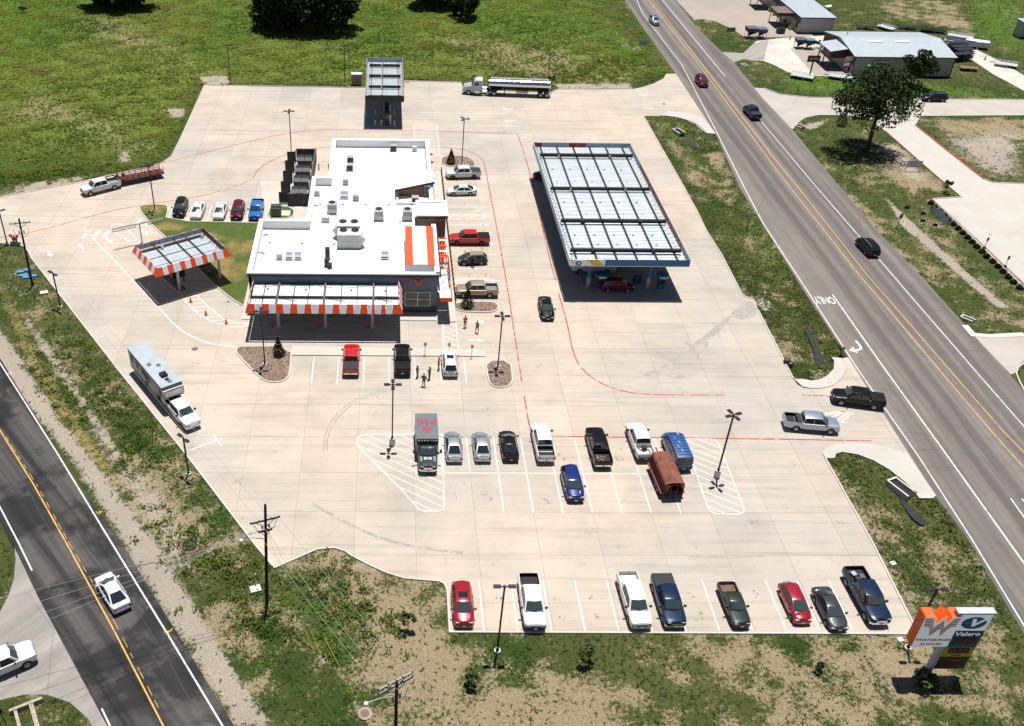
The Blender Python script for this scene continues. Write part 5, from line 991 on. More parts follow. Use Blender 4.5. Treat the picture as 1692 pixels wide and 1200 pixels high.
sg = MB().box(104.0, 107.3, y0-.12, y0-.07, 1.9, 3.5).build('wall_sign', TRIM, s1); MB().box(104.1, 107.2, y0-.14, y0-.122, 2.0, 3.4).build('sign_face', M('sign_cream', (.45, .43, .38), .6), sg); lettering('Dance', TRIM, sg, (105.65, y0-.15, 2.75), UPRIGHT, 1.0, .02, .3)
sg = MB().box(96.1, 96.18, 213.2, 215.2, 2.9, 3.9).build('porch_sign', WHITE, s1); lettering('ON', TRIM, sg, (96.08, 214.2, 3.4), (R(90), 0, R(-90)), .7, .02)
# flags on the shop corner
def flag(loc, kind, lb):
    f = empty('flag', loc, R(180), lb, 'flag'); MB().bar((0, 0, 0), (-1.0, -.2, 1.2), .05).build('pole', ALU, f); W, H, n = 1.9, 1.15, 8
    def cloth(name, mt, u0, u1, v0, v1, dy):
        m = MB(); k = 6
        for i in range(k+1):
            u = u0+(u1-u0)*i/k; y = .12*math.sin(u*7)+dy
            m.v += [(u*W*.85, y, 1.0-H*v0-.35*u), (u*W*.85, y, 1.0-H*v1-.35*u)]
        m.f += [(2*i, 2*i+2, 2*i+3, 2*i+1) for i in range(k)]; m.m = [0]*k; m.build(name, mt, f)
    RD, BL = M('flag_red', (.45, .03, .04), .7), M('flag_blue', (.03, .06, .25), .7)
    if kind == 'stripes':
        for k in range(7): cloth('stripe', RD if k % 2 == 0 else WHITE, 0, 1, k/7, (k+1)/7, 0)
        cloth('canton', BL, 0, .4, 0, .55, -.02)
    else: cloth('canton', BL, 0, .33, 0, 1, 0); cloth('stripe', WHITE, .33, 1, 0, .5, 0); cloth('stripe', RD, .33, 1, .5, 1, 0)
    return f
flag((99.2, 204.9, 3.6), 'stripes', 'striped flag with blue corner on the shop building corner'); flag((99.3, 204.8, 2.2), 'lone', 'lower flag of blue, white and red on the shop corner')
s2 = empty('far_metal_shop', (0, 0, 0), 0, 'long pale metal building with brown porches at the top edge of the view', 'building')
x0, x1, y0, y1, ze, zr = 99.2, 107.4, 236.0, 275.0, 3.7, 3.9
MB().box(x0, x1, y0, y0+.2, 0, ze).build('wall', SHED, s2); MB().box(x0, x0+.2, y0+.2, y1, 0, ze).build('wall', SHED, s2); MB().box(x1-.2, x1, y0+.2, y1, 0, ze).build('wall', SHED, s2)
a = [(x0-.2, y0-.25, ze+.05), (x1+.3, y0-.25, ze+.05), (x1+.3, y1, ze+.05), (x0-.2, y1, ze+.05)]; MB().add(a + [(x, y, z-.12) for x, y, z in a], [(0, 1, 2, 3), (4, 7, 6, 5), (0, 4, 5, 1), (1, 5, 6, 2), (2, 6, 7, 3), (3, 7, 4, 0)]).build('roof', SHED_R, s2); seams(s2, (a[0], a[3]), (a[1], a[2]), 40, SHED_R)
MB().box(x0-.3, x0-.205, y0-.25, y1, ze-1.3, ze+.1).build('brown_fascia', SHED_D, s2); MB().box(x0-.05, x1+.05, y0-.33, y0-.255, ze-.18, ze+.04).build('gutter', SHED_D, s2); MB().box(x0-.05, x1+.05, y0-.05, y0-.01, 0, .2).build('base_trim', SHED_D, s2)
m = MB()
for x in np.arange(x0+.25, x1, .5): m.box(x-.03, x+.03, y0-.03, y0-.002, .2, ze-.2)
m.build('siding_ribs', SHED, s2)
for yy in (240.5, 256):
    pc = MB().box(95.2, 98.9, yy, yy+5.5, 2.7, 3.4).build('porch', SHED_D, s2); MB().box(95.0, 98.9, yy-.2, yy+5.7, 3.4, 3.5).build('porch_roof', M('brown_porch_roof', (.13, .09, .085), .6), pc)
    for y in (yy+.3, yy+5.2): MB().box(95.3, 95.45, y-.08, y+.08, 0, 2.7).build('porch_post', SHED_D, pc)
for y in (237.2, 248, 252.5): MB().box(99.1, 99.18, y, y+.9, .8, 2.3).build('window', GLASS_D, s2)
for k, y in enumerate((238.9, 243.0, 246.2, 251, 254.5)):
    pt = empty('flower_pot', (98.3, y, 0), 0, 'yellow planter by the far building wall, number %d from the corner' % (k+1), 'planter', 'yellow planters'); pt['label'] = 'yellow planter with a small plant, %s along the far building wall' % ('first', 'second', 'third', 'fourth', 'fifth')[k]
    MB().lathe([(.001, 0), (.3, 0), (.42, .75), (.38, .75), (.001, .68)], n=12).build('pot', M('yellow_pot', (.5, .33, .03), .6), pt); MB().ball((0, 0, .95), .35, 7, 4).build('plant', M('pot_plant_green', (.04, .08, .02), .9), pt)
s3 = empty('edge_shed', (0, 0, 0), 0, 'corner of a pale grey shed at the right edge of the view', 'building')
g = (152.13, 234.2); MB().box(g[0], g[0]+12, g[1], g[1]+3, 0, 3.6).build('wall', SHED, s3); MB().box(g[0]-.3, g[0]+12.3, g[1]-.3, g[1]+3.3, 3.6, 3.75).build('roof', SHED_R, s3); MB().box(g[0]-.04, g[0]+12, g[1]-.05, g[1]-.01, 0, .3).build('base_trim', SHED_D, s3); MB().box(g[0]+2, g[0]+3, g[1]-.06, g[1]-.01, .3, 2.3).build('door', TRIM, s3)

# ================================================================ vehicles (local axes: +x forward, +y left, origin on the ground at mid length)
TYRE = M('tyre_rubber', (.012, .012, .012), .8); RIM = M('alloy_rim', (.42, .43, .44), .35, .7); RIM_D = M('dark_rim', (.06, .06, .065), .4, .5)
CHROME = M('chrome', (.65, .66, .68), .15, 1.0, var=0); LAMP = M('headlamp_glass', (.55, .58, .6), .1, var=0); TAIL = M('tail_lamp_red', (.30, .008, .01), .2, var=0)
PLATE = M('number_plate', (.55, .55, .53), .5); BEDLINER = M('black_bed_liner', (.015, .015, .016), .85); CABGLASS = M('vehicle_glass', (.012, .017, .020), .05, var=0, spec=.75)
WINDSH = M('windscreen_glass', (.035, .05, .052), .05, var=0, spec=.75)
def paint(name, rgb, metal=.0, rough=.22): return M('paint_'+name, rgb, rough+.06, metal, var=.03, scale=1, coat=.7 if max(rgb) > .1 else .22, spec=.5 if max(rgb) > .1 else .22)
PT = {k: paint(k, c, m, r) for k, (c, m, r) in dict(white=((.58, .59, .60), 0, .3), black=((.006, .006, .007), 0, .2), navy=((.010, .022, .055), .2, .22), silver=((.50, .53, .56), .75, .26), bluesilver=((.40, .46, .54), .7, .26), grey=((.045, .050, .058), .3, .25),
      red=((.40, .008, .012), 0, .2), crimson=((.26, .006, .018), .1, .2), maroon=((.10, .006, .018), .15, .22), gold=((.30, .26, .19), .35, .3), blue=((.012, .13, .46), .1, .2), royal=((.008, .018, .13), .15, .2), vanblue=((.010, .065, .22), 0, .4), green=((.018, .028, .026), .2, .3), rust=((.17, .045, .02), 0, .8)).items()}
def interp(x, pts):
    if x <= pts[0][0]: return pts[0][1]
    for (a, va), (b, vb) in zip(pts[:-1], pts[1:]):
        if x <= b: return va+(vb-va)*(x-a)/(b-a) if b > a else vb
    return pts[-1][1]
SPEC = dict(
 sedan=dict(L=4.8, W=1.84, H=1.45, belt=.93, hoodf=.68, hoodc=.93, tail=1.03, ws=(1.28, .30), rw=(-.78, -1.88), wb=2.8, wr=.33, zb=.22, bed=None, pil=(-.35,), roofw=.60, cabw=.86),
 suv=dict(L=4.7, W=1.90, H=1.72, belt=1.08, hoodf=.92, hoodc=1.08, tail=1.08, ws=(1.35, .50), rw=(-1.72, -2.24), wb=2.75, wr=.36, zb=.27, bed=None, pil=(-.25, -1.25), roofw=.66, cabw=.88),
 hatch=dict(L=4.15, W=1.80, H=1.58, belt=1.0, hoodf=.80, hoodc=1.02, tail=1.0, ws=(1.28, .30), rw=(-1.35, -1.98), wb=2.55, wr=.33, zb=.23, bed=None, pil=(-.3, -1.15), roofw=.62, cabw=.87),
 pickup=dict(L=5.9, W=2.02, H=1.93, belt=1.24, hoodf=1.08, hoodc=1.22, tail=1.28, ws=(1.55, .80), rw=(-.95, -1.15), wb=3.68, wr=.41, zb=.40, bed=(-1.25, .86), pil=(-.02,), roofw=.70, cabw=.88),
 heavy=dict(L=6.3, W=2.05, H=2.03, belt=1.33, hoodf=1.22, hoodc=1.34, tail=1.38, ws=(1.6, 1.0), rw=(-.85, -1.05), wb=4.05, wr=.43, zb=.45, bed=(-1.15, .95), pil=(.10,), roofw=.71, cabw=.88),
 compact=dict(L=4.85, W=1.72, H=1.58, belt=1.03, hoodf=.86, hoodc=1.0, tail=1.05, ws=(1.0, .38), rw=(-.62, -.78), wb=2.85, wr=.34, zb=.33, bed=(-.88, .70), pil=(), roofw=.68, cabw=.88),
 van=dict(L=5.6, W=2.02, H=2.08, belt=1.22, hoodf=1.08, hoodc=1.26, tail=1.22, ws=(2.0, 1.30), rw=(-2.55, -2.72), wb=3.5, wr=.37, zb=.33, bed=None, pil=(.55, -1.0), roofw=.80, cabw=.93))
def wheel(parent, x, y, r, w=.25, rim=RIM, name='wheel'):
    s = 1 if y > 0 else -1
    t = MB().lathe([(r*.62, -w/2), (r*.9, -w/2), (r, -w/2+.04), (r, w/2-.04), (r*.9, w/2), (r*.62, w/2)], n=18, axis='Y').build(name, TYRE, parent, smooth=40); t.location = (x, y, r)
    m = MB(); m.lathe([(.001, s*(w/2-.05)), (r*.2, s*(w/2-.03)), (r*.22, s*(w/2-.06)), (r*.55, s*(w/2-.05)), (r*.64, s*(w/2-.005)), (r*.64, 0)], n=18, axis='Y'); rm = m.build('rim', rim, t)
    hub = MB()
    for k in range(5): a = k*2*math.pi/5; hub.bar((0, s*(w/2-.02), 0), (r*.58*math.cos(a), s*(w/2-.025), r*.58*math.sin(a)), .07, .03)
    hub.build('spokes', rim, t); return t
def body_mesh(sp, L, W, extra=None):
    hw0 = W/2; h = L/2; wb, wr = sp['wb'], sp['wr']; bed = sp['bed']; xfw = wb/2+ (0.10 if bed else .08); xrw = xfw-wb
    sp['_fw'], sp['_rw'] = xfw, xrw; Ra = wr+.07
    zb0 = sp['zb']; belt = sp['belt']; wsx = sp['ws'][0]; tail = sp['tail']
    zt = [(-h, tail-.12), (-h+.06, tail), (sp['rw'][1] if not bed else bed[0], tail), ((sp['rw'][1]+.15) if not bed else bed[0]+.05, belt), (wsx-.05, belt), (wsx+.02, sp['hoodc']), (h-.45, (sp['hoodf']*2+sp['hoodc'])/3), (h-.14, sp['hoodf']), (h-.03, sp['hoodf']-.12), (h, sp['hoodf']-.26)]
    wt = [(-h, .62), (-h+.03, .76), (-h+.10, .87), (-h+.28, .95), (-h+.7, 1), (h-1.0, 1), (h-.55, .955), (h-.30, .89), (h-.14, .79), (h-.05, .66), (h-.02, .56), (h, .42)]
    zbt = [(-h, zb0+.14), (-h+.3, zb0+.04), (-h+.6, zb0), (h-.6, zb0), (h-.15, zb0+.02), (h, zb0+.06)]
    if bed: wt = [(-h, .93), (-h+.06, .97), (-h+.5, 1), (h-.7, 1), (h-.35, .965), (h-.16, .915), (h-.06, .84), (h-.02, .76), (h, .66)]
    xs = set([-h, -h+.06, -h+.3, -h+.6, h, h-.02, h-.05, h-.14, h-.55, h-1.0, h-.09, h-.16, h-.22, h-.32, h-.45, h-.7, h-.95, -h+.03, -h+.10, wsx, wsx-.3, 0, -.6, sp['rw'][1], sp['rw'][1]+.15])
    for xc in (xfw, xrw):
        for k in range(9): xs.add(xc+Ra*math.cos(math.pi*k/8))
        xs.add(xc+Ra+.01); xs.add(xc-Ra-.01)
    if bed: xs |= {bed[0], bed[0]-.012, -h+.07, -h+.082}
    xs = sorted(x for x in xs if -h <= x <= h)
    rings = []
    for x in xs:
        hw = hw0*interp(x, wt); z = interp(x, zt); zb = interp(x, zbt); arch = 0
        for xc in (xfw, xrw):
            if abs(x-xc) < Ra: arch = max(arch, wr+math.sqrt(max(0, Ra*Ra-(x-xc)**2)))
        zs = max(zb, arch); lo = max(zs+.02, zb+.14); opn = bed and (-h+.08 < x < bed[0]-.005)
        cr = (.085 if not bed else .06) if x > wsx else .03
        if x > h-.1: cr *= max(.1, (h-x)/.1)
        dr = .07 if not bed else .045
        zm = max(lo+.02, (zb0+z)*.52)
        pts = [(0, zb if not arch else zs), (hw*.86, zs), (hw*.985, lo), (hw*1.0, zm), (hw*.985, max(zm+.01, z-.10-(0 if opn else dr*.8))), (hw*.955, z-(0 if opn else dr))]
        if opn: pts += [(hw*.955-.085, z), (hw*.955-.095, bed[1]), (0, bed[1])]
        else: pts += [(hw*.85, z-dr*.15), (hw*.5, z+cr*.75), (0, z+cr)]
        rings.append([(x, y, zz) for y, zz in pts])
    m = MB(); n = len(rings[0])
    vs = []
    for rg in rings: vs += rg + [(x, -y, z) for x, y, z in rg[1:-1]]
    k = 2*n-2; fs = []
    order = list(range(n)) + list(range(k-1, n-1, -1))          # ring going right-bottom .. top .. left
    for i in range(len(rings)-1):
        for j in range(k): a, b = order[j], order[(j+1) % k]; fs.append((i*k+a, i*k+b, (i+1)*k+b, (i+1)*k+a))
    fs.append(tuple(order[::-1])); e = (len(rings)-1)*k; fs.append(tuple(e+q for q in order))
    m.add(vs, fs)
    return m
def side_y(sp, W, x=None): return W/2
def make_vehicle(kind, col, name, label, cat, L=None, W=None, group=None, lean=None, cover=None, roof=None, rails=False, sunroof=False, bumper=None, rim=None, plate=True, rear_glass=True, soft=False, chrome=False, liner=BEDLINER, trim=None):
    sp = dict(SPEC[kind]); k = (L or sp['L'])/sp['L']
    if L:
        for q in ('L', 'wb'): sp[q] *= k
        sp['ws'] = tuple(v*k for v in sp['ws']); sp['rw'] = tuple(v*k for v in sp['rw']); sp['pil'] = tuple(v*k for v in sp['pil'])
        if sp['bed']: sp['bed'] = (sp['bed'][0]*k, sp['bed'][1])
    if W: sp['W'] = W
    L, W, H = sp['L'], sp['W'], sp['H']; h = L/2; hw = W/2; P = PT[col]; root = empty(name, (0, 0, 0), 0, label, cat, group)
    bed = sp['bed']; body_mesh_ = body_mesh(sp, L, W); body_mesh_.build('body', P, root, smooth=42)
    # cabin
    (xw, xf), (xb, xr) = sp['ws'], sp['rw']; belt = sp['belt']; cw = hw*sp['cabw']+.02; rw_ = hw*sp['roofw']+.04; zr = H-.03
    st_ = []
    for x, t in ((xw, 0), (xw*.5+xf*.5, .53), (xf+.08, .93), (xf-.1, 1), ((xf+xb)/2, 1.035), (xb+.12, 1), (xb-.05, .93), ((xb+xr)/2, .5), (xr, 0)):
        z = belt+(zr-belt)*t; wt = cw+(rw_-cw)*t
        st_.append([(x, cw if t == 0 else wt, z if t else belt-.03), (x, wt-.10*(t > 0), z+(.03 if t > .9 else .015)), (x+(.13 if x > xf-.05 else (-.09 if x < xb+.1 and not bed else 0))*(1 if t < .99 else .5), 0, z+(.06 if t > .9 else .06 if t > 0 else .03))])
    m = MB(); vs = []; fs = []; base = [(x[0][0], cw, belt-.12) for x in st_]
    for s, b in zip(st_, base): vs += [b, s[0], s[1], s[2], (s[1][0], -s[1][1], s[1][2]), (s[0][0], -s[0][1], s[0][2]), (b[0], -b[1], b[2])]
    n = 7
    for i in range(len(st_)-1):
        for j in range(n-1): fs.append((i*n+j, (i+1)*n+j, (i+1)*n+j+1, i*n+j+1))
    m.add(vs, fs); cab = m.build('cabin', PT.get(roof, P) if not soft else M('tan_soft_top', (.21, .16, .11), .9), root, smooth=38)
    if soft: pass
    def sp_pt(t0, front):   # point on windscreen / rear screen slope at height fraction t
        x = xw+(xf-xw)*t0 if front else xr+(xb-xr)*t0; z = belt+(zr-belt)*t0; return x, cw+(rw_-cw)*t0, z
    for front, nm in ((True, 'windscreen'), (False, 'rear_window')):
        if not front and not rear_glass: continue
        pts = []
        for t in (.10, .5, .92):
            x, w, z = sp_pt(t, front); o = .035 if front else -.035; row = []
            for u in (-1, -.5, 0, .5, 1):
                y = u*(w-.12); f = 1-abs(y)/(w-.08); row.append((x+o+(.15 if front else (-.11 if not bed else -.01))*f, y, z+.045+.06*f))
            pts.append(row)
        m = MB(); m.add([p for r_ in pts for p in r_], [((r_*5+c, r_*5+c+1, (r_+1)*5+c+1, (r_+1)*5+c) if front else (r_*5+c+1, r_*5+c, (r_+1)*5+c, (r_+1)*5+c+1)) for r_ in (0, 1) for c in range(4)])
        m.build(nm, WINDSH if front else CABGLASS, root)
    # side windows between pillars
    z0, z1 = belt+.05, zr-.07
    def edge(zz, front):
        t = (zz-belt)/(zr-belt); return (xw+(xf-xw)*t-.16) if front else (xr+(xb-xr)*t+.12)
    cuts = list(sp['pil']); 
    for s in (1, -1):
        bounds = [None]+cuts+[None]
        for i in range(len(bounds)-1):
            f0, f1 = bounds[i], bounds[i+1]; q = []
            for zz in (z0, z1):
                t = (zz-belt)/(zr-belt); y = s*(cw+(rw_-cw)*t+.014); xa = edge(zz, True) if f0 is None else f0-.05; xb_ = edge(zz, False) if f1 is None else f1+.05
                q.append((xa, y, zz)); q.append((xb_, y, zz))
            if q[0][0]-q[1][0] < .12: continue
            m = MB(); m.add([q[0], q[1], q[3], q[2]], [(0, 1, 2, 3) if s < 0 else (3, 2, 1, 0)]); m.build('side_window', CABGLASS, root)
        # doors: panels slightly proud of the side
        de = [xw-.25]+([c for c in cuts if c > (bed[0] if bed else -9)])+[xr+(.25 if not bed else .12)]
        for a, b in zip(de[:-1], de[1:]):
            if a-b < .5 or b < sp['_rw']+sp['wr']-.1 and False: continue
            bb = max(b, sp['_rw']+sp['wr']+.12); y = s*(hw*1.0+.004); zlo, zhi = sp['zb']+.16, belt-.12
            d = MB(); d.add([(a-.02, y, zlo), (bb+.02, y, zlo), (bb+.02, s*(hw*.992+.004), zhi), (a-.02, s*(hw*.992+.004), zhi)], [(0, 1, 2, 3) if s < 0 else (3, 2, 1, 0)]); dd = d.build('door', P, root)
            MB().box(bb+.08, bb+.26, min(y, y+s*.03), max(y, y+s*.03), zhi-.10, zhi-.05).build('handle', CHROME if chrome else P, dd)
        y = s*(hw+.10); mr = MB().cbox((xw-.32, y, belt+.12), (.12, .24, .17 if not bed else .24)).build('mirror', BLACK if bed else P, root)
        MB().box(h-.17, h-.045, s*hw*.60-.17, s*hw*.60+.17, sp['hoodf']-.20, sp['hoodf']-.05).build('headlamp', LAMP, root)
        tz = sp['tail']-.10; MB().box(-h-.012, -h+.05, s*hw*.78-.12, s*hw*.78+.12, tz-.30, tz-.08).build('tail_lamp', TAIL, root)
        wheel(root, sp['_fw'], s*(hw-.13), sp['wr'], rim=rim or RIM); wheel(root, sp['_rw'], s*(hw-.13), sp['wr'], rim=rim or RIM)
    bm_ = CHROME if (chrome or (bumper == 'chrome')) else (BLACK if bumper == 'black' else P)
    zf = sp['zb']+.10
    MB().prism([(h+.02, -hw*.70), (h-.10, -hw*.90), (h-.22, -hw*.96), (h-.22, hw*.96), (h-.10, hw*.90), (h+.02, hw*.70), (h+.05, 0)], zf, zf+.22).build('front_bumper', bm_, root)
    MB().prism([(-h-.05, -hw*.8), (-h+.15, -hw*.965), (-h+.15, hw*.965), (-h-.05, hw*.8)], zf+.08, zf+.30).build('rear_bumper', bm_, root)
    MB().box(h-.05, h+.008, -hw*.46, hw*.46, zf+.26, sp['hoodf']-.18).build('grille', CHROME if chrome else BLACK, root)
    if plate: MB().box(h+.05, h+.065, -.16, .16, zf+.04, zf+.18).build('number_plate', PLATE, root); MB().box(-h-.065, -h-.052, -.16, .16, zf+.12, zf+.25).build('number_plate', PLATE, root)
    # hood lines
    m = MB(); 
    for s in (1, -1): m.bar((xw+.25, s*hw*.5, sp['hoodc']+.045), (h-.4, s*hw*.42, (sp['hoodf']*2+sp['hoodc'])/3+.045), .03, .015)
    m.build('bonnet_crease', P, root)
    MB().box(xw-.02, xw+.09, -cw*.9, cw*.9, sp['hoodc']+.01, sp['hoodc']+.045).build('scuttle', BLACK, root)
    if bed:
        bw = hw*.955-.10; MB().box(-h+.10, bed[0]-.03, -bw, bw, bed[1]+.004, bed[1]+.02).build('bed_floor', liner, root)
        MB().box(-h-.015, -h-.002, -hw*.68, hw*.68, sp['zb']+.42, sp['tail']-.06).build('tailgate', P, root)
        if cover: MB().box(-h+.06, bed[0]-.02, -bw-.06, bw+.06, sp['tail']+.004, sp['tail']+.05).build('bed_cover', cover, root)
        else:
            for s in (1, -1): MB().box(-h+.10, bed[0]-.03, min(s*(bw-.012), s*(bw-.002)), max(s*(bw-.012), s*(bw-.002)), bed[1]+.02, sp['tail']-.02).build('bed_liner', liner, root)
            MB().box(bed[0]-.045, bed[0]-.03, -bw, bw, bed[1]+.02, sp['tail']-.02).build('bed_liner', liner, root); MB().box(-h+.085, -h+.10, -bw, bw, bed[1]+.02, sp['tail']-.02).build('bed_liner', liner, root)
    if rails:
        for s in (1, -1): MB().bar((xf-.2, s*(rw_-.06), zr+.09), (xb+.2, s*(rw_-.06), zr+.09), .05, .05).build('roof_rail', ALU, root)
    if sunroof: MB().box(xf-1.0, xf-.35, -rw_*.62, rw_*.62, zr+.075, zr+.11).build('sunroof', CABGLASS, root)
    root['_dims'] = (L, W, sp['_fw'], sp['_rw'])
    return root
def put(v, anchor, at, yaw):
    """stand the vehicle so that its local anchor point is at a ground point"""
    L, W = v['_dims'][0], v['_dims'][1]
    ax, ay = dict(front=(L/2, 0), rear=(-L/2, 0), mid=(0, 0))[anchor]
    c, s = math.cos(yaw), math.sin(yaw); v.location = (at[0]-(ax*c-ay*s), at[1]-(ax*s+ay*c), .03); v.rotation_euler = (0, 0, yaw)
    return v
def put_wheels(v, fw, rw, side):
    """near-side front and rear wheel contact points; side=+1 when the near side is the vehicle's left"""
    L, W, xf, xr = v['_dims'][:4]; d = Vector((fw[0]-rw[0], fw[1]-rw[1])); yaw = math.atan2(d.y, d.x); mid = Vector(((fw[0]+rw[0])/2, (fw[1]+rw[1])/2))
    ax, ay = (xf+xr)/2, side*(W/2-.1); c, s = math.cos(yaw), math.sin(yaw)
    v.location = (mid.x-(ax*c-ay*s), mid.y-(ax*s+ay*c), .03); v.rotation_euler = (0, 0, yaw); return v
S_, N_, W_, E_ = R(-90), R(90), R(180), 0.0
COVER = M('grey_bed_cover', (.030, .030, .032), .7, spec=.2); COVER_B = M('black_bed_cover', (.010, .010, .011), .85, spec=.15)
BED_GREY = M('grey_bed_liner', (.16, .165, .17), .7); BED_BROWN = M('rusty_bed_floor', (.13, .075, .05), .9, var=.4, dirt=.4); BED_WHITE = M('white_bed', (.5, .5, .5), .6, dirt=.3)
mv = make_vehicle
# bottom row
put(mv('suv', 'crimson', 'parked_suv', 'red suv with sunroof parked nose out at the left end of the front row', 'suv', L=4.75, sunroof=True), 'front', (7.29, 56.19), S_)
put(mv('pickup', 'white', 'pickup_truck', 'white pickup with empty black lined bed, second from left in the front row', 'pickup', L=6.0, bumper='black'), 'front', (13.56, 55.79), S_)
put(mv('pickup', 'white', 'pickup_truck', 'white pickup with white bed and a bed box beside the dark blue pickup', 'pickup', L=6.1, liner=BED_WHITE), 'front', (23, 55.92), R(-88))
put(mv('pickup', 'navy', 'pickup_truck', 'dark blue grey pickup with grey bed cover beside a white pickup', 'pickup', L=5.7, cover=COVER, chrome=True), 'front', (26.06, 56.06), R(-89))
put(mv('compact', 'green', 'pickup_truck', 'small old green pickup with rusty bed floor in the front row', 'pickup', liner=BED_BROWN, bumper='black', rim=RIM_D), 'front', (31.99, 56.13), R(-88))
put(mv('hatch', 'crimson', 'parked_car', 'bright red hatchback parked between the small pickup and a dark sedan', 'car', L=4.3), 'front', (37.64, 56.6), R(-88.5))
put(mv('sedan', 'grey', 'parked_sedan', 'dark grey sedan with its nose over the kerb near the tall sign', 'car', L=4.6), 'front', (40.61, 55.79), R(-88.5))
nv = put(mv('heavy', 'navy', 'pickup_truck', 'big dark blue pickup with chrome grille and loaded bed at the right end', 'pickup', chrome=True), 'front', (44.48, 56.33), R(-88))
for k, (x, y, z, c) in enumerate(((-1.9, .3, .35, (.10, .08, .07)), (-2.3, -.3, .3, (.3, .32, .35)), (-1.6, -.2, .4, (.02, .02, .02)))):
    MB().cbox((x, y, .98+z/2), (.5, .45, z), .3*k).build('bed_cargo', M('cargo_%d' % k, c, .8), nv)
w3 = [o for o in bpy.data.objects if o.get('label', '').startswith('white pickup with white bed')][0]; MB().box(-1.75, -1.3, -.8, .8, 1.05, 1.45).build('bed_box', WHITE, w3)
# middle row
put(mv('pickup', 'white', 'pickup_truck', 'white crew cab pickup facing away in the middle row', 'pickup', L=5.9, chrome=True), 'rear', (17.54, 78.35), R(90.5))
bp_ = put(mv('pickup', 'black', 'pickup_truck', 'black pickup with clutter in its bed in the middle row', 'pickup', L=6.1, chrome=True), 'rear', (23.51, 77.5), R(90.5))
for k in range(6): MB().cbox((-1.9-.25*(k % 3), .5-.2*k % .7, .92), (.7, .08, .08), .4*k).build('bed_cargo', M('dusty_gear', (.28, .18, .14), .9), bp_)
wp_ = put(mv('pickup', 'white', 'pickup_truck', 'white pickup with gooseneck hitch hauling the rusty stock trailer', 'pickup', L=5.7, liner=BED_WHITE, bumper='black'), 'rear', (28.32, 78.7), R(92))
MB().cbox((-1.7, .0, 1.1), (.35, .5, .5)).build('hitch_post', BLACK, wp_); part('straps', M('brown_strap', (.2, .12, .08), .9), wp_, lambda m: m.path([(-1.4, .6, .95), (-2, .1, .98), (-1.6, -.5, .95), (-2.4, -.6, .97)], .05))
vn = put(mv('van', 'vanblue', 'passenger_van', 'blue passenger van with faded roof beside the rusty stock trailer', 'van', rear_glass=True, bumper='black'), 'rear', (32, 77.15), R(92.5))
for k in range(8): MB().box(-2.3+.48*k, -2.3+.48*k+.03, -.72, .72, 2.10, 2.165).build('roof_rib', PT['vanblue'], vn)
for k in range(5): MB().cbox((-1.6+.7*k, random.uniform(-.4, .4), 2.155), (random.uniform(.3, .6), random.uniform(.1, .25), .006), .1).build('faded_patch', M('chalky_blue', (.16, .22, .35), .8), vn)
put(mv('suv', 'royal', 'parked_suv', 'bright blue suv parked nose towards the camera in the second bay', 'suv', L=4.7, bumper='black'), 'front', (19.78, 72.35), R(-89))
put(mv('sedan', 'silver', 'parked_sedan', 'silver sedan next to the ambulance, facing away', 'car'), 'rear', (7.72, 78.4), R(90.3))
put(mv('sedan', 'silver', 'parked_sedan', 'silver sedan parked between another silver sedan and a black car', 'car', L=4.65), 'rear', (10.79, 78.51), R(90.3))
put(mv('sedan', 'black', 'parked_sedan', 'glossy black sedan in the middle row next to the silver sedans', 'car', L=4.75), 'rear', (13.79, 78.63), R(90.3))
# row in front of the store
put(mv('pickup', 'red', 'pickup_truck', 'red pickup with black bed cover parked facing the store front', 'pickup', L=5.8, cover=COVER, chrome=True), 'rear', (-3.85, 94.02), N_)
put(mv('pickup', 'black', 'pickup_truck', 'black pickup with black bed cover facing the store front', 'pickup', L=5.8, cover=COVER_B), 'rear', (2.36, 94.14), N_)
put(mv('suv', 'white', 'parked_suv', 'white suv with dark roof strips parked facing the store front', 'suv', L=4.7, rails=True, sunroof=True), 'rear', (8.13, 93.94), N_)
# east side of the store
put_wheels(mv('pickup', 'white', 'pickup_truck', 'white pickup nearest the top island on the east side of the store', 'pickup', L=5.8, cover=COVER, rim=RIM_D), (11.28, 150.71), (15.31, 151.03), 1)
put_wheels(mv('sedan', 'white', 'parked_sedan', 'white sedan below the white pickup on the east side of the store', 'car'), (11.18, 144.43), (14.05, 144.6), 1)
put_wheels(mv('pickup', 'red', 'pickup_truck', 'bright red pickup with black bed cover on the east side of the store', 'pickup', L=5.9, cover=COVER_B, rim=RIM_D), (10.79, 127.56), (14.57, 127.62), 1)
cv = put_wheels(mv('hatch', 'grey', 'convertible_car', 'dark grey convertible with tan soft top and open door', 'car', L=4.1, soft=True), (11.48, 121.58), (14.1, 121.79), 1)
MB().cbox((.05, 1.35, .72), (1.0, .06, .75), R(80)).build('open_door', PT['grey'], cv)
put_wheels(mv('pickup', 'gold', 'pickup_truck', 'dusty gold pickup beside the planted island on the east side', 'pickup', L=5.7, liner=BED_GREY), (10.78, 112.67), (14.53, 112.72), 1)
put(mv('sedan', 'black', 'moving_sedan', 'black sedan driving down the lane left of the fuel canopy', 'car', L=4.75), 'front', (21.58, 106.86), R(-91))
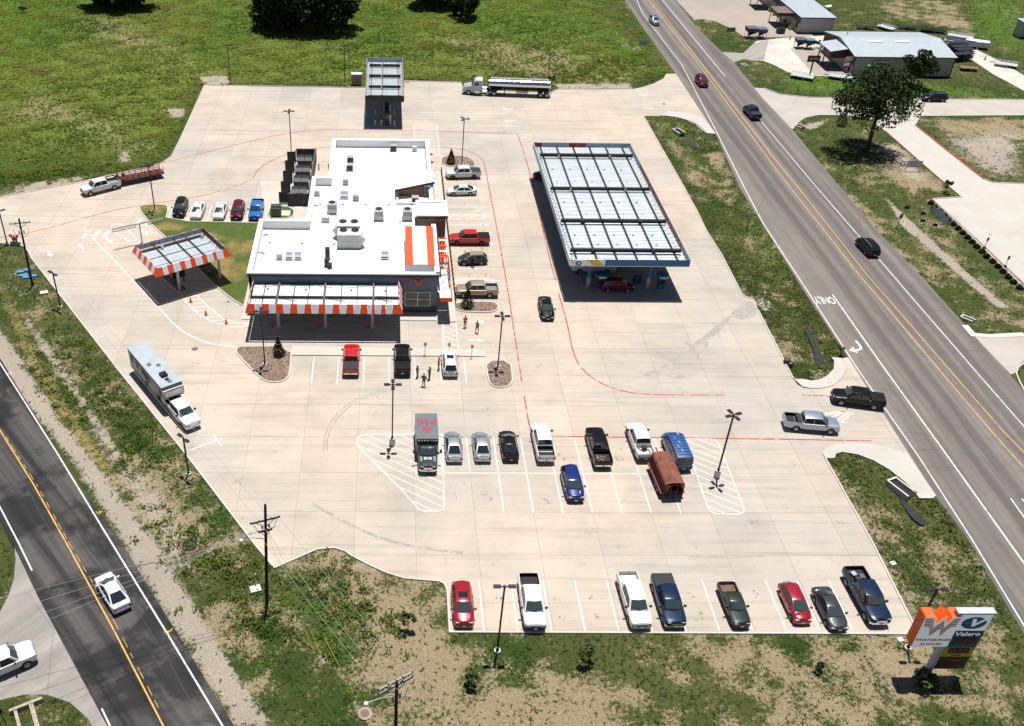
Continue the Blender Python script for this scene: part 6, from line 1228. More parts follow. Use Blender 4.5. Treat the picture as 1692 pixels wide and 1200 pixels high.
# under the fuel canopy
put(mv('suv', 'black', 'fuelling_suv', 'black suv poking out from the far left edge of the fuel canopy', 'suv', L=4.9), 'front', (25.08, 151.36), R(180))
ut = put(mv('pickup', 'white', 'utility_truck', 'white work truck with its door open under the front of the fuel canopy', 'truck', L=6.2), 'front', (26.68, 120.31), R(180)); MB().box(-2.9, -.9, -1.05, 1.05, 1.29, 1.75).build('tool_body', WHITE, ut); MB().cbox((.95, 1.45, .95), (1.0, .06, .9), R(75)).build('open_door', WHITE, ut)
put_wheels(mv('suv', 'maroon', 'fuelling_suv', 'maroon suv in the shade at the front pumps of the fuel canopy', 'suv', L=4.6), (33.46, 114.39), (30.96, 114.44), -1)
# staff row by the lawn
put(mv('suv', 'black', 'parked_suv', 'black suv at the left end of the row above the lawn', 'suv', L=4.9), 'front', (-31.63, 135.58), R(-90))
put(mv('sedan', 'white', 'parked_sedan', 'white sedan parked next to the black suv above the lawn', 'car', L=4.75), 'front', (-28.88, 134.91), R(-91))
put(mv('sedan', 'white', 'parked_sedan', 'white sedan parked next to the maroon suv above the lawn', 'car', L=4.6), 'front', (-25.4, 134.87), R(-91))
put(mv('suv', 'maroon', 'parked_suv', 'dark maroon suv parked next to the blue pickup above the lawn', 'suv', L=4.6, bumper='black'), 'front', (-22.63, 134.92), R(-90))
put(mv('pickup', 'blue', 'pickup_truck', 'bright blue pickup at the right end of the row above the lawn', 'pickup', L=5.6), 'front', (-19.77, 134.66), R(-90))
# moving vehicles on the driveway and roads
put_wheels(mv('pickup', 'bluesilver', 'pickup_truck', 'silver pickup with toolbox leaving by the east driveway', 'pickup', L=6.0, liner=BEDLINER), (50.12, 83.72), (46.56, 84.23), -1)
sv = [o for o in bpy.data.objects if o.get('label', '').startswith('silver pickup with toolbox')][0]; MB().box(-1.75, -1.32, -.9, .9, 1.05, 1.34).build('tool_box', COVER, sv)
put_wheels(mv('pickup', 'black', 'pickup_truck', 'black pickup turning in from the highway on the east driveway', 'pickup', L=5.8, cover=COVER_B), (53.81, 89.03), (56.68, 88.36), 1)
put(mv('suv', 'bluesilver', 'moving_suv', 'silver blue suv farthest up the highway, coming towards the camera', 'suv', L=4.7, sunroof=True), 'front', (66.08, 240.36), R(-89))
put(mv('suv', 'maroon', 'moving_suv', 'maroon suv coming down the highway towards the camera', 'suv', L=4.6), 'front', (66.17, 196.76), R(-89))
put(mv('pickup', 'navy', 'pickup_truck', 'dark pickup driving away up the highway', 'pickup', L=5.6, cover=COVER), 'rear', (71.39, 178.63), R(92))
put(mv('suv', 'black', 'moving_suv', 'black suv driving away on the highway near the white arrow lane', 'suv', L=4.8, rails=True), 'rear', (72, 124.62), R(93))
put_wheels(mv('suv', 'black', 'moving_suv', 'black suv driving on the concrete side street behind the big tree', 'suv', L=4.8, rails=True), (109.83, 189.97), (112.83, 190.06), 1)
put(mv('sedan', 'white', 'moving_sedan', 'white sedan driving away on the dark patched road', 'car', L=4.9), 'rear', (-23.08, 58.02), math.atan2(*(lambda a, b: (b[1]-a[1], b[0]-a[0]))((-14.54, 46.51), (-28.79, 67.33))))
put_wheels(mv('heavy', 'white', 'pickup_truck', 'white pickup entering from the side street at the left edge', 'pickup', L=6.0, chrome=True), (-30.14, 51.96), (-32.88, 50.27), -1)

# ---- fifth-wheel camper and its truck
rv_yaw = math.atan2(*(lambda a, b: (b[1]-a[1], b[0]-a[0]))((-32.07, 95.71), (-20.95, 79.54)))
tk = put_wheels(mv('heavy', 'white', 'pickup_truck', 'white crew cab pickup towing the long camper trailer', 'pickup', L=6.3, chrome=True), (-22.22, 84.18), (-24.6, 87.5), -1)
rv = empty('camper_trailer', tk.location, tk.rotation_euler[2], 'long fifth wheel camper with pale grey roof and dark window band', 'camper'); RVW = M('camper_beige', (.42, .40, .37), .4); RVB = M('camper_black', (.012, .012, .013), .5, spec=.2); RVR = M('camper_roof', (.30, .345, .375), .6, var=.10, scale=.8); RVG = M('camper_window', (.008, .008, .009), .35, spec=.1, var=0)
rv.location = (tk.location.x+math.cos(rv_yaw)*-1.9, tk.location.y+math.sin(rv_yaw)*-1.9, .03); rv.rotation_euler = (0, 0, rv_yaw)
RL_, wv = 10.2, 1.22
m = MB(); pr = [(-RL_+.6, .75), (-2.2, .75), (-1.9, 1.75), (.25, 1.75), (.55, 2.3), (.45, 3.05), (.0, 3.3), (-RL_+.6, 3.3)]; k = len(pr)
m.add([(x, -wv, z) for x, z in pr] + [(x, wv, z) for x, z in pr], [tuple(range(k)), tuple(range(2*k-1, k-1, -1))] + [(i, k+i, k+(i+1) % k, (i+1) % k) for i in range(k)]); m.build('shell', RVW, rv)
MB().box(-RL_+.5, .02, -wv-.03, wv+.03, 3.305, 3.36).build('roof', RVR, rv)
m = MB(); m.add([(.03, -wv-.02, 3.33), (.03, wv+.02, 3.33), (.5, wv*.96, 3.0), (.66, 0, 2.95), (.5, -wv*.96, 3.0)], [(0, 4, 3, 2, 1)]); m.build('front_cap', RVB, rv)
m = MB(); m.add([(.56, -wv*.9, 2.3), (.6, 0, 2.2), (.56, wv*.9, 2.3), (.49, wv*.9, 2.95), (.62, 0, 2.93), (.49, -wv*.9, 2.95)], [(0, 1, 4, 5), (1, 2, 3, 4)]); m.build('front_panel', WHITE, rv)
for s in (-1, 1):
    MB().box(-RL_+.6, .0, s*wv-.02 if s > 0 else -wv-.02, wv+.02 if s > 0 else -wv+.02, 2.78, 3.28).build('top_band', RVB, rv)
    for x, w in ((-8.9, .5), (-7.4, .7), (-5.9, .8), (-3.9, .4), (-.9, .6)): MB().box(x, x+w, min(s*(wv+.005), s*(wv+.03)), max(s*(wv+.005), s*(wv+.03)), 1.95, 2.75).build('window', RVG, rv)
    d = MB().box(-4.9, -4.25, min(s*(wv+.005), s*(wv+.03)), max(s*(wv+.005), s*(wv+.03)), .9, 2.75).build('door', RVB if s < 0 else RVW, rv); MB().box(-4.85, -4.78, min(s*(wv+.03), s*(wv+.05)), max(s*(wv+.03), s*(wv+.05)), 1.5, 1.7).build('handle', ALU, d)
    MB().box(-9.5, -2.3, min(s*(wv+.004), s*(wv+.02)), max(s*(wv+.004), s*(wv+.02)), .78, 1.05).build('skirt_stripe', M('camper_grey', (.16, .16, .165), .5), rv)
    for x in (-6.9, -5.95): wheel(rv, x, s*(wv-.14), .36)
    m = MB(); m.box(-7.5, -5.4, min(s*(wv-.1), s*(wv+.06)), max(s*(wv-.1), s*(wv+.06)), .78, .92); m.build('wheel_arch', UNIT, rv)
MB().cbox((-2.1, 0, 3.5), (.85, .75, .3)).build('air_conditioner', RVB, rv); MB().lathe([(.001, 3.5), (.2, 3.5), (.26, 3.37)], c=(-1.15, 0, 0), n=12).build('roof_vent', RVB, rv)
for x, y in ((-5.0, -.5), (-4.3, .35), (-.7, .1)): MB().cbox((x, y, 3.4), (.5, .42, .07)).build('roof_hatch', M('hatch_grey', (.10, .10, .105), .5), rv)
MB().tube((.0, 0, 1.2), (.0, 0, 1.8), .14, n=8).build('pin_box', BLACK, rv); MB().bar((.45, .1, 2.2), (.75, .0, 1.5), .25).build('hitch_arm', BLACK, rv)
for s in (-1, 1): MB().box(-2.6, -2.45, s*.8-.06, s*.8+.06, .1, .8).build('landing_leg', STEEL_DK, rv)

# ---- rusty flatbed gooseneck at the north west drive
tp = put_wheels(mv('heavy', 'white', 'pickup_truck', 'white crew cab pickup hauling the rusty flatbed trailer', 'pickup', L=6.3, bumper='black', liner=BED_GREY), (-47.03, 143.18), (-43.46, 145.73), 1)
RUST = M('rusty_steel', (.085, .028, .018), .85, var=.35, scale=3); RUST_B = M('bright_rust_red', (.33, .05, .03), .8, var=.3, scale=3)
fa, fb = (-42.49, 147.35), (-37.4, 150.16); fy = math.atan2(fa[1]-fb[1], fa[0]-fb[0])
ft = empty('flatbed_trailer', ((fa[0]+fb[0])/2-.45*math.sin(fy)*-1, (fa[1]+fb[1])/2+.9, .03), fy, 'dark rusty flatbed gooseneck trailer with railed sides', 'trailer')
FL = 7.4; fh = FL/2
MB().box(-fh, fh, -1.1, 1.1, .72, .86).build('deck_frame', RUST, ft)
for k in range(10): y = -1.05+.21*k; MB().box(-fh+.1, fh-.1, y, y+.19, .865, .90).build('plank', RUST, ft)
for s in (-1, 1):
    for k in range(8): x = -fh+.1+(FL-.2)*k/7; MB().box(x-.04, x+.04, s*1.08-.04, s*1.08+.04, .87, 1.75 if k % 3 else 2.1).build('stake', RUST, ft)
    for z in (1.1, 1.35, 1.6): MB().box(-fh+.1, fh-.1, s*1.08-.02, s*1.08+.02, z-.05, z+.05).build('side_rail', RUST_B if s > 0 and z > 1.2 or s < 0 else RUST, ft)
    for x in (-1.5, -.6): wheel(ft, x-.9, s*.95, .36, rim=RIM_D)
MB().box(fh-.1, fh+.05, -1.1, 1.1, .87, 1.7).build('headboard', RUST, ft); part('gooseneck', STEEL_DK, ft, lambda m: m.path([(fh, 0, 1.3), (fh+.9, 0, 1.75), (fh+1.9, 0, 1.65), (fh+2.05, 0, 1.05)], .11, 8)); MB().cbox((fh-.7, .85, 1.85), (.45, .45, .5)).build('winch_box', RUST, ft)

# ---- rusty stock trailer in the middle row
sa, sb_ = (29.83, 72.93), wp_.location
tyaw = R(93.5); stt = empty('stock_trailer', (sa[0]-math.cos(tyaw)*-2.55, sa[1]-math.sin(tyaw)*-2.55, .03), tyaw, 'rusty red brown livestock trailer with slatted sides hitched to a white pickup', 'trailer')
h_, w_ = 2.5, 1.0; RU = M('stock_trailer_rust', (.15, .042, .020), .8, var=.45, scale=1.3, dirt=.5); RU2 = M('stock_trailer_red', (.12, .02, .018), .75, var=.3, scale=2)
m = MB(); pf = [(-w_, 2.05), (-w_+.12, 2.22), (-.4, 2.32), (.4, 2.32), (w_-.12, 2.22), (w_, 2.05)]
m.add([(x, y, z) for x in (-h_, h_) for y, z in pf], [(i+6, i+7, i+1, i) for i in range(5)]); m.add([(x, y, z-.05) for x in (-h_, h_) for y, z in pf], [(i, i+1, i+7, i+6) for i in range(5)]); m.build('roof', RU, stt)
MB().box(-h_, h_, -w_, w_, .55, .65).build('floor', RU2, stt)
for s in (-1, 1):
    for k in range(7): x = -h_+2*h_*k/6; MB().box(x-.03, x+.03, min(s*w_, s*(w_-.06)), max(s*w_, s*(w_-.06)), .6, 2.06).build('stake', RU2, stt)
    for k in range(6): z = 1.12+.17*k; MB().box(-h_, h_, min(s*(w_-.02), s*(w_+.02)), max(s*(w_-.02), s*(w_+.02)), z, z+.08).build('slat', RU2, stt)
    MB().box(-h_, h_, min(s*(w_-.02), s*(w_+.03)), max(s*(w_-.02), s*(w_+.03)), .5, 1.05).build('side_panel', RU2, stt); MB().box(-h_+.2, h_+.0, min(s*(w_+.03), s*(w_+.3)), max(s*(w_+.03), s*(w_+.3)), .72, .78).build('fender', RU2, stt)
    for x in (-.55, -1.3): wheel(stt, x, s*(w_+.15), .35, .2)
g_ = empty('rear_gate', (0, 0, 0)); g_.parent = stt
for y in (-.97, -.33, .33, .97): MB().box(-h_-.03, -h_+.03, y-.03, y+.03, .6, 2.1).build('gate_bar', RU2, g_)
for z in (.62, .9, 1.2, 2.05): MB().box(-h_-.035, -h_+.02, -w_, w_, z-.03, z+.05).build('gate_rail', RU2, g_)
for k in range(4): MB().bar((-h_+.05+.08, .4+.12*k, 2.0), (-h_+.05+.08, .65+.1*k, .8), .03).build('gate_bar', M('pale_bar', (.4, .35, .3), .7), g_)
MB().box(h_-.03, h_+.03, -w_, w_, .6, 2.1).build('front_panel', RU, stt); part('tongue', RU2, stt, lambda m: m.path([(h_, .6, .8), (h_+.9, 0, 1.5), (h_+1.6, 0, 1.45)], .08, 6)); MB().box(h_+.1, h_+.18, -.9, -.82, .0, .7).build('jack', STEEL_DK, stt)

# ---- ambulance
AMG = M('ambulance_grey', (.16, .175, .185), .35, .3, var=.05, coat=.3); AMS = M('ambulance_silver', (.30, .31, .32), .3, .6); AMR = M('ambulance_red_mark', (.28, .03, .05), .5)
am = mv('heavy', 'grey', 'ambulance', 'grey box ambulance with red roof lettering parked in the hatched bay', 'ambulance', L=6.5, chrome=True)
for o in list(am.children):
    nm = o.name.split('.')[0]
    if nm in ('bed_floor', 'bed_liner', 'tailgate', 'rear_window', 'rear_bumper', 'tail_lamp'):
        for c in list(o.children): bpy.data.objects.remove(c)
        bpy.data.objects.remove(o)
put(am, 'front', (4.81, 76.64), R(-89.5))
MB().box(-3.75, .55, -1.18, 1.18, .55, 2.75).build('box_body', AMS, am); MB().box(-3.78, .58, -1.2, 1.2, 2.755, 2.82).build('box_roof', AMG, am)
MB().box(.56, .62, -1.15, 1.15, 2.35, 2.72).build('light_bar', BLACK, am)
for k in range(7): MB().box(.60, .66, -1.0+.31*k, -1.0+.31*k+.17, 2.52, 2.66).build('beacon', M('beacon_clear', (.6, .6, .6), .2) if k != 4 else M('beacon_red', (.5, .25, .25), .2), am)
MB().box(.6, .64, -1.1, 1.1, 2.0, 2.3).build('box_front', BLACK, am)
for s in (-1, 1):
    MB().box(-3.7, .5, min(s*1.185, s*1.2), max(s*1.185, s*1.2), .6, 1.2).build('side_skirt', BLACK, am)
    for x in (-3.4, -2.2, -1.0): d = MB().box(x, x+1.05, min(s*1.185, s*1.205), max(s*1.185, s*1.205), 1.3, 2.6).build('locker_door', AMS, am); MB().box(x+.9, x+.98, min(s*1.205, s*1.23), max(s*1.205, s*1.23), 1.8, 2.0).build('handle', BLACK, d)
    MB().cbox((1.4, s*1.42, 1.75), (.15, .25, .4)).build('mirror', BLACK, am); MB().bar((1.35, s*1.0, 1.5), (1.4, s*1.42, 1.7), .04).build('mirror_arm', BLACK, am)
MB().box(-4.05, -3.75, -1.1, 1.1, .45, .6).build('rear_step', ALU, am)
lettering('M6', AMR, am, (-2.35, 0, 2.825), (0, 0, R(-90)), 1.5, .008, 0, 1.15)
m = MB()
for k in range(3): m.cbox((-1.05, 0, 2.828+.003*k), (1.05, .26, .01), R(60*k))
m.build('star_mark', AMR, am)
lettering('EMS', M('mark_white', (.6, .6, .58), .5), am, (2.15, 0, 1.395), (R(5), 0, R(90)), .5, .01)
for s in (-1, 1): MB().cbox((2.2, s*.72, 1.385), (.75, .24, .01), 0, 0, R(4)).build('bonnet_panel', AMS, am)

# ---- tanker lorry
tb = put_wheels(mv('heavy', 'bluesilver', 'tanker_lorry', 'pale grey tractor unit with long polished tanker at the top kerb', 'truck', L=6.9, W=2.3, chrome=True), (16.77, 191.37), (21.56, 190.99), 1)
for o in list(tb.children):
    nm = o.name.split('.')[0]
    if nm in ('bed_floor', 'bed_liner', 'tailgate', 'rear_bumper', 'tail_lamp', 'body', 'cabin', 'side_window', 'windscreen', 'rear_window', 'door', 'bonnet_crease', 'scuttle', 'mirror', 'wheel', 'grille', 'headlamp', 'number_plate', 'front_bumper'):
        for c in list(o.children): bpy.data.objects.remove(c)
        bpy.data.objects.remove(o)
LG = paint('lorry_grey', (.36, .41, .45), .1, .3)
m = MB(); sec = [(3.45, .62, .85, 1.55), (3.3, .9, .6, 1.75), (2.4, 1.0, .55, 1.95), (1.75, 1.08, .55, 2.05)]
rg = []
for x, hw_, z0, z1 in sec: rg.append([(x, -hw_, z0), (x, -hw_, z1-.25), (x, -hw_*.7, z1), (x, hw_*.7, z1), (x, hw_, z1-.25), (x, hw_, z0)])
m.add([p for r_ in rg for p in r_], [(i*6+j, i*6+j+1, (i+1)*6+j+1, (i+1)*6+j) for i in range(3) for j in range(5)] + [(5, 4, 3, 2, 1, 0)]); m.build('bonnet', LG, tb, smooth=30)
m = MB(); pr = [(1.75, .55), (-.35, .55), (-.35, 2.95), (.9, 2.95), (1.3, 2.75), (1.8, 2.0)]; k = 6
m.add([(x, -1.12, z) for x, z in pr] + [(x, 1.12, z) for x, z in pr], [tuple(range(k)), tuple(range(2*k-1, k-1, -1))] + [(i, k+i, k+(i+1) % k, (i+1) % k) for i in range(k)]); m.build('cab', LG, tb)
MB().add([(1.80, -1.0, 2.06), (1.80, 1.0, 2.06), (1.345, 1.0, 2.72), (1.345, -1.0, 2.72)], [(0, 1, 2, 3)]).build('windscreen', WINDSH, tb)
for s in (-1, 1):
    MB().box(.35, 1.25, min(s*1.125, s*1.14), max(s*1.125, s*1.14), 1.95, 2.6).build('side_window', CABGLASS, tb); d = MB().box(.2, 1.45, min(s*1.122, s*1.135), max(s*1.122, s*1.135), .7, 1.9).build('door', LG, tb); MB().box(.3, .45, min(s*1.135, s*1.16), max(s*1.135, s*1.16), 1.6, 1.68).build('handle', CHROME, d)
    MB().cbox((1.75, s*1.35, 2.2), (.1, .25, .5)).build('mirror', BLACK, tb); MB().tube((.0, s*.95, .75), (-1.3, s*.95, .75), .3, n=14).build('fuel_tank', ALU, tb); MB().box(.1, 1.1, s*.95-.25, s*.95+.25, .45, .95).build('step_box', ALU, tb)
    MB().box(3.2, 3.48, s*.75-.2, s*.75+.2, 1.0, 1.25).build('headlamp', LAMP, tb); wheel(tb, tb['_dims'][2], s*1.0, .5, .3)
    for dx in (.65, -.65): wheel(tb, tb['_dims'][3]+dx, s*.95, .5, .55)
    MB().tube((-.42, s*1.0, .8), (-.42, s*1.0, 3.1), .08, n=8).build('exhaust', CHROME, tb)
MB().box(3.4, 3.6, -1.1, 1.1, .4, .72).build('front_bumper', CHROME, tb); MB().box(3.44, 3.5, -.5, .5, .9, 1.5).build('grille', CHROME, tb); MB().box(-3.4, 1.7, -.4, .4, .55, .85).build('chassis', STEEL_DK, tb)
MB().box(-.3, .8, -1.0, 1.0, 2.955, 3.02).build('roof_fairing', WHITE, tb)
ty = tb.rotation_euler[2]; tn = empty('tank_trailer', (tb.location.x, tb.location.y, .03), ty, 'long polished silver fuel tank trailer behind the grey tractor unit', 'trailer'); PO = M('polished_tank', (.62, .64, .67), .12, 1.0, var=.02)
n_ = 20; m = MB(); x0_, x1_ = -1.55, -13.9
prof = [(x0_+.15, .5), (x0_, .92), (x0_-.08, 1.0), (x1_+.08, 1.0), (x1_, .92), (x1_-.15, .5)]
vs = []
for x, sc in prof:
    for k in range(n_): a = 2*math.pi*k/n_; vs.append((x, math.cos(a)*1.22*sc, 2.35+math.sin(a)*.88*sc))
m.add(vs, [(i*n_+k, (i+1)*n_+k, (i+1)*n_+(k+1) % n_, i*n_+(k+1) % n_) for i in range(5) for k in range(n_)] + [tuple(range(n_)), tuple(5*n_+k for k in range(n_-1, -1, -1))]); m.build('tank', PO, tn, smooth=40)
for x in np.linspace(x0_-.8, x1_+.8, 8): pass
MB().box(x1_+.4, x0_-.4, -.25, .25, 3.24, 3.28).build('catwalk', UNIT, tn)
for s in (-1, 1): MB().box(x1_+.4, x0_-.4, s*.34-.03, s*.34+.03, 3.2, 3.38).build('roll_rail', ALU, tn); MB().box(x1_+.2, -4.2, s*.9-.05, s*.9+.05, 1.0, 1.1).build('side_rail', ALU, tn)
for x in (-3, -5.6, -8.2, -10.8, -13): MB().lathe([(.001, 3.38), (.25, 3.36), (.27, 3.25)], c=(x, 0, 0), n=12).build('hatch', UNIT, tn)
MB().box(-13.6, -2.0, -.5, .5, 1.15, 1.45).build('frame', STEEL_DK, tn); MB().box(-4.2, -2.2, -1.1, 1.1, 1.1, 1.25).build('fifth_wheel_plate', STEEL_DK, tn)
for s in (-1, 1):
    for x in (-12.1, -13.3): wheel(tn, x, s*.95, .5, .55)
    MB().box(-14.0, -11.4, min(s*.7, s*1.22), max(s*.7, s*1.22), 1.08, 1.14).build('mudguard', STEEL_DK, tn); MB().box(-5.0, -4.85, s*.7-.08, s*.7+.08, .1, 1.2).build('landing_leg', STEEL_DK, tn)
MB().box(-9.6, -7.2, -1.05, 1.05, .75, 1.15).build('valve_box', M('valve_box_tan', (.4, .36, .3), .5), tn); MB().box(-14.2, -14.05, -1.1, 1.1, .6, .8).build('rear_bumper', ALU, tn)
for s in (-1, 1): MB().box(-14.22, -14.2, s*.9-.12, s*.9+.12, .62, .78).build('tail_lamp', TAIL, tn)

# ================================================================ light columns
PB = M('pole_base_concrete', (.55, .52, .47), .85)
def lamp_post(at, h, heads, rz, label, big=False, zb=.25):
    r = empty('lamp_post', at, rz, label, 'lamp post', 'parking lot lamp posts'); b = 1.0 if big else zb
    MB().lathe([(.001, b), (.28 if not big else .30, b), (.30 if not big else .33, b-.04), (.30 if not big else .33, -.1)], n=14).build('base', PB, r)
    MB().box(-.07, .07, -.07, .07, b, h).build('pole', STEEL_DK, r); MB().box(-.16, .16, -.16, .16, b, b+.06).build('base_plate', STEEL_DK, r); MB().lathe([(.001, h+.18), (.1, h+.16), (.1, h-.15)], n=8).build('pole_cap', STEEL_DK, r)
    for k in range(heads):
        a = 2*math.pi*k/heads; c, s = math.cos(a), math.sin(a)
        hd = MB().cbox((c*.62, s*.62, h+.06), (.62, .36, .10), a).build('lamp_head', STEEL_DK, r); MB().bar((c*.08, s*.08, h+.02), (c*.36, s*.36, h+.05), .08).build('arm', STEEL_DK, r)
        MB().cbox((c*.62, s*.62, h+.002), (.5, .28, .012), a).build('lens', M('lamp_lens', (.5, .5, .48), .3), hd)
    return r
for at, h, n, rz, lb, big in (((-31.54, 196.99), 7.6, 2, 0, 'black lamp post at the top left corner of the lot by the gravel outfall', 0), ((-8.07, 196.64), 7.85, 2, 0, 'black lamp post on the top kerb left of the diesel canopy', 0), ((34.16, 200.17), 5.8, 2, 0, 'black lamp post behind the tail of the silver tanker', 0),
    ((-16.03, 158.98), 8.4, 4, 0, 'black four headed lamp post on a concrete drum by the bin enclosure', 1), ((13.47, 157.32), 8.0, 3, 0, 'black lamp post in the small rock island above the white pickup', 0), ((-35.79, 138.62), 7.4, 4, .6, 'black lamp post in the grass tip left of the staff row', 0), ((-55.13, 127.16), 5.15, 2, .9, 'black lamp post at the left edge beside the small letter sign', 0),
    ((-42.67, 109.69), 5.1, 2, -.7, 'black lamp post in the grass by the round white pad below the leaning pole', 0), ((-20.36, 76.71), 4.9, 2, -.8, 'black lamp post on the lot edge below the camper and its truck', 0), ((-14.38, 96.76), 7.6, 4, 0, 'black lamp post in the large rock island by the store canopy', 0), ((14.07, 96.63), 7.25, 4, 0, 'black lamp post in the small rock island right of the white suv', 0),
    ((1.06, 81.69), 8.15, 4, 0, 'black four headed lamp post in the hatched bay beside the ambulance', 1), ((35.48, 76.59), 8.3, 4, .35, 'black four headed lamp post in the hatched bay beside the blue van', 1), ((10.03, 53.82), 8.25, 2, 0, 'black twin headed lamp post in the grass below the front row', 0), ((46.09, 54.13), 7.6, 2, 0, 'black twin headed lamp post behind the tall price sign', 0)):
    lamp_post(at, h, n, rz, lb, bool(big))

# ================================================================ utility poles and wires
POLE = M('dark_tarred_wood', (.022, .018, .016), .9, var=.25); ARM = M('weathered_crossarm', (.30, .28, .26), .85); CERAM = M('insulator_grey', (.35, .36, .37), .4)
def upole(at, h, arm_rz, label, lean=(0, 0), arms=((.85, 2.4),), armmat=POLE, extra=True):
    r = empty('utility_pole', at, 0, label, 'utility pole', 'wooden utility poles'); lx, ly = lean
    MB().tube((0, 0, -.2), (lx, ly, h), .17, .11, 10).build('pole', POLE, r)
    d = Vector((math.cos(arm_rz), math.sin(arm_rz), 0))
    for hf, L in arms:
        c = Vector((lx*hf, ly*hf, h*hf)); off = Vector((-d.y, d.x, 0))*.14
        a = MB().bar(c+off-d*L/2, c+off+d*L/2, .10, .13).build('crossarm', armmat, r)
        for t in (-.48, -.2, .2, .48): p = c+off+d*L*t; MB().lathe([(.001, .26), (.05, .24), (.07, .15), (.04, .1), (.04, .06)], c=tuple(p), n=8).build('insulator', CERAM, a)
        for t in (-.35, .35): MB().bar(c+off+d*L*t, c+off*.5-Vector((0, 0, .7)), .04).build('brace', STEEL_DK, a)
    if extra:
        q = Vector((lx*.8, ly*.8, h*.78))
        for k in (-1, 1): MB().tube(q+d*.3*k, q+d*.3*k+Vector((0, 0, .45)), .09, n=8).build('fuse_canister', CERAM, r)
        part('jumper_wire', STEEL_DK, r, lambda m: m.path([tuple(q+d*1.0+Vector((0, 0, .7))), tuple(q+d*.7-Vector((0, 0, .2))), tuple(q-Vector((0, 0, .6))), tuple(q-d*.7-Vector((0, 0, .2))), tuple(q-d*1.0+Vector((0, 0, .7)))], .025))
    return r
P1 = (-47.98, 115.27); P2 = (-10.42, 59.15); P3 = (1.1, 43.36)
u1 = upole(P1, 10.0, R(14), 'dark wooden utility pole at the left beside blue ground boxes', (.25, .2), ((.93, 2.6),), ARM)
u2 = upole(P2, 12.0, R(20), 'tall dark utility pole at the pointed corner of the lot', (.62, .35), ((.84, 2.6), (.74, 1.2)))
u3 = upole(P3, 10.0, R(32), 'utility pole with two pale crossarms at the bottom edge', (0, 0), ((.985, 3.0), (.93, 3.0)), ARM)
for u, hh, dx, dy in ((u2, 8.3, -1.6, -.2), (u3, 8.2, -2.2, -.6)):
    part('street_lamp_arm', GALV, u, lambda m: m.path([(.3 if u is u2 else 0, 0, hh), (dx*.5, dy*.5, hh+.25), (dx, dy, hh+.05)], .04, 6)); MB().lathe([(.001, hh+.15), (.16, hh+.08), (.2, hh-.12), (.001, hh-.15)], c=(dx, dy, 0), n=12).build('street_lamp_head', M('lamp_head_white', (.6, .62, .63), .4), u)
MB().tube((-.12, -.1, .2), (-.10, -.1, 1.6), .05, n=8).build('guard_tube', M('grey_guard', (.4, .4, .4), .6), u2); MB().tube((-.10, -.1, 1.6), (-.07, -.1, 2.1), .052, n=8).build('marker_tube', M('red_marker', (.35, .03, .02), .6), u2)
WIRE = M('grey_cable', (.30, .31, .31), .6); WIRE_D = M('dark_cable', (.06, .06, .06), .6)
def wire(a, b, sag, lb, mat=WIRE, r=.017):
    pts = [tuple(Vector(a).lerp(Vector(b), t/10)-Vector((0, 0, sag*4*(t/10)*(1-t/10)))) for t in range(11)]
    tag(MB().path(pts, r, 4).build('overhead_wire', mat), lb, 'wire', 'overhead wires')
A2 = [Vector((P2[0]+.5, P2[1]+.3, 10.2))+Vector((math.cos(R(20)), math.sin(R(20)), 0))*t for t in (-1.2, -.5, .5, 1.2)]; A1 = [Vector((P1[0]+.2, P1[1]+.2, 9.4))+Vector((math.cos(R(14)), math.sin(R(14)), 0))*t for t in (-1.2, -.5, .5, 1.2)]; A3 = [Vector((P3[0], P3[1], 9.9))+Vector((math.cos(R(32)), math.sin(R(32)), 0))*t for t in (-1.4, -.5, .5, 1.4)]
FARW = [Vector((-46, 37.5, 9.6)), Vector((-46, 40.0, 9.6)), Vector((-46, 43.5, 9.4)), Vector((-46, 46.5, 9.4))]
wire(A1[1], A2[1], .5, 'thin overhead wire crossing above the camper from pole to pole', r=.012); wire(A1[2], A2[2], .6, 'second thin wire running beside the first above the lot edge', WIRE, .012)
for k in range(4): wire(A2[k]-Vector((0, 0, 1.0)), FARW[k], .6, 'pale overhead wire crossing the dark road, %s of the four' % ('lowest', 'second', 'third', 'highest')[k])
for k in (0, 1, 3): wire(A2[k], A3[k], .4, 'overhead wire between the corner pole and the bottom pole, %s' % ('left one', 'middle one', '', 'right one')[k], r=.014)
for k in (1, 3): wire(A3[k], (24+3*k, 26, 9.2), .4, 'overhead wire leaving the bottom pole to the right, %s' % ('', 'lower', '', 'upper')[k], r=.014)
for k, g in enumerate(((-5.89, 53.96), (-5.18, 53.51), (-3.63, 52.37))):
    o = empty('guy_wire', (0, 0, 0), 0, 'guy wire from the corner pole to the grass, %s of three' % ('left', 'middle', 'right')[k], 'wire', 'guy wires')
    a, b = Vector((P2[0]+.45, P2[1]+.25, 9.0+.4*k)), Vector((g[0], g[1], .05)); MB().tube(a, b, .012, n=4).build('cable', WIRE_D if k == 2 else WIRE, o); MB().tube(a.lerp(b, .80), b, .028, n=6).build('yellow_sleeve', M('guy_yellow', (.5, .38, .03), .6), o)

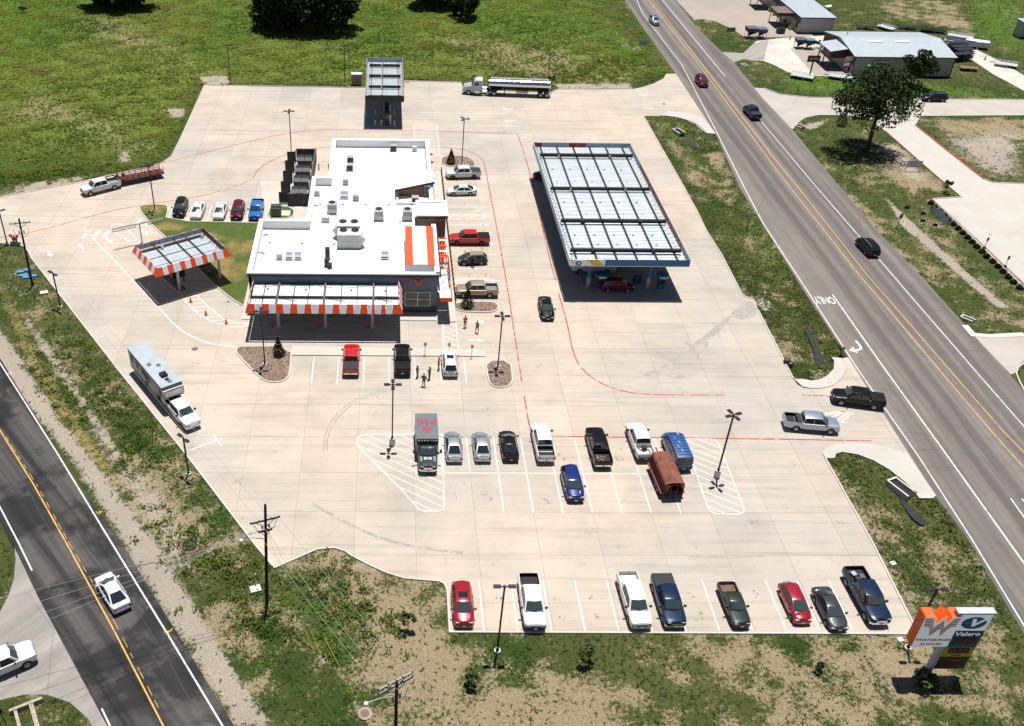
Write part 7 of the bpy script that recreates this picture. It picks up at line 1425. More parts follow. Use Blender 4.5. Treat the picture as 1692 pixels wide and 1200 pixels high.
# ================================================================ tall price sign by the highway
RED_D = M('sign_dark_red', (.30, .003, .010), .5); SIGN_W = M('sign_white_added_glow', (.66, .67, .68), .45, var=.03, emit=(.9, .95, 1.0, .16)); SIGN_G = M('sign_post_grey', (.42, .44, .47), .5)  # faint emission on SIGN_W stands in for ground bounce on shaded faces
py = empty('price_sign', (46.5, 51.0, 0), 0, 'tall roadside price sign with orange W box and blue and yellow panels', 'sign')
MB().box(-.3, .12, .1, .55, 0, 8.2).build('post', SIGN_G, py); MB().box(.05, 2.68, .12, .5, 1.2, 8.2).build('cabinet', SIGN_G, py); MB().box(-.35, 2.75, -.02, .62, 8.2, 8.36).build('top_cap', M('sign_cap_pale', (.40, .44, .48), .4), py)
def panel(z0, z1, mt): return MB().box(.12, 2.62, .06, .115, z0, z1).build('sign_panel', mt, py)
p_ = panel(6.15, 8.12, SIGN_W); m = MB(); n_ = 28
m.add([(1.37+1.02*math.cos(2*math.pi*k/n_), .05, 7.1+.72*math.sin(2*math.pi*k/n_)) for k in range(n_)], [tuple(range(n_))]); m.build('badge_oval', M('badge_blue', (.015, .12, .26), .4), p_)
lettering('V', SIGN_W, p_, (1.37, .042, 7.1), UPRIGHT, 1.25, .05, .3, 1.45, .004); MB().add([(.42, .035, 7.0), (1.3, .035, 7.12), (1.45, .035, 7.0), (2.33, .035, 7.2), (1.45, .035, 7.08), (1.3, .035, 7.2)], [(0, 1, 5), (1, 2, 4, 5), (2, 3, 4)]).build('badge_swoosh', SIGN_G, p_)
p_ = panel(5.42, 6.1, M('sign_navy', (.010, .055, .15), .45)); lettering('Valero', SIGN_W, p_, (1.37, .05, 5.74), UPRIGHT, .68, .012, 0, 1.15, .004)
def digits(s, parent, x, z): lettering(s, M('led_red', (.25, .02, .015), .5, emit=(.5, .03, .02, .02)), parent, (x, .028, z), UPRIGHT, .5, 0, .15, 1.3, .003)
p_ = panel(4.1, 5.38, M('sign_price_blue', (.012, .07, .17), .45)); MB().box(.5, 2.25, .035, .058, 4.55, 5.25).build('price_screen', BLACK, p_); digits('2 8 5', p_, 1.37, 4.9); lettering('REGULAR', M('sign_text_blue', (.12, .2, .3), .5), p_, (1.37, .05, 4.3), UPRIGHT, .25, .004, .2, 1.3, .004)
p_ = panel(2.85, 4.06, M('sign_price_yellow', (.50, .34, .01), .5)); MB().box(.5, 2.25, .035, .058, 3.3, 4.0).build('price_screen', BLACK, p_); digits('3 3 7', p_, 1.37, 3.65); MB().box(.55, 2.1, .04, .057, 2.95, 3.2).build('label_strip', FUEL_YEL, p_); lettering('DIESEL', BLACK, p_, (1.3, .035, 3.07), UPRIGHT, .24, .006, .2, 1.25, .003)
p_ = panel(2.05, 2.81, BLACK); lettering('Stuf', RED_D, p_, (1.37, .05, 2.42), UPRIGHT, .5, .02, .2, 1.1, .004)
p_ = panel(1.25, 2.0, BLACK)
for x0_, x1_ in ((.4, .75), (.95, 1.35), (1.55, 2.4)): MB().box(x0_, x1_, .048, .058, 1.55, 1.66).build('faint_lettering', RED_D, p_)
wb = empty('letter_box', (-2.85, 0, 4.2)); wb.parent = py
OUT = [(0, 0), (3.0, 0), (3.0, 3.6), (2.94, 3.72), (2.4, 3.72), (2.2, 3.62), (1.88, 2.85), (1.68, 3.95), (1.05, 2.85), (.92, 3.6), (.8, 3.72), (.06, 3.72), (0, 3.6)]
def xz_prism(P, y0, y1, mats, parent, name):
    k = len(P); m = MB(); m.add([(x, y0, z) for x, z in P], [tuple(range(k))]); m.cur = 1
    m.add([(x, y0, z) for x, z in P] + [(x, y1, z) for x, z in P], [(i, k+i, k+(i+1) % k, (i+1) % k) for i in range(k)] + [tuple(range(2*k-1, k-1, -1))]); return m.build(name, mats, parent)
SIGN_O = M('sign_orange', (.85, .10, .008), .4, var=.03)
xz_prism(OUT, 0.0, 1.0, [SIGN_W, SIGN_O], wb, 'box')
for k in range(5):
    d = .21*k; P = [(.08+.03*k, 3.50-d), (.62-.02*k, 3.50-d), (.80-.01*k, 3.30-d*.98), (1.02, 2.30-d*.95), (1.66, 3.30-d), (1.90, 2.26-d*.95), (2.30, 3.2-d*.95), (2.5, 3.50-d), (2.92-.03*k, 3.50-d)]
    m = MB(); w = .125; off = [(x, z) for x, z in P]; lo = [(x, z-w) for x, z in P]; n = len(P)
    m.add([(x, -.012, z) for x, z in off] + [(x, -.012, z) for x, z in lo], [(i, n+i, n+i+1, i+1) for i in range(n-1)]); m.build('w_stripe', RED_D, wb)
lettering('WHATABURGER', RED_D, wb, (1.5, -.012, .88), UPRIGHT, .40, .006, .15, .98, .004); lettering('24 HOURS', RED_D, wb, (1.5, -.012, .35), UPRIGHT, .38, .006, .1, 1.05, .004)

# ================================================================ people
SKIN = M('skin', (.36, .20, .14), .6); HAIR = M('dark_hair', (.02, .014, .01), .7); SHOE = M('dark_shoe', (.02, .018, .016), .6)
def person(label, at, yaw, shirt, pants, pose='stand', hat=None, long_sleeve=False, h=1.76):
    k = h/1.76
    V = [(0, 0, .97, .15), (0, 0, 1.15, .145), (.01, 0, 1.34, .165), (.0, 0, 1.47, .075), (.02, 0, 1.56, .065), (.035, 0, 1.64, .095), (.02, 0, 1.71, .07)]
    E = [(0, 1), (1, 2), (2, 3), (3, 4), (4, 5), (5, 6)]
    def chain(root, pts):
        a = root
        for p in pts: V.append(p); E.append((a, len(V)-1)); a = len(V)-1
        return a
    tips = []
    for s in (1, -1):
        st = {'stand': ((-.02, .25, 1.12), (.07, .27, .90), .04), 'hips': ((-.10, .40, 1.16), (.08, .21, 1.03), .0), 'crossed': ((.02, .27, 1.14), (.22, .06, 1.16), .0), 'reach': ((.16, .24, 1.22), (.40, .16, 1.30), .0), 'walk': ((.10*s, .25, 1.13), (.22*s, .26, .93), .16*s)}[pose]
        e, w, stride = st
        chain(2, [(0, s*.19, 1.41, .078), (e[0], s*e[1], e[2], .05), (w[0], s*w[1], w[2], .036)]); dv = Vector((w[0]-e[0], s*(w[1]-e[1]), w[2]-e[2])).normalized(); tips.append((Vector((w[0], s*w[1], w[2])), dv, s))
        chain(0, [(0, s*.10, .90, .10), (.03-stride*.6, s*.11, .50, .068), (-stride, s*.12, .10, .045), (.15-stride, s*.135, .05, .042)])
    me = bpy.data.meshes.new('tmp'); me.from_pydata([v[:3] for v in V], E, []); o = link(bpy.data.objects.new('tmp', me))
    o.modifiers.new('s', 'SKIN'); sk = me.skin_vertices[0].data
    for i, v in enumerate(V): sk[i].radius = (v[3]*1.08, v[3]*(1.35 if i in (0, 1, 2) else 1.08)); sk[i].use_root = (i == 0)
    sb2 = o.modifiers.new('d', 'SUBSURF'); sb2.levels = 1; sb2.render_levels = 1
    ev = o.evaluated_get(bpy.context.evaluated_depsgraph_get()); bmz = bpy.data.meshes.new_from_object(ev); bpy.data.objects.remove(o)
    mb = MB(); mb.add([tuple(v.co) for v in bmz.vertices], [tuple(p.vertices) for p in bmz.polygons]); mi = []
    for p in bmz.polygons:
        c = p.center; arm = abs(c.y) > .2 and c.z < 1.3
        if c.z < .09: mi.append(3)
        elif c.z < .96 and abs(c.y) < .22: mi.append(1)
        elif c.z > 1.49: mi.append(2)
        elif (arm and (c.z < 1.14 or (pose == 'reach' and c.x > .2) or (pose == 'crossed' and c.x > .12))) and not long_sleeve: mi.append(2)
        else: mi.append(0)
    mb.m = mi; mb.cur = 2; bpy.data.meshes.remove(bmz)
    for w, dv, s in tips:      # palm, four fingers and a thumb
        side = dv.cross(Vector((1, 0, 0))); side = side.normalized() if side.length > .1 else Vector((0, 0, 1)); mb.tube(w, w+dv*.09, .034, .036, 6)
        for q in range(4): a = w+dv*.085+side*(.018*(q-1.5)); L = (.06, .075, .07, .055)[q]; b = a+dv*L*.6+Vector((.01, 0, 0)); mb.tube(a, b, .009, .009, 5); mb.tube(b, b+dv*L*.4+Vector((.02, 0, 0)), .009, .006, 5)
        a = w+dv*.03+side*.035; mb.tube(a, a+dv*.04+side*.03, .011, .008, 5)
    mb.add([(.125, .015, 1.63), (.125, -.015, 1.63), (.15, 0, 1.625), (.12, 0, 1.67)], [(0, 2, 3), (2, 1, 3), (0, 1, 2)])
    root = empty('person', at, yaw, label, 'person'); root.scale = (k, k, k); root.location.z = .03
    mb.build('body', [shirt, pants, SKIN, SHOE], root, smooth=60)
    hr = MB(); hr.ball((.0, 0, 1.69), .112, 10, 6, (1.02, .92, .95)); hr.build('cap' if hat else 'hair', hat or HAIR, root, smooth=60)
    if hat: MB().box(.08, .2, -.07, .07, 1.69, 1.71).build('cap_brim', hat, root)
    return root
CL = lambda n, c: M('cloth_'+n, c, .85)
person('person in a pink shirt and dark trousers standing by the upper arrow', (10.6, 105.43), R(-70), CL('pink', (.42, .12, .14)), CL('black', (.015, .015, .017)), 'crossed')
person('person in a pale teal vest walking across the lane by the arrow', (12.07, 104.16), R(-120), CL('teal', (.20, .27, .26)), CL('black', (.015, .015, .017)), 'walk', h=1.82)
person('person in grey with a white cap standing next to the black pickup', (4.14, 94.4), R(-20), CL('grey', (.10, .10, .105)), CL('black', (.015, .015, .017)), 'hips', WHITE, h=1.85)
person('person in dark clothes nearest the camera of the standing group', (4.85, 92.51), R(70), CL('slate', (.07, .07, .075)), CL('dark', (.012, .012, .013)), 'hips', h=1.8)
person('person in a dark grey shirt facing the group beside the white suv bay', (5.59, 93.92), R(150), CL('grey2', (.075, .07, .075)), CL('dark', (.012, .012, .013)), 'crossed', h=1.8)
person('person in a bright orange vest beside the white suv', (6.77, 95.99), R(-20), CL('orange', (.62, .10, .015)), CL('black', (.015, .015, .017)), 'reach')
person('person in dark clothes leaning at the open door of the convertible', (12.76, 121.33), R(90), CL('dark', (.012, .012, .013)), CL('dark', (.012, .012, .013)), 'reach', h=1.7)

# ================================================================ cones, bollards, small signs and boxes
CONE = M('cone_orange', (.65, .045, .02), .6)
def cone(at, lb, s=1.0):
    c = empty('traffic_cone', at, random.uniform(0, 1), lb, 'cone', 'traffic cones'); MB().box(-.2*s, .2*s, -.2*s, .2*s, .03, .07).build('base', CONE, c); MB().lathe([(.15*s, .07), (.03*s, .75*s), (.001, .76*s)], n=12).build('body', CONE, c); MB().lathe([(.105*s, .32*s), (.082*s, .45*s), (.105*s, .32*s)], n=12).build('white_band', M('cone_band', (.6, .35, .3), .6), c)
for g, lb in (((-25.72, 111.12), 'orange cone in the hatched curve nearest the striped canopy'), ((-23.23, 107.97), 'orange cone in the middle of the hatched curve'), ((-20.3, 105.88), 'orange cone at the lower end of the hatched curve')): cone(g, lb, 1.1)
cone((95.66, 231.11), 'orange cone on the white gravel yard in front of the far building', 1.3); cone((135.29, 217.42), 'orange cone on the gravel track behind the trailers', 1.3)
for k, (g, mt) in enumerate((((-14.25, 105.16), ORANGE), ((-8.12, 105.08), ORANGE), ((-2.15, 105.01), ORANGE))):
    tag(MB().tube((0, 0, 0), (0, 0, 1.3), .11, n=10).build('bollard', CONE, loc=(*g, 0)), 'red orange bollard beside the %s canopy post in front of the store' % ('left', 'middle', 'right')[k], 'bollard', 'bollards under the store canopy')
for k, g in enumerate(((8.45, 157.72), (8.43, 154.43), (8.35, 151.01), (8.28, 147.92), (10.25, 137.78), (10.15, 135.9))):
    f = empty('sidewalk_flag', (7.9, g[1], .15), 0, 'small red pennant sign against the east wall, number %d from the top' % (k+1), 'flag', 'red pennants on the east wall'); f['label'] = 'small red pennant on a stick by the east wall, %s from the top' % ('first', 'second', 'third', 'fourth', 'fifth', 'sixth')[k]
    MB().bar((0, 0, 0), (.1, 0, 1.6), .03).build('stick', BLACK, f); MB().add([(.1, 0, 1.6), (.65, .02, 1.35), (.08, 0, 1.1)], [(0, 2, 1), (0, 1, 2)]).build('pennant', M('pennant_red', (.5, .02, .03), .6), f)
SG_BACK = M('sign_back_alu', (.33, .35, .37), .5, .4)
def road_sign(at, h, w, hh, mt, lb, rz=0.0, post=GALV, text=None, zlow=None):
    s = empty('road_sign', at, rz, lb, 'sign'); MB().box(-.035, .035, -.035, .035, 0, h).build('post', post, s); pl = MB().box(-w/2, w/2, -.06, -.037, h-hh, h).build('plate', mt, s)
    if text: lettering(text, text_m, pl, (0, -.066, h-hh/2), UPRIGHT, hh*.5, .004, 0, 1.0, .003)
    return s
text_m = BLACK
for g, h, lb in (((5.21, 99.03), 1.9, 'small grey parking sign on the front walk, left of three'), ((8.2, 99.32), 1.7, 'small grey parking sign on the front walk behind the white suv'), ((10.97, 98.55), 1.95, 'small grey parking sign on the front walk, right of three')): road_sign(g, h, .34, .5, SG_BACK, lb)
road_sign((57.79, 218.53), 3.1, 2.2, 1.0, SG_BACK, 'grey back of a road sign in the grass beside the highway', R(10)); text_m = WHITE
gs = road_sign((81.25, 231.03), 2.6, 2.0, 1.0, M('green_sign', (.01, .13, .08), .5), 'green road sign on the grass wedge across the highway', 0); 
for z in (2.35, 1.9): MB().box(-.75, .5, -.07, -.062, z-.08, z+.06).build('faint_lettering', M('green_sign_text', (.2, .4, .33), .5), gs)
road_sign((55.63, 132.84), 3.1, .6, .75, SG_BACK, 'grey backed road sign on a dark post in the grass strip', .3, STEEL_DK)
rs = road_sign((78, 131.63), 3.9, .9, .9, M('sign_dusk', (.30, .32, .33), .5), 'speed sign with dark numerals on the far side of the highway', .5, STEEL_DK); lettering('60', BLACK, rs, (0, -.07, 3.4), UPRIGHT, .7, .01, 0, 1, .003)
mbx = empty('mailbox', (57.4, 99.39), .5, 'black mailbox on a short post at the driveway mouth', 'mailbox'); MB().box(-.05, .05, -.05, .05, 0, .95).build('post', STEEL_DK, mbx); MB().tube((-.35, 0, 1.05), (.35, 0, 1.05), .16, n=10).build('box', BLACK, mbx)
ws = empty('letter_sign', (-53.75, 126.81), R(-10), 'small red W sign on a grey base at the left lot corner', 'sign'); MB().box(-.75, .75, -.15, .15, 0, .55).build('base', UNIT, ws); w_mark(ws, (0, -.1, 1.05), 1.5, M('salmon_red_letter', (.55, .09, .07), .5), .2)
# shop signs and yard goods across the highway
ps = empty('pole_sign', (90.86, 204.63), 0, 'black pictorial shop sign on a leaning dark pole over the gravel yard', 'sign'); MB().box(-.12, .12, -.12, .12, 0, 3.2).build('post', STEEL_DK, ps); bd = MB().box(-1.3, 1.3, -.12, .12, 3.2, 4.5).build('board', BLACK, ps); MB().box(-1.6, .0, -1.3, 1.0, -.02, .12).build('pad', C_KERB, ps)
m = MB(); m.add([(-.62+.42*math.cos(R(90+k*36))*(1 if k % 2 == 0 else .42), -.13, 3.85+.42*math.sin(R(90+k*36))*(1 if k % 2 == 0 else .42)) for k in range(10)], [tuple(range(9, -1, -1))]); m.build('star_mark', M('tan_star', (.40, .30, .2), .6), bd); MB().box(-.1, 1.0, -.135, -.122, 3.7, 4.1).build('faint_lettering', M('sign_grey_text', (.3, .3, .3), .6), bd)
for x in (-.7, .4): MB().bar((x, 0, 4.5), (x+.1, -.3, 4.9), .05).build('flood_lamp', STEEL_DK, ps)
sl = empty('street_lamp', (101.26, 199.31), 0, 'thin grey street lamp with curved arm below the metal shop', 'lamp post'); part('pole', GALV, sl, lambda m: m.path([(0, 0, 0), (0, 0, 3.2), (-.2, 0, 3.7), (-.8, 0, 4.2)], .06, 6)); MB().cbox((-.95, 0, 4.25), (.5, .2, .12)).build('lamp_head', WHITE, sl)
es = empty('estate_sign', (91.58, 155.99), 0, 'white double post development sign beside the new concrete drive', 'sign')
for x in (-1.25, 1.25): MB().box(x-.06, x+.06, -.06, .06, 0, 2.0).build('post', WHITE, es)
bd = MB().box(-1.3, 1.3, -.09, -.062, .75, 1.95).build('board', M('sign_bluegrey', (.38, .42, .46), .5), es); MB().add([(-.75, -.1, 1.4), (-.55, -.1, 1.2), (-.35, -.1, 1.4), (-.55, -.1, 1.6)], [(0, 1, 2, 3)]).build('diamond_mark', M('diamond_blue', (.02, .12, .25), .5), bd)
for x0_, x1_, z0_, z1_ in ((-.2, .75, 1.35, 1.48), (-.45, .4, 1.05, 1.13), (-1.1, 1.1, .8, .87), (-1.1, 1.1, 1.75, 1.82)): MB().box(x0_, x1_, -.1, -.091, z0_, z1_).build('faint_lettering', M('sign_text_teal', (.10, .18, .21), .5), bd)
bn = empty('banner', (87.95, 140.26), R(-52), 'wavy pale fabric banner with blue lettering along the hedge', 'banner'); a_, b_ = Vector((87.46, 140.03)), Vector((87.73, 135)); bn.location = (0, 0, 0); bn.rotation_euler = (0, 0, 0)
m = MB(); N = 12
for i in range(N+1):
    t = i/N; p = a_.lerp(b_, t); w = .12*math.sin(t*14); m.v += [(p.x+w, p.y+w, .1), (p.x+w*1.2, p.y+w+.05, 1.5-.15*math.sin(t*9))]
m.f = [(2*i, 2*i+2, 2*i+3, 2*i+1) for i in range(N)]; m.m = [0]*N; m.build('cloth', M('banner_pale', (.45, .50, .52), .8), bn, smooth=60)
d_ = (b_-a_).normalized(); ang = math.atan2(d_.y, d_.x); c_ = a_.lerp(b_, .55); lettering('leasing NOW', M('banner_blue', (.03, .09, .2), .7), bn, (c_.x-.16*-d_.y*-1, c_.y-.22, .75), (R(90), 0, ang), .75, .02, 0, 1.0, .01)
for p in (a_, b_): MB().bar((p.x, p.y, 0), (p.x, p.y, 1.6), .05).build('stake', STEEL_DK, bn)
for k, g in enumerate(((83.8, 140.61), (85.49, 138.5), (84.25, 135.97), (85.52, 134.55))):
    y_ = empty('yard_sign', g, R(-20), 'small dark yard sign in the stony strip, %s from the top' % ('first', 'second', 'third', 'fourth')[k], 'sign', 'dark yard signs'); MB().box(-.35, .35, -.02, .02, .3, .8).build('board', M('yard_dark', (.03, .02, .035), .6), y_); MB().bar((-.2, 0, 0), (-.2, 0, .3), .02).build('leg', STEEL_DK, y_); MB().bar((.2, 0, 0), (.2, 0, .3), .02).build('leg', STEEL_DK, y_)
for k, g in enumerate(((90.09, 127.96), (90.26, 122.28))):
    y_ = empty('bay_sign', g, 0, 'small dark parking bay sign by the hedge, %s one' % ('upper', 'lower')[k], 'sign'); MB().box(-.03, .03, -.03, .03, 0, 1.9).build('post', STEEL_DK, y_); MB().box(-.16, .16, -.05, -.032, 1.3, 1.9).build('plate', STEEL_DK, y_); MB().lathe([(.001, .3), (.22, .28), (.25, 0)], n=10).build('base', BLACK, y_)
tag(MB().lathe([(.001, .03), (.3, .035), (.32, .0)], n=14).build('drain_cover', UNIT, loc=(*(93.31, 132.47), 0)), 'small round grey drain cover on the pale east drive', 'drain')
# trailers and feeders round the shops
WT = M('trailer_white', (.62, .66, .69), .4, .2)
def open_trailer(at, rz, lb, L=4.6, w=1.9, deckm=WT, stack=1, rail=True):
    t = empty('open_trailer', at, rz, lb, 'trailer', 'trailers round the shop yard')
    for s_ in range(stack):
        z = .55+.5*s_; MB().box(-L/2, L/2, -w/2, w/2, z, z+.12).build('deck', deckm, t)
        if rail:
            for s in (-1, 1):
                for zz in (z+.3, z+.5): MB().box(-L/2, L/2, s*w/2-.03, s*w/2+.03, zz-.03, zz+.03).build('rail', deckm, t)
                for k in range(5): x = -L/2+L*k/4; MB().box(x-.03, x+.03, s*w/2-.03, s*w/2+.03, z+.12, z+.53).build('stake', deckm, t)
        for s in (-1, 1): wheel(t, -.3, s*(w/2+.1), .3, .18) if s_ == 0 else MB().box(-.8, .3, s*(w/2+.08)-.08, s*(w/2+.08)+.08, z-.1, z+.02).build('fender', deckm, t)
    MB().bar((L/2, .5, .6), (L/2+1.1, 0, .5), .07).build('drawbar', STEEL_DK, t); MB().bar((L/2, -.5, .6), (L/2+1.1, 0, .5), .07).build('drawbar', STEEL_DK, t); return t
open_trailer((88.87, 203.42), R(150), 'white aluminium trailer on the grass below the pole sign', 4.6); open_trailer((97.02, 203.3), R(155), 'white railed trailer on the grass left of the metal shop wall', 4.8)
open_trailer((122.12, 239.85), R(120), 'pale trailer parked behind the metal shop roof', 4.2); open_trailer((135.19, 229.81), R(150), 'stack of white aluminium trailers behind the metal shop', 5.5, 2.0, WT, 3); open_trailer((137.61, 226.24), R(150), 'lower stack of white aluminium trailers beside the gravel track', 5.0, 2.1, WT, 3, False)
open_trailer((137.64, 212.92), R(150), 'single white trailer on the grass right of the gravel track', 4.5); open_trailer((128.01, 210.17), R(170), 'small trailer with a wooden deck at the corner of the metal shop', 3.6, 1.7, M('wooden_deck', (.25, .16, .10), .8)); open_trailer((132.89, 238.3), R(165), 'black flat trailer behind the right end of the metal shop', 5.5, 2.1, STEEL_DK)
open_trailer((117.33, 240.16), R(170), 'low black trailer frame behind the left end of the shop roof', 4.2, 1.6, STEEL_DK, 1, False)
open_trailer((127.65, 240.57), R(170), 'low black trailer frame behind the middle of the shop roof', 4.2, 1.6, STEEL_DK, 1, False)
for k, g in enumerate(((132.02, 224.69), (131.44, 222.02), (131.37, 219.84), (129.61, 216.8))): open_trailer(g, R(5+4*k), 'stacked black trailer frame beside the metal shop, %s of four' % ('first', 'second', 'third', 'fourth')[k], 4.5, 1.8, STEEL_DK, 3, False)
for k, (g, c, s) in enumerate((((95.6, 224.7), (.016, .02, .028), 1.0), ((97.58, 224.33), (.03, .045, .07), 1.0), ((86.49, 232.17), (.02, .02, .021), 1.15), ((88.97, 232.27), (.02, .03, .06), 1.05))):
    f = empty('game_feeder', g, 0, ('dark hopper feeder on a trailer, left of the two by the shop forecourt', 'slate blue hopper feeder, right of the two by the shop forecourt', 'tall black hopper with pale lid on wheels by the far parking', 'dark blue hopper on wheels beside the tall black one')[k], 'feeder', 'hopper feeders'); mt = M('hopper_%d' % k, c, .5); w = 1.05*s
    MB().add([(-w, -w, 2.0*s), (w, -w, 2.0*s), (w, w, 2.0*s), (-w, w, 2.0*s), (-w, -w, 1.4*s), (w, -w, 1.4*s), (w, w, 1.4*s), (-w, w, 1.4*s), (0, 0, .5)], [(0, 1, 2, 3), (4, 5, 1, 0), (5, 6, 2, 1), (6, 7, 3, 2), (7, 4, 0, 3), (5, 4, 8), (6, 5, 8), (7, 6, 8), (4, 7, 8)]).build('hopper', mt, f); MB().box(-w*1.03, w*1.03, -w*1.03, w*1.03, 2.0*s+.01, 2.0*s+.1).build('lid', M('hopper_lid_%d' % k, tuple(min(.4, v*3+.03) for v in c), .4), f)
    for x in (-w*.85, w*.85):
        for y in (-w*.85, w*.85): MB().bar((x, y, 0), (x*.98, y*.98, 1.4*s), .07).build('leg', STEEL_DK, f)
    for s_ in (-1, 1): wheel(f, .2, s_*(w+.1), .32, .18)
tp_ = empty('planter_tree', (99.57, 224.4), 0, 'small dark potted tree by the shop forecourt', 'plant')
hb2 = empty('storage_bin', (94.92, 235.84), .2, 'black plastic storage bin at the corner of the far parking', 'bin'); MB().box(-.85, .85, -.6, .6, 0, 1.1).build('bin_body', BLACK, hb2); MB().box(-.9, .9, -.65, .65, 1.1, 1.25).build('lid', STEEL_DK, hb2)
pt_ = empty('gas_tank', (113.93, 256.31), R(-60), 'white horizontal gas tank on the grass behind the far building', 'tank'); MB().lathe([(.001, -1.1), (.35, -1.05), (.5, -.85), (.5, .85), (.35, 1.05), (.001, 1.1)], c=(0, 0, .75), n=14, axis='Y').build('tank', WHITE, pt_, smooth=40)
for y in (-.6, .6): MB().box(-.3, .3, y-.08, y+.08, 0, .4).build('leg', UNIT, pt_)
# boxes, pads and odds in the verges
BLU = M('blue_lid', (.05, .22, .45), .5)
for k, g in enumerate(((-50.69, 118.88), (-49.92, 119.4), (-49.97, 117.88), (-49.41, 117.38), (-48.67, 117.73))): b = empty('meter_box', g, R(12), 'flat blue utility box lid in the grass by the left pole, %s of five' % ('first', 'second', 'third', 'fourth', 'fifth')[k], 'utility box', 'blue utility boxes'); MB().box(-.5, .5, -.28, .28, -.1, .12).build('box', BLACK, b); MB().box(-.52, .52, -.3, .3, .12, .17).build('lid', BLU, b)
for g, lb in (((-45.85, 113.37), 'small white square utility pad in the grass below the left pole'), ((-11.65, 60.88), 'small white square utility pad beside the corner utility pole')):
    b = empty('utility_pad', g, R(20), lb, 'utility box'); MB().box(-.5, .5, -.4, .4, -.1, .15).build('pad', C_KERB, b); MB().tube((.2, .45, 0), (.2, .45, 1.5), .05, n=6).build('marker_post', WHITE, b); MB().tube((.2, .45, 1.1), (.2, .45, 1.45), .055, n=6).build('marker_band', M('red_marker', (.35, .03, .02), .6), b)
for g, lb in (((-5.1, 59.16), 'bright blue ball marker in the grass, upper of two'), ((-1.63, 56.06), 'bright blue ball marker in the grass, lower of two')): tag(MB().ball((0, 0, .12), .16, 10, 6).build('marker_ball', M('marker_blue', (.02, .10, .5), .4), loc=(*g, 0)), lb, 'marker')
for g, lb in (((49.07, 64.15), 'small white box in the grass right of the lot edge'), ((45.84, 55.05), 'small white box in the grass left of the price sign')): tag(MB().box(-.25, .25, -.2, .2, -.05, .15).build('valve_box', WHITE, loc=(*g, 0), rz=.3), lb, 'utility box')
dr = empty('cable_drum', (-18.61, 66.38), 0, 'dark round chamber ringed by a loop of orange rope in the verge', 'manhole'); MB().lathe([(.001, .1), (.55, .1), (.62, .25), (.70, .25), (.72, -.3)], n=20).build('chamber', M('chamber_black', (.03, .028, .03), .7), dr)
part('rope', M('rope_orange', (.5, .09, .03), .7), dr, lambda m: m.path([(math.cos(R(a))*(.95+.1*math.sin(R(a*3)))+.15, math.sin(R(a))*.8-.15, .08) for a in range(150, 420, 15)], .035))
for k, (g, w) in enumerate((((50.03, 97.74), .5), ((50.22, 96.96), .45))): tag(MB().lathe([(.001, .7), (w*.7, .6), (w*.8, .0)], n=10).build('valve_fitting', BLACK, loc=(*g, 0)), 'dark valve fitting in the grass by the driveway, %s of two' % ('upper', 'lower')[k], 'valve')
# culvert mouths
def culvert(at, rz, lb, L=2.2, w=1.0):
    c = empty('culvert', at, rz, lb, 'culvert', 'concrete culvert mouths'); m = MB()
    for s in (-1, 1): MB().box(-L/2, L/2, s*(w/2+.1)-.1, s*(w/2+.1)+.1, -.8, .12).build('side_wall', C_KERB, c)
    MB().box(L/2, L/2+.2, -w/2-.2, w/2+.2, -.8, .14).build('head_wall', C_KERB, c); MB().box(-L/2, L/2, -w/2, w/2, -.5, -.12).build('channel_floor', M('wet_channel', (.02, .022, .024), .3), c)
culvert((55.16, 173.2), R(110), 'concrete culvert mouth in the ditch by the north driveway'); culvert((54.7, 74.97), R(115), 'concrete culvert mouth with dark water by the east driveway', 2.6, 1.0); culvert((79.04, 176.22), R(120), 'small dark culvert opening at the side street corner', 1.6, .8); culvert((78.04, 108.25), R(130), 'narrow dark culvert opening by the lower east driveway', 1.5, .5)
culvert((79.78, 244.21), R(110), 'small culvert opening on the grass wedge below the far parking', 1.6, .7); culvert((79.19, 211.76), R(110), 'small culvert opening on the grass below the gravel yard', 1.6, .7)
cw_ = empty('culvert_wall', (-28.61, 47.66), R(28), 'broken concrete culvert walls in the bottom left corner', 'culvert'); OLDC = M('old_concrete', (.33, .29, .22), .9, var=.25)
MB().box(-1.2, 1.4, .5, .75, -.6, .5).build('head_wall', OLDC, cw_); MB().box(-.9, -.65, -2.5, .5, -.6, .4).build('side_wall', OLDC, cw_); MB().box(.3, .65, -2.5, .5, -.6, .45).build('side_wall', OLDC, cw_); MB().box(-.65, .3, -2.5, .5, -.6, -.35).build('channel_floor', M('wet_channel', (.02, .022, .024), .3), cw_)
sp1 = empty('sign_post', (-29.87, 46.54), 0, 'thin dark post at the bottom left corner', 'post'); MB().tube((0, 0, 0), (-.2, 0, 2.2), .04, n=6).build('post', STEEL_DK, sp1); MB().box(-.45, .05, -.02, .02, 1.8, 2.3).build('plate', STEEL_DK, sp1)
WATER = M('ditch_water', (.035, .04, .035), .08, var=.1)
for poly, z in (([(55.72, 107.25), (56.21, 106.81), (55.87, 103.21), (55.55, 99.78), (54.93, 97.26), (54.07, 96.99), (54.09, 98.3), (54.88, 101.12), (55.25, 104.34)], -.5), ([(54.64, 74.97), (54.96, 74.22), (54.9, 72.94), (55.04, 71.41), (55.23, 70.18), (54.76, 69.84), (54.2, 70.79), (54, 72.03), (54.11, 74.03)], -.52), ([(55.27, 170.85), (56.4, 170.01), (57.42, 167.48), (56.72, 166.06), (55.67, 168), (54.75, 169.69)], -.5)): struct(MB().sheet(smooth_poly(poly, 1, True), z).build('ditch_water', WATER))
lettering('ONLY', W_PAINT_A, hw, (*(60.35, 112.81), HZ+.003), (0, 0, R(180)), 2.6, 0, 0, .40, .001, 'lane_lettering')
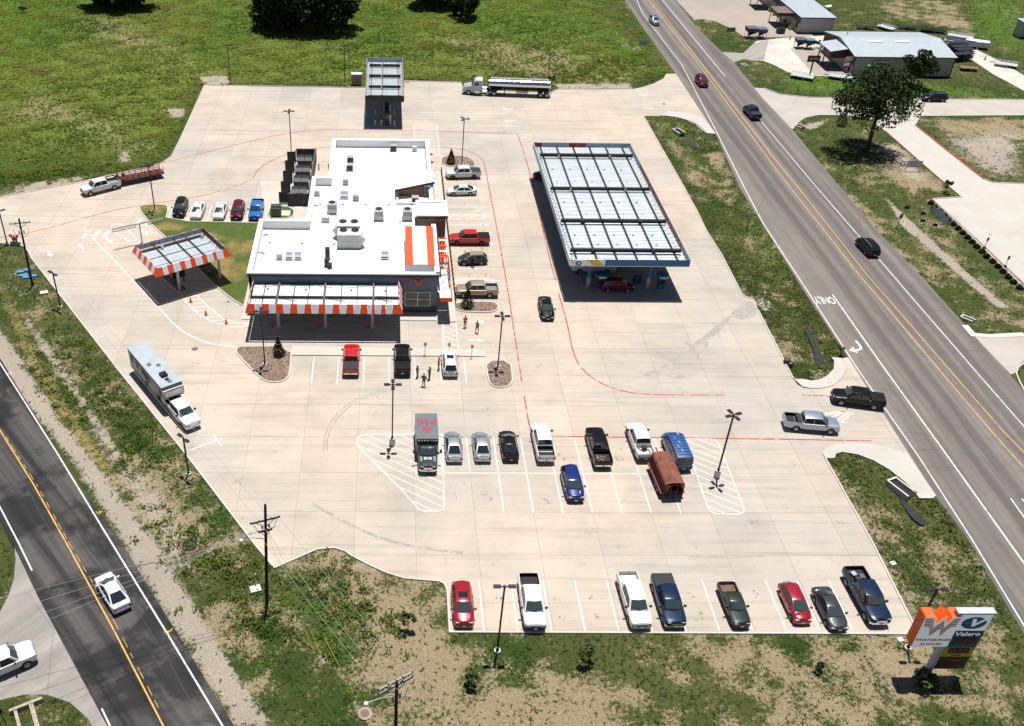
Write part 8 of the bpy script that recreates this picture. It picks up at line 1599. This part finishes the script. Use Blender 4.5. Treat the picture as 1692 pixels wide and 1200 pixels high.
# oil drips in the bays
OIL = worn_paint('oil_stain', (.19, .17, .148), (.36, .31, .26), .5)
for k in range(110):
    if k < 40: x = 10.55+3.0*random.randrange(12)+random.uniform(-.4, .4); y = random.choice((57.8, 60.2))+random.uniform(-.6, .6)
    elif k < 80: x = 7.8+3.0*random.randrange(9)+random.uniform(-.4, .4); y = random.choice((73.2, 75, 79.2, 81))+random.uniform(-.6, .6)
    else: x = random.uniform(11.5, 15.5); y = random.choice((115.7, 119, 122.5, 126.5, 129.7, 132.8, 136, 142))+random.uniform(-.5, .5)
    m = MB(); n = 9; r0 = random.uniform(.07, .24)
    for j in range(random.randint(1, 3)):
        cx_, cy_2 = random.uniform(-.35, .35), random.uniform(-.5, .5); rr = r0*random.uniform(.4, 1)
        m.add([(cx_+rr*random.uniform(.55, 1.2)*math.cos(2*math.pi*q/n), cy_2+1.3*rr*random.uniform(.55, 1.2)*math.sin(2*math.pi*q/n), .0271+.0006*j) for q in range(n)], [tuple(range(n))])
    m.build('oil_stain', OIL, lot, loc=(x, y, 0))

# ================================================================ vegetation
def fast_mesh(name, V, F, mats, mi, parent=None, kind=None):
    me = bpy.data.meshes.new(name); nv, (nf, k) = len(V), F.shape
    me.vertices.add(nv); me.vertices.foreach_set('co', V.astype(np.float32).ravel()); me.loops.add(nf*k); me.loops.foreach_set('vertex_index', F.astype(np.int32).ravel())
    me.polygons.add(nf); me.polygons.foreach_set('loop_start', (np.arange(nf)*k).astype(np.int32)); me.polygons.foreach_set('loop_total', np.full(nf, k, np.int32))
    for m in mats: me.materials.append(m)
    me.polygons.foreach_set('material_index', mi.astype(np.int32)); me.update(); me.validate()
    o = link(bpy.data.objects.new(name, me)); o.parent = parent
    if kind: o['kind'] = kind
    return o
def leafmat(name, c, tr=.0):
    if name in MATS: return MATS[name]
    m = M(name, c, .75, 0, var=.2, scale=1.2, spec=.15)
    if tr:
        n, l = m.node_tree.nodes, m.node_tree.links; b = n['Principled BSDF']; t = n.new('ShaderNodeBsdfTranslucent'); t.inputs['Color'].default_value = (c[0]*1.25, c[1]*1.25, c[2]*.9, 1)
        mx = n.new('ShaderNodeMixShader'); mx.inputs[0].default_value = tr; l.new(b.outputs[0], mx.inputs[1]); l.new(t.outputs[0], mx.inputs[2]); l.new(mx.outputs[0], n['Material Output'].inputs['Surface'])
    return m
def quads(C, size, flat=.0):
    """random leaf quads at centres C"""
    n = len(C); a = rng.normal(size=(n, 3)); a[:, 2] *= (1-flat); a /= np.linalg.norm(a, axis=1)[:, None]+1e-9
    b = np.cross(a, rng.normal(size=(n, 3))); b /= np.linalg.norm(b, axis=1)[:, None]+1e-9; c = np.cross(a, b) if flat == 0 else b
    s = size*rng.uniform(.6, 1.3, n)[:, None]; a2 = a*s; b2 = b*s*.6
    V = np.stack([C-a2, C+b2, C+a2, C-b2], 1).reshape(-1, 3); return V, np.arange(4*n).reshape(n, 4)
TREE_D = [leafmat('leaf_dark_a', (.012, .022, .007)), leafmat('leaf_dark_b', (.022, .038, .010)), leafmat('leaf_dark_c', (.055, .075, .020))]
TREE_M = [leafmat('leaf_mid_a', (.015, .028, .007)), leafmat('leaf_mid_b', (.032, .052, .012)), leafmat('leaf_mid_c', (.060, .075, .020))]
TREE_L = [leafmat('leaf_light_a', (.04, .065, .015)), leafmat('leaf_light_b', (.07, .10, .025)), leafmat('leaf_light_c', (.13, .15, .04))]
CYP = [leafmat('leaf_conifer_a', (.010, .022, .010)), leafmat('leaf_conifer_b', (.020, .04, .018)), leafmat('leaf_conifer_c', (.045, .07, .035))]
BARK = M('bark', (.05, .038, .028), .95, var=.35, scale=4)
def tree(name, label, at, h, cr, ch0, n, leaf, pal, cat='tree', group=None, clumps=26, trunk=.28, lean=(0, 0), bare=.15, seed=1, squash=.75):
    r = np.random.default_rng(seed); root = empty(name, at, 0, label, cat, group); m = MB(); cz = (ch0+h)/2; rz = (h-ch0)/2
    cc = []
    for k in range(clumps):
        d = r.normal(size=3); d /= np.linalg.norm(d); rad = r.uniform(.45, .95)
        cc.append((lean[0]+d[0]*cr*rad, lean[1]+d[1]*cr*rad, cz+d[2]*rz*rad*.92))
    cc = np.array(cc)
    if trunk:
        top = Vector((lean[0]*.6, lean[1]*.6, cz)); kn = Vector((lean[0]*.2, lean[1]*.2, ch0*.9)); m.tube((0, 0, -.1), kn, trunk, trunk*.75, 9); m.tube(kn, top, trunk*.75, trunk*.35, 8)
        for c in cc[:max(6, clumps//2)]:
            s = kn.lerp(top, r.uniform(0, .9)); e = Vector(c); mid = s.lerp(e, .55)+Vector((0, 0, .12*(e-s).length)); m.tube(s, mid, trunk*.32, trunk*.2, 6); m.tube(mid, e, trunk*.2, trunk*.06, 5)
        m.build('trunk', BARK, root, smooth=60)
    idx = r.integers(0, clumps, n); cs = r.uniform(.24, .42, clumps)*cr
    d = r.normal(size=(n, 3)); d /= np.linalg.norm(d, axis=1)[:, None]; rad = r.uniform(.35, 1, n)**.6
    P = cc[idx]+d*rad[:, None]*cs[idx][:, None]*np.array([1, 1, squash]); P = P[P[:, 2] > max(.15, ch0*.8)]; ids = idx[:len(P)]
    V, F = quads(P, leaf); up = (P[:, 2]-cc[:, 2].min())/(np.ptp(cc[:, 2])+.1); tone = np.clip((r.random(len(P))*1.0+r.random(clumps)[ids]*.9), 0, 1.9); mi = np.where(tone < .8, 0, np.where(tone < 1.35, 1, 2))
    fast_mesh('crown', V, F, pal, mi, root); return root
tree('oak_tree', 'large dark spreading tree with its shadow beside the new concrete drive', (87.55, 165.41), 14.6, 6.9, 5.0, 10500, .25, TREE_M, clumps=48, trunk=.42, lean=(-.6, .3), seed=3)
tree('shop_tree', 'rounded green tree standing in front of the metal shop wall', (110.84, 199.23), 8.0, 3.3, 1.6, 5500, .24, TREE_M, clumps=26, trunk=.2, seed=5)
for k, (g, h, cr, lb) in enumerate((((-24.63, 235.49), 14, 7.2, 'dark tree at the left end of the big clump in the field'), ((-17.64, 233.84), 16, 8.0, 'dark tree in the middle of the big clump in the field'), ((-11.98, 235.03), 14.5, 7.2, 'dark tree at the right end of the big clump in the field'), ((-28.25, 237.31), 4.5, 3.0, 'low bushy tree hugging the left side of the big clump'), ((-68.79, 251.1), 13, 6.4, 'dark tree left of the pair at the top left of the field'), ((-63.14, 251.35), 12, 6.0, 'dark tree right of the pair at the top left of the field'),
    ((11.51, 256.84), 12, 5.4, 'dark tree at the top edge above the diesel canopy'), ((16.15, 256.49), 10, 4.6, 'smaller dark tree at the top edge next to the round bush'), ((20.32, 244.84), 8.5, 3.7, 'round dark tree standing in the field above the tanker'), ((17.84, 248.4), 4.0, 1.9, 'low bush beside the round dark tree in the field'))):
    tree('field_tree', lb, g, h, cr, .4, 8000 if cr > 4 else 3000, .42 if cr > 4 else .32, TREE_D, group='trees in the field', clumps=46 if cr > 4 else 20, trunk=.3 if cr > 3 else .12, seed=20+k, squash=.9)
def cone_shrub(at, h, r0, lb, seed, pal=CYP):
    r = np.random.default_rng(seed); root = empty('conical_evergreen', (at[0], at[1], .1), 0, lb, 'shrub', 'conical evergreens'); MB().tube((0, 0, 0), (0, 0, h*.9), .05, .02, 6).build('trunk', BARK, root)
    n = 900; t = r.random(n)**.7; z = h*(.06+.94*(1-t)); a = r.uniform(0, 6.28, n); rr = r0*t*r.uniform(.5, 1.1, n)+.04; V, F = quads(np.stack([rr*np.cos(a), rr*np.sin(a), z], 1), .11); fast_mesh('crown', V, F, pal, r.choice(3, n, p=(.45, .35, .2)), root)
cone_shrub((11.58, 157.28), 2.6, .85, 'conical evergreen in the upper rock island', 1); cone_shrub((11.24, 110.34), 2.9, .95, 'conical evergreen in the rock island below the gold pickup', 2); cone_shrub((-12.86, 98.72), 2.7, .8, 'conical evergreen in the large rock island by the store', 3); cone_shrub((87.24, 177.05), 3.6, 1.1, 'dark conical evergreen beside the big tree', 4)
for k, (g, h, cr, n, pal, lb) in enumerate((((2.33, 56.06), 2.3, .75, 420, TREE_L, 'young round tree on the dry grass left of the front row'), ((7.56, 50.46), 2.3, .65, 380, TREE_L, 'young tree in the grass below the twin headed lamp post'), ((17.82, 52.67), 2.6, .95, 380, TREE_L, 'feathery pale green young tree in the grass below the front row'), ((37.34, 51.84), .9, .45, 260, CYP, 'tiny dark bush alone on the dry grass'), ((45.88, 50.23), 1.6, 1.15, 900, TREE_L, 'yellow flecked shrub at the foot of the price sign'), ((93.33, 147.3), 2.6, .75, 300, TREE_M, 'thin young tree on the lawn corner by the new drive'), ((99.74, 224.86), 2.2, .8, 500, TREE_D, 'small dark ornamental tree by the shop forecourt'), ((34.57, 197.6), 2.4, .8, 260, TREE_M, 'thin young tree behind the tanker tail'), ((-87.79, 243.93), 2.0, 1.1, 400, TREE_D, 'lone dark bush in the upper left of the field'))):
    if k == 6: bpy.data.objects.remove(tp_)
    tree('young_tree', lb, g, h, cr, h*.3 if k != 4 else .1, n, .14, pal, 'shrub' if k in (3, 4, 8) else 'tree', None, 9, .05, seed=60+k)
h0, h1 = Vector((89.47, 143.14)), Vector((89.7, 116.27)); hs = None
BED = struct(MB().strip([(89.5, 144.71), (89.63, 139.86), (89.83, 128.52), (89.97, 116.77)], 1.5, .03).build('shrub_bed', MULCH))
for k in range(19):
    p = h0.lerp(h1, k/18); o = empty('hedge_shrub', (p.x-.5+random.uniform(-.1, .1), p.y, 0), random.uniform(0, 6), 'small dark clipped shrub in the row edging the new parking bays', 'shrub', 'shrubs edging the new bays')
    if hs is None: P = rng.normal(size=(260, 3)); P = P/np.linalg.norm(P, axis=1)[:, None]*rng.uniform(.3, .5, 260)[:, None]; P[:, 2] = np.abs(P[:, 2])*1.1+.05; V, F = quads(P, .13); hs = fast_mesh('foliage', V, F, TREE_D, rng.integers(0, 2, 260), o)
    else: again(hs, o)

# ---- grass: blades as ground cover, coloured by what grows there
G_MATS = [leafmat(k, c, .4) for k, c in (('grass_deep', (.070, .110, .018)), ('grass_green', (.105, .162, .025)), ('grass_bright', (.155, .22, .038)), ('grass_olive', (.175, .185, .042)), ('grass_straw', (.44, .35, .21)), ('grass_brown', (.165, .110, .048)))]
V_MATS = [leafmat(k, c, .3) for k, c in (('verge_deep', (.018, .038, .008)), ('verge_green', (.032, .062, .012)), ('verge_bright', (.058, .092, .019)), ('verge_olive', (.105, .098, .032)), ('verge_straw', (.36, .29, .19)), ('verge_brown', (.165, .110, .048)))]
def scatter(box, n, hmin, hmax, name, field, dmin=.25, blades=4, patch=.25):
    x0, x1, y0, y1 = box; P = np.stack([rng.uniform(x0, x1, n), rng.uniform(y0, y1, n)], 1); d = np.minimum.reduce([sdist(P, q) for q in PAVED]); keep = (d > dmin) & ~((P[:, 1] < 203) & (P[:, 0] > 44) & field); P, d = P[keep], d[keep]
    b, y = cover(P, BARE), (dryness(P) if not field else cover(P, DRY)); lu = cover(P, LUSH); ye = cover(P, YEL); n1 = fbm(P, 45 if field else 16, 5); n2 = np.clip(fbm(P, 9 if field else 2.6, 8), -1, 1); rn = rng.random(len(P))
    keep = (rn > b*1.05) & ((rn > np.clip((y-.12)/.32, 0, 1)*.96) | (rng.random(len(P)) < (.30 if not field else .5))) & ((n2 > -.55) | (rng.random(len(P)) < .35 if not field else np.ones(len(P), bool))); P, d, y, lu, n1, n2, ye = P[keep], d[keep], y[keep], lu[keep], n1[keep], n2[keep], ye[keep]; m = len(P)
    t = .25+rng.random(m)*.5+n1*(.42 if field else .25)+n2*.3-lu*.30+ye*.3; col = np.select([t < .12, t < .40, t < .66, t < .95], [0, 1, 2, 3], 3)
    dr = rng.random(m) < np.clip(y, 0, 1)*.5; col[dr] = np.where(rng.random(dr.sum()) < .6, 4 if not field else 5, 3)
    Z = ground_z(P, d); hh = rng.uniform(hmin, hmax, m)*(1+.5*n2*(field > 0)); V = np.zeros((m, blades, 3, 3))
    for k in range(blades):
        a = rng.uniform(0, 6.28, m); w = hh*.38; lean = hh*rng.uniform(.8, 1.9, m); dx, dy = np.cos(a), np.sin(a)
        V[:, k, 0] = np.stack([P[:, 0]-dy*w, P[:, 1]+dx*w, Z-.02], 1); V[:, k, 1] = np.stack([P[:, 0]+dy*w, P[:, 1]-dx*w, Z-.02], 1); V[:, k, 2] = np.stack([P[:, 0]+dx*lean, P[:, 1]+dy*lean, Z+hh], 1)
    o = fast_mesh(name, V.reshape(-1, 3), np.arange(m*blades*3).reshape(-1, 3), G_MATS if field else V_MATS, np.repeat(col, blades)); return o
o = scatter((-100, 62, 150, 268), 130000, .10, .34, 'meadow_grass', True, .6); tag(o, 'tall rough meadow grass filling the field behind the lot', 'grass', kind='stuff')
o = scatter((-60, 60, 40, 125), 120000, .06, .20, 'verge_grass', False, .12, 3); tag(o, 'short patchy verge grass round the lot and roads', 'grass', kind='stuff')
o = scatter((42, 62, 60, 205), 30000, .08, .22, 'roadside_grass', False, .12, 3); tag(o, 'short grass in the strip between the lot and the highway', 'grass', kind='stuff')
o = scatter((74, 175, 80, 268), 60000, .08, .26, 'roadside_grass', False, .2, 3); tag(o, 'mown grass across the highway', 'grass', kind='stuff')
# taller weeds along the ditches and field edge
W = []
for ln, n, sp_ in (([(-39.14, 102.23), (-32.95, 92.02), (-28.31, 85.21), (-24.74, 79.02)], 130, 1.4), ([(8.78, 218.92), (14.39, 222.18), (20.89, 217.22), (27.81, 206.06)], 150, 2.2), ([(38.43, 207.59), (41.93, 204.97), (50.12, 214.05), (52.93, 208.07)], 160, 2.2), ([(-63.02, 148.56), (-54.84, 151.11), (-46.7, 154.97)], 140, 1.6), ([(-8.56, 62.66), (-3.89, 59.01), (-1.61, 54.93)], 110, 2.2), ([(-22.35, 69.85), (-17.64, 66.55), (-13.56, 61.91), (-10.65, 55.59)], 130, 1.8), ([(18.44, 201.92), (33.82, 202.41), (50.45, 202.19)], 160, 1.5), ([(-42.51, 98.18), (-33.36, 85.18)], 60, 1.0)):
    for k in range(n): i = random.randrange(len(ln)-1); p = Vector(ln[i]).lerp(Vector(ln[i+1]), random.random()); W.append((p.x+random.gauss(0, sp_), p.y+random.gauss(0, sp_)))
W = np.array(W); dW = np.minimum.reduce([sdist(W, q) for q in PAVED]); W = W[dW > .5]; zW = ground_z(W, dW[dW > .5]); k = 26
P = np.repeat(np.column_stack([W, zW]), k, 0)+rng.normal(size=(len(W)*k, 3))*np.array([.28, .28, .0]); P[:, 2] += rng.uniform(.05, .42, len(P)); V, F = quads(P, .14, .35); tag(fast_mesh('ditch_weeds', V, F, G_MATS, np.repeat(rng.choice([0, 1, 1, 2, 3], len(W)), k)), 'clumps of taller weeds along the ditches and field edge', 'weeds', kind='stuff')
# stones: riprap at the outfall and pale stones in the ditch beds
S = []
for poly, n, s0, s1 in (([(-38.33, 200.09), (-33.29, 201.76), (-31.66, 196.99), (-36.48, 196.11)], 260, .12, .32), ([(51.17, 113.34), (52.96, 112.41), (51.84, 110.22), (50.6, 110.2)], 90, .08, .2), ([(34.75, 197.97), (50.98, 198.48), (51.29, 196.31), (36.02, 195.48)], 200, .06, .16), ([(-49.04, 111.3), (-44.48, 104.97), (-37.25, 94.42), (-28.29, 80.5), (-28.71, 79.5), (-38.9, 94.4), (-46.44, 106.39)], 400, .04, .11), ([(82.79, 146.4), (82.92, 140.17), (84.21, 119.05), (84.92, 111.23), (83.5, 110.9), (82.41, 120.76), (81.07, 135.91)], 420, .06, .16), ([(-28.4, 81.01), (-23.37, 75.19), (-17.64, 66.55), (-19.98, 66.54), (-25.87, 75.18)], 300, .04, .10), ([(-46.61, 166.33), (-40.91, 167.59), (-39.76, 162.66), (-43.45, 161.5)], 160, .06, .2)):
    A = np.array(poly); q = rng.uniform(A.min(0), A.max(0), (n*4, 2)); q = q[inside(q, poly)][:n]; S += [(x, y, random.uniform(s0, s1)) for x, y in q]
S = np.array(S); dS = np.minimum.reduce([sdist(S[:, :2], q) for q in PAVED]); zS = ground_z(S[:, :2], dS); mb = MB()
for (x, y, r), z in zip(S, zS):
    a = random.uniform(0, 6.28); mb.cur = random.randrange(3); mb.add([(x+r*math.cos(a+j*1.2566)*random.uniform(.7, 1.2), y+r*math.sin(a+j*1.2566)*random.uniform(.7, 1.2), z-.02) for j in range(5)]+[(x+random.uniform(-.3, .3)*r, y, z+r*.7)], [(j, (j+1) % 5, 5) for j in range(5)])
tag(mb.build('loose_stones', [M('stone_pale', (.46, .42, .36), .9), M('stone_tan', (.36, .29, .21), .9), M('stone_grey', (.28, .27, .26), .9)]), 'loose pale stones in the ditch beds and drain outfalls', 'stones', kind='stuff')
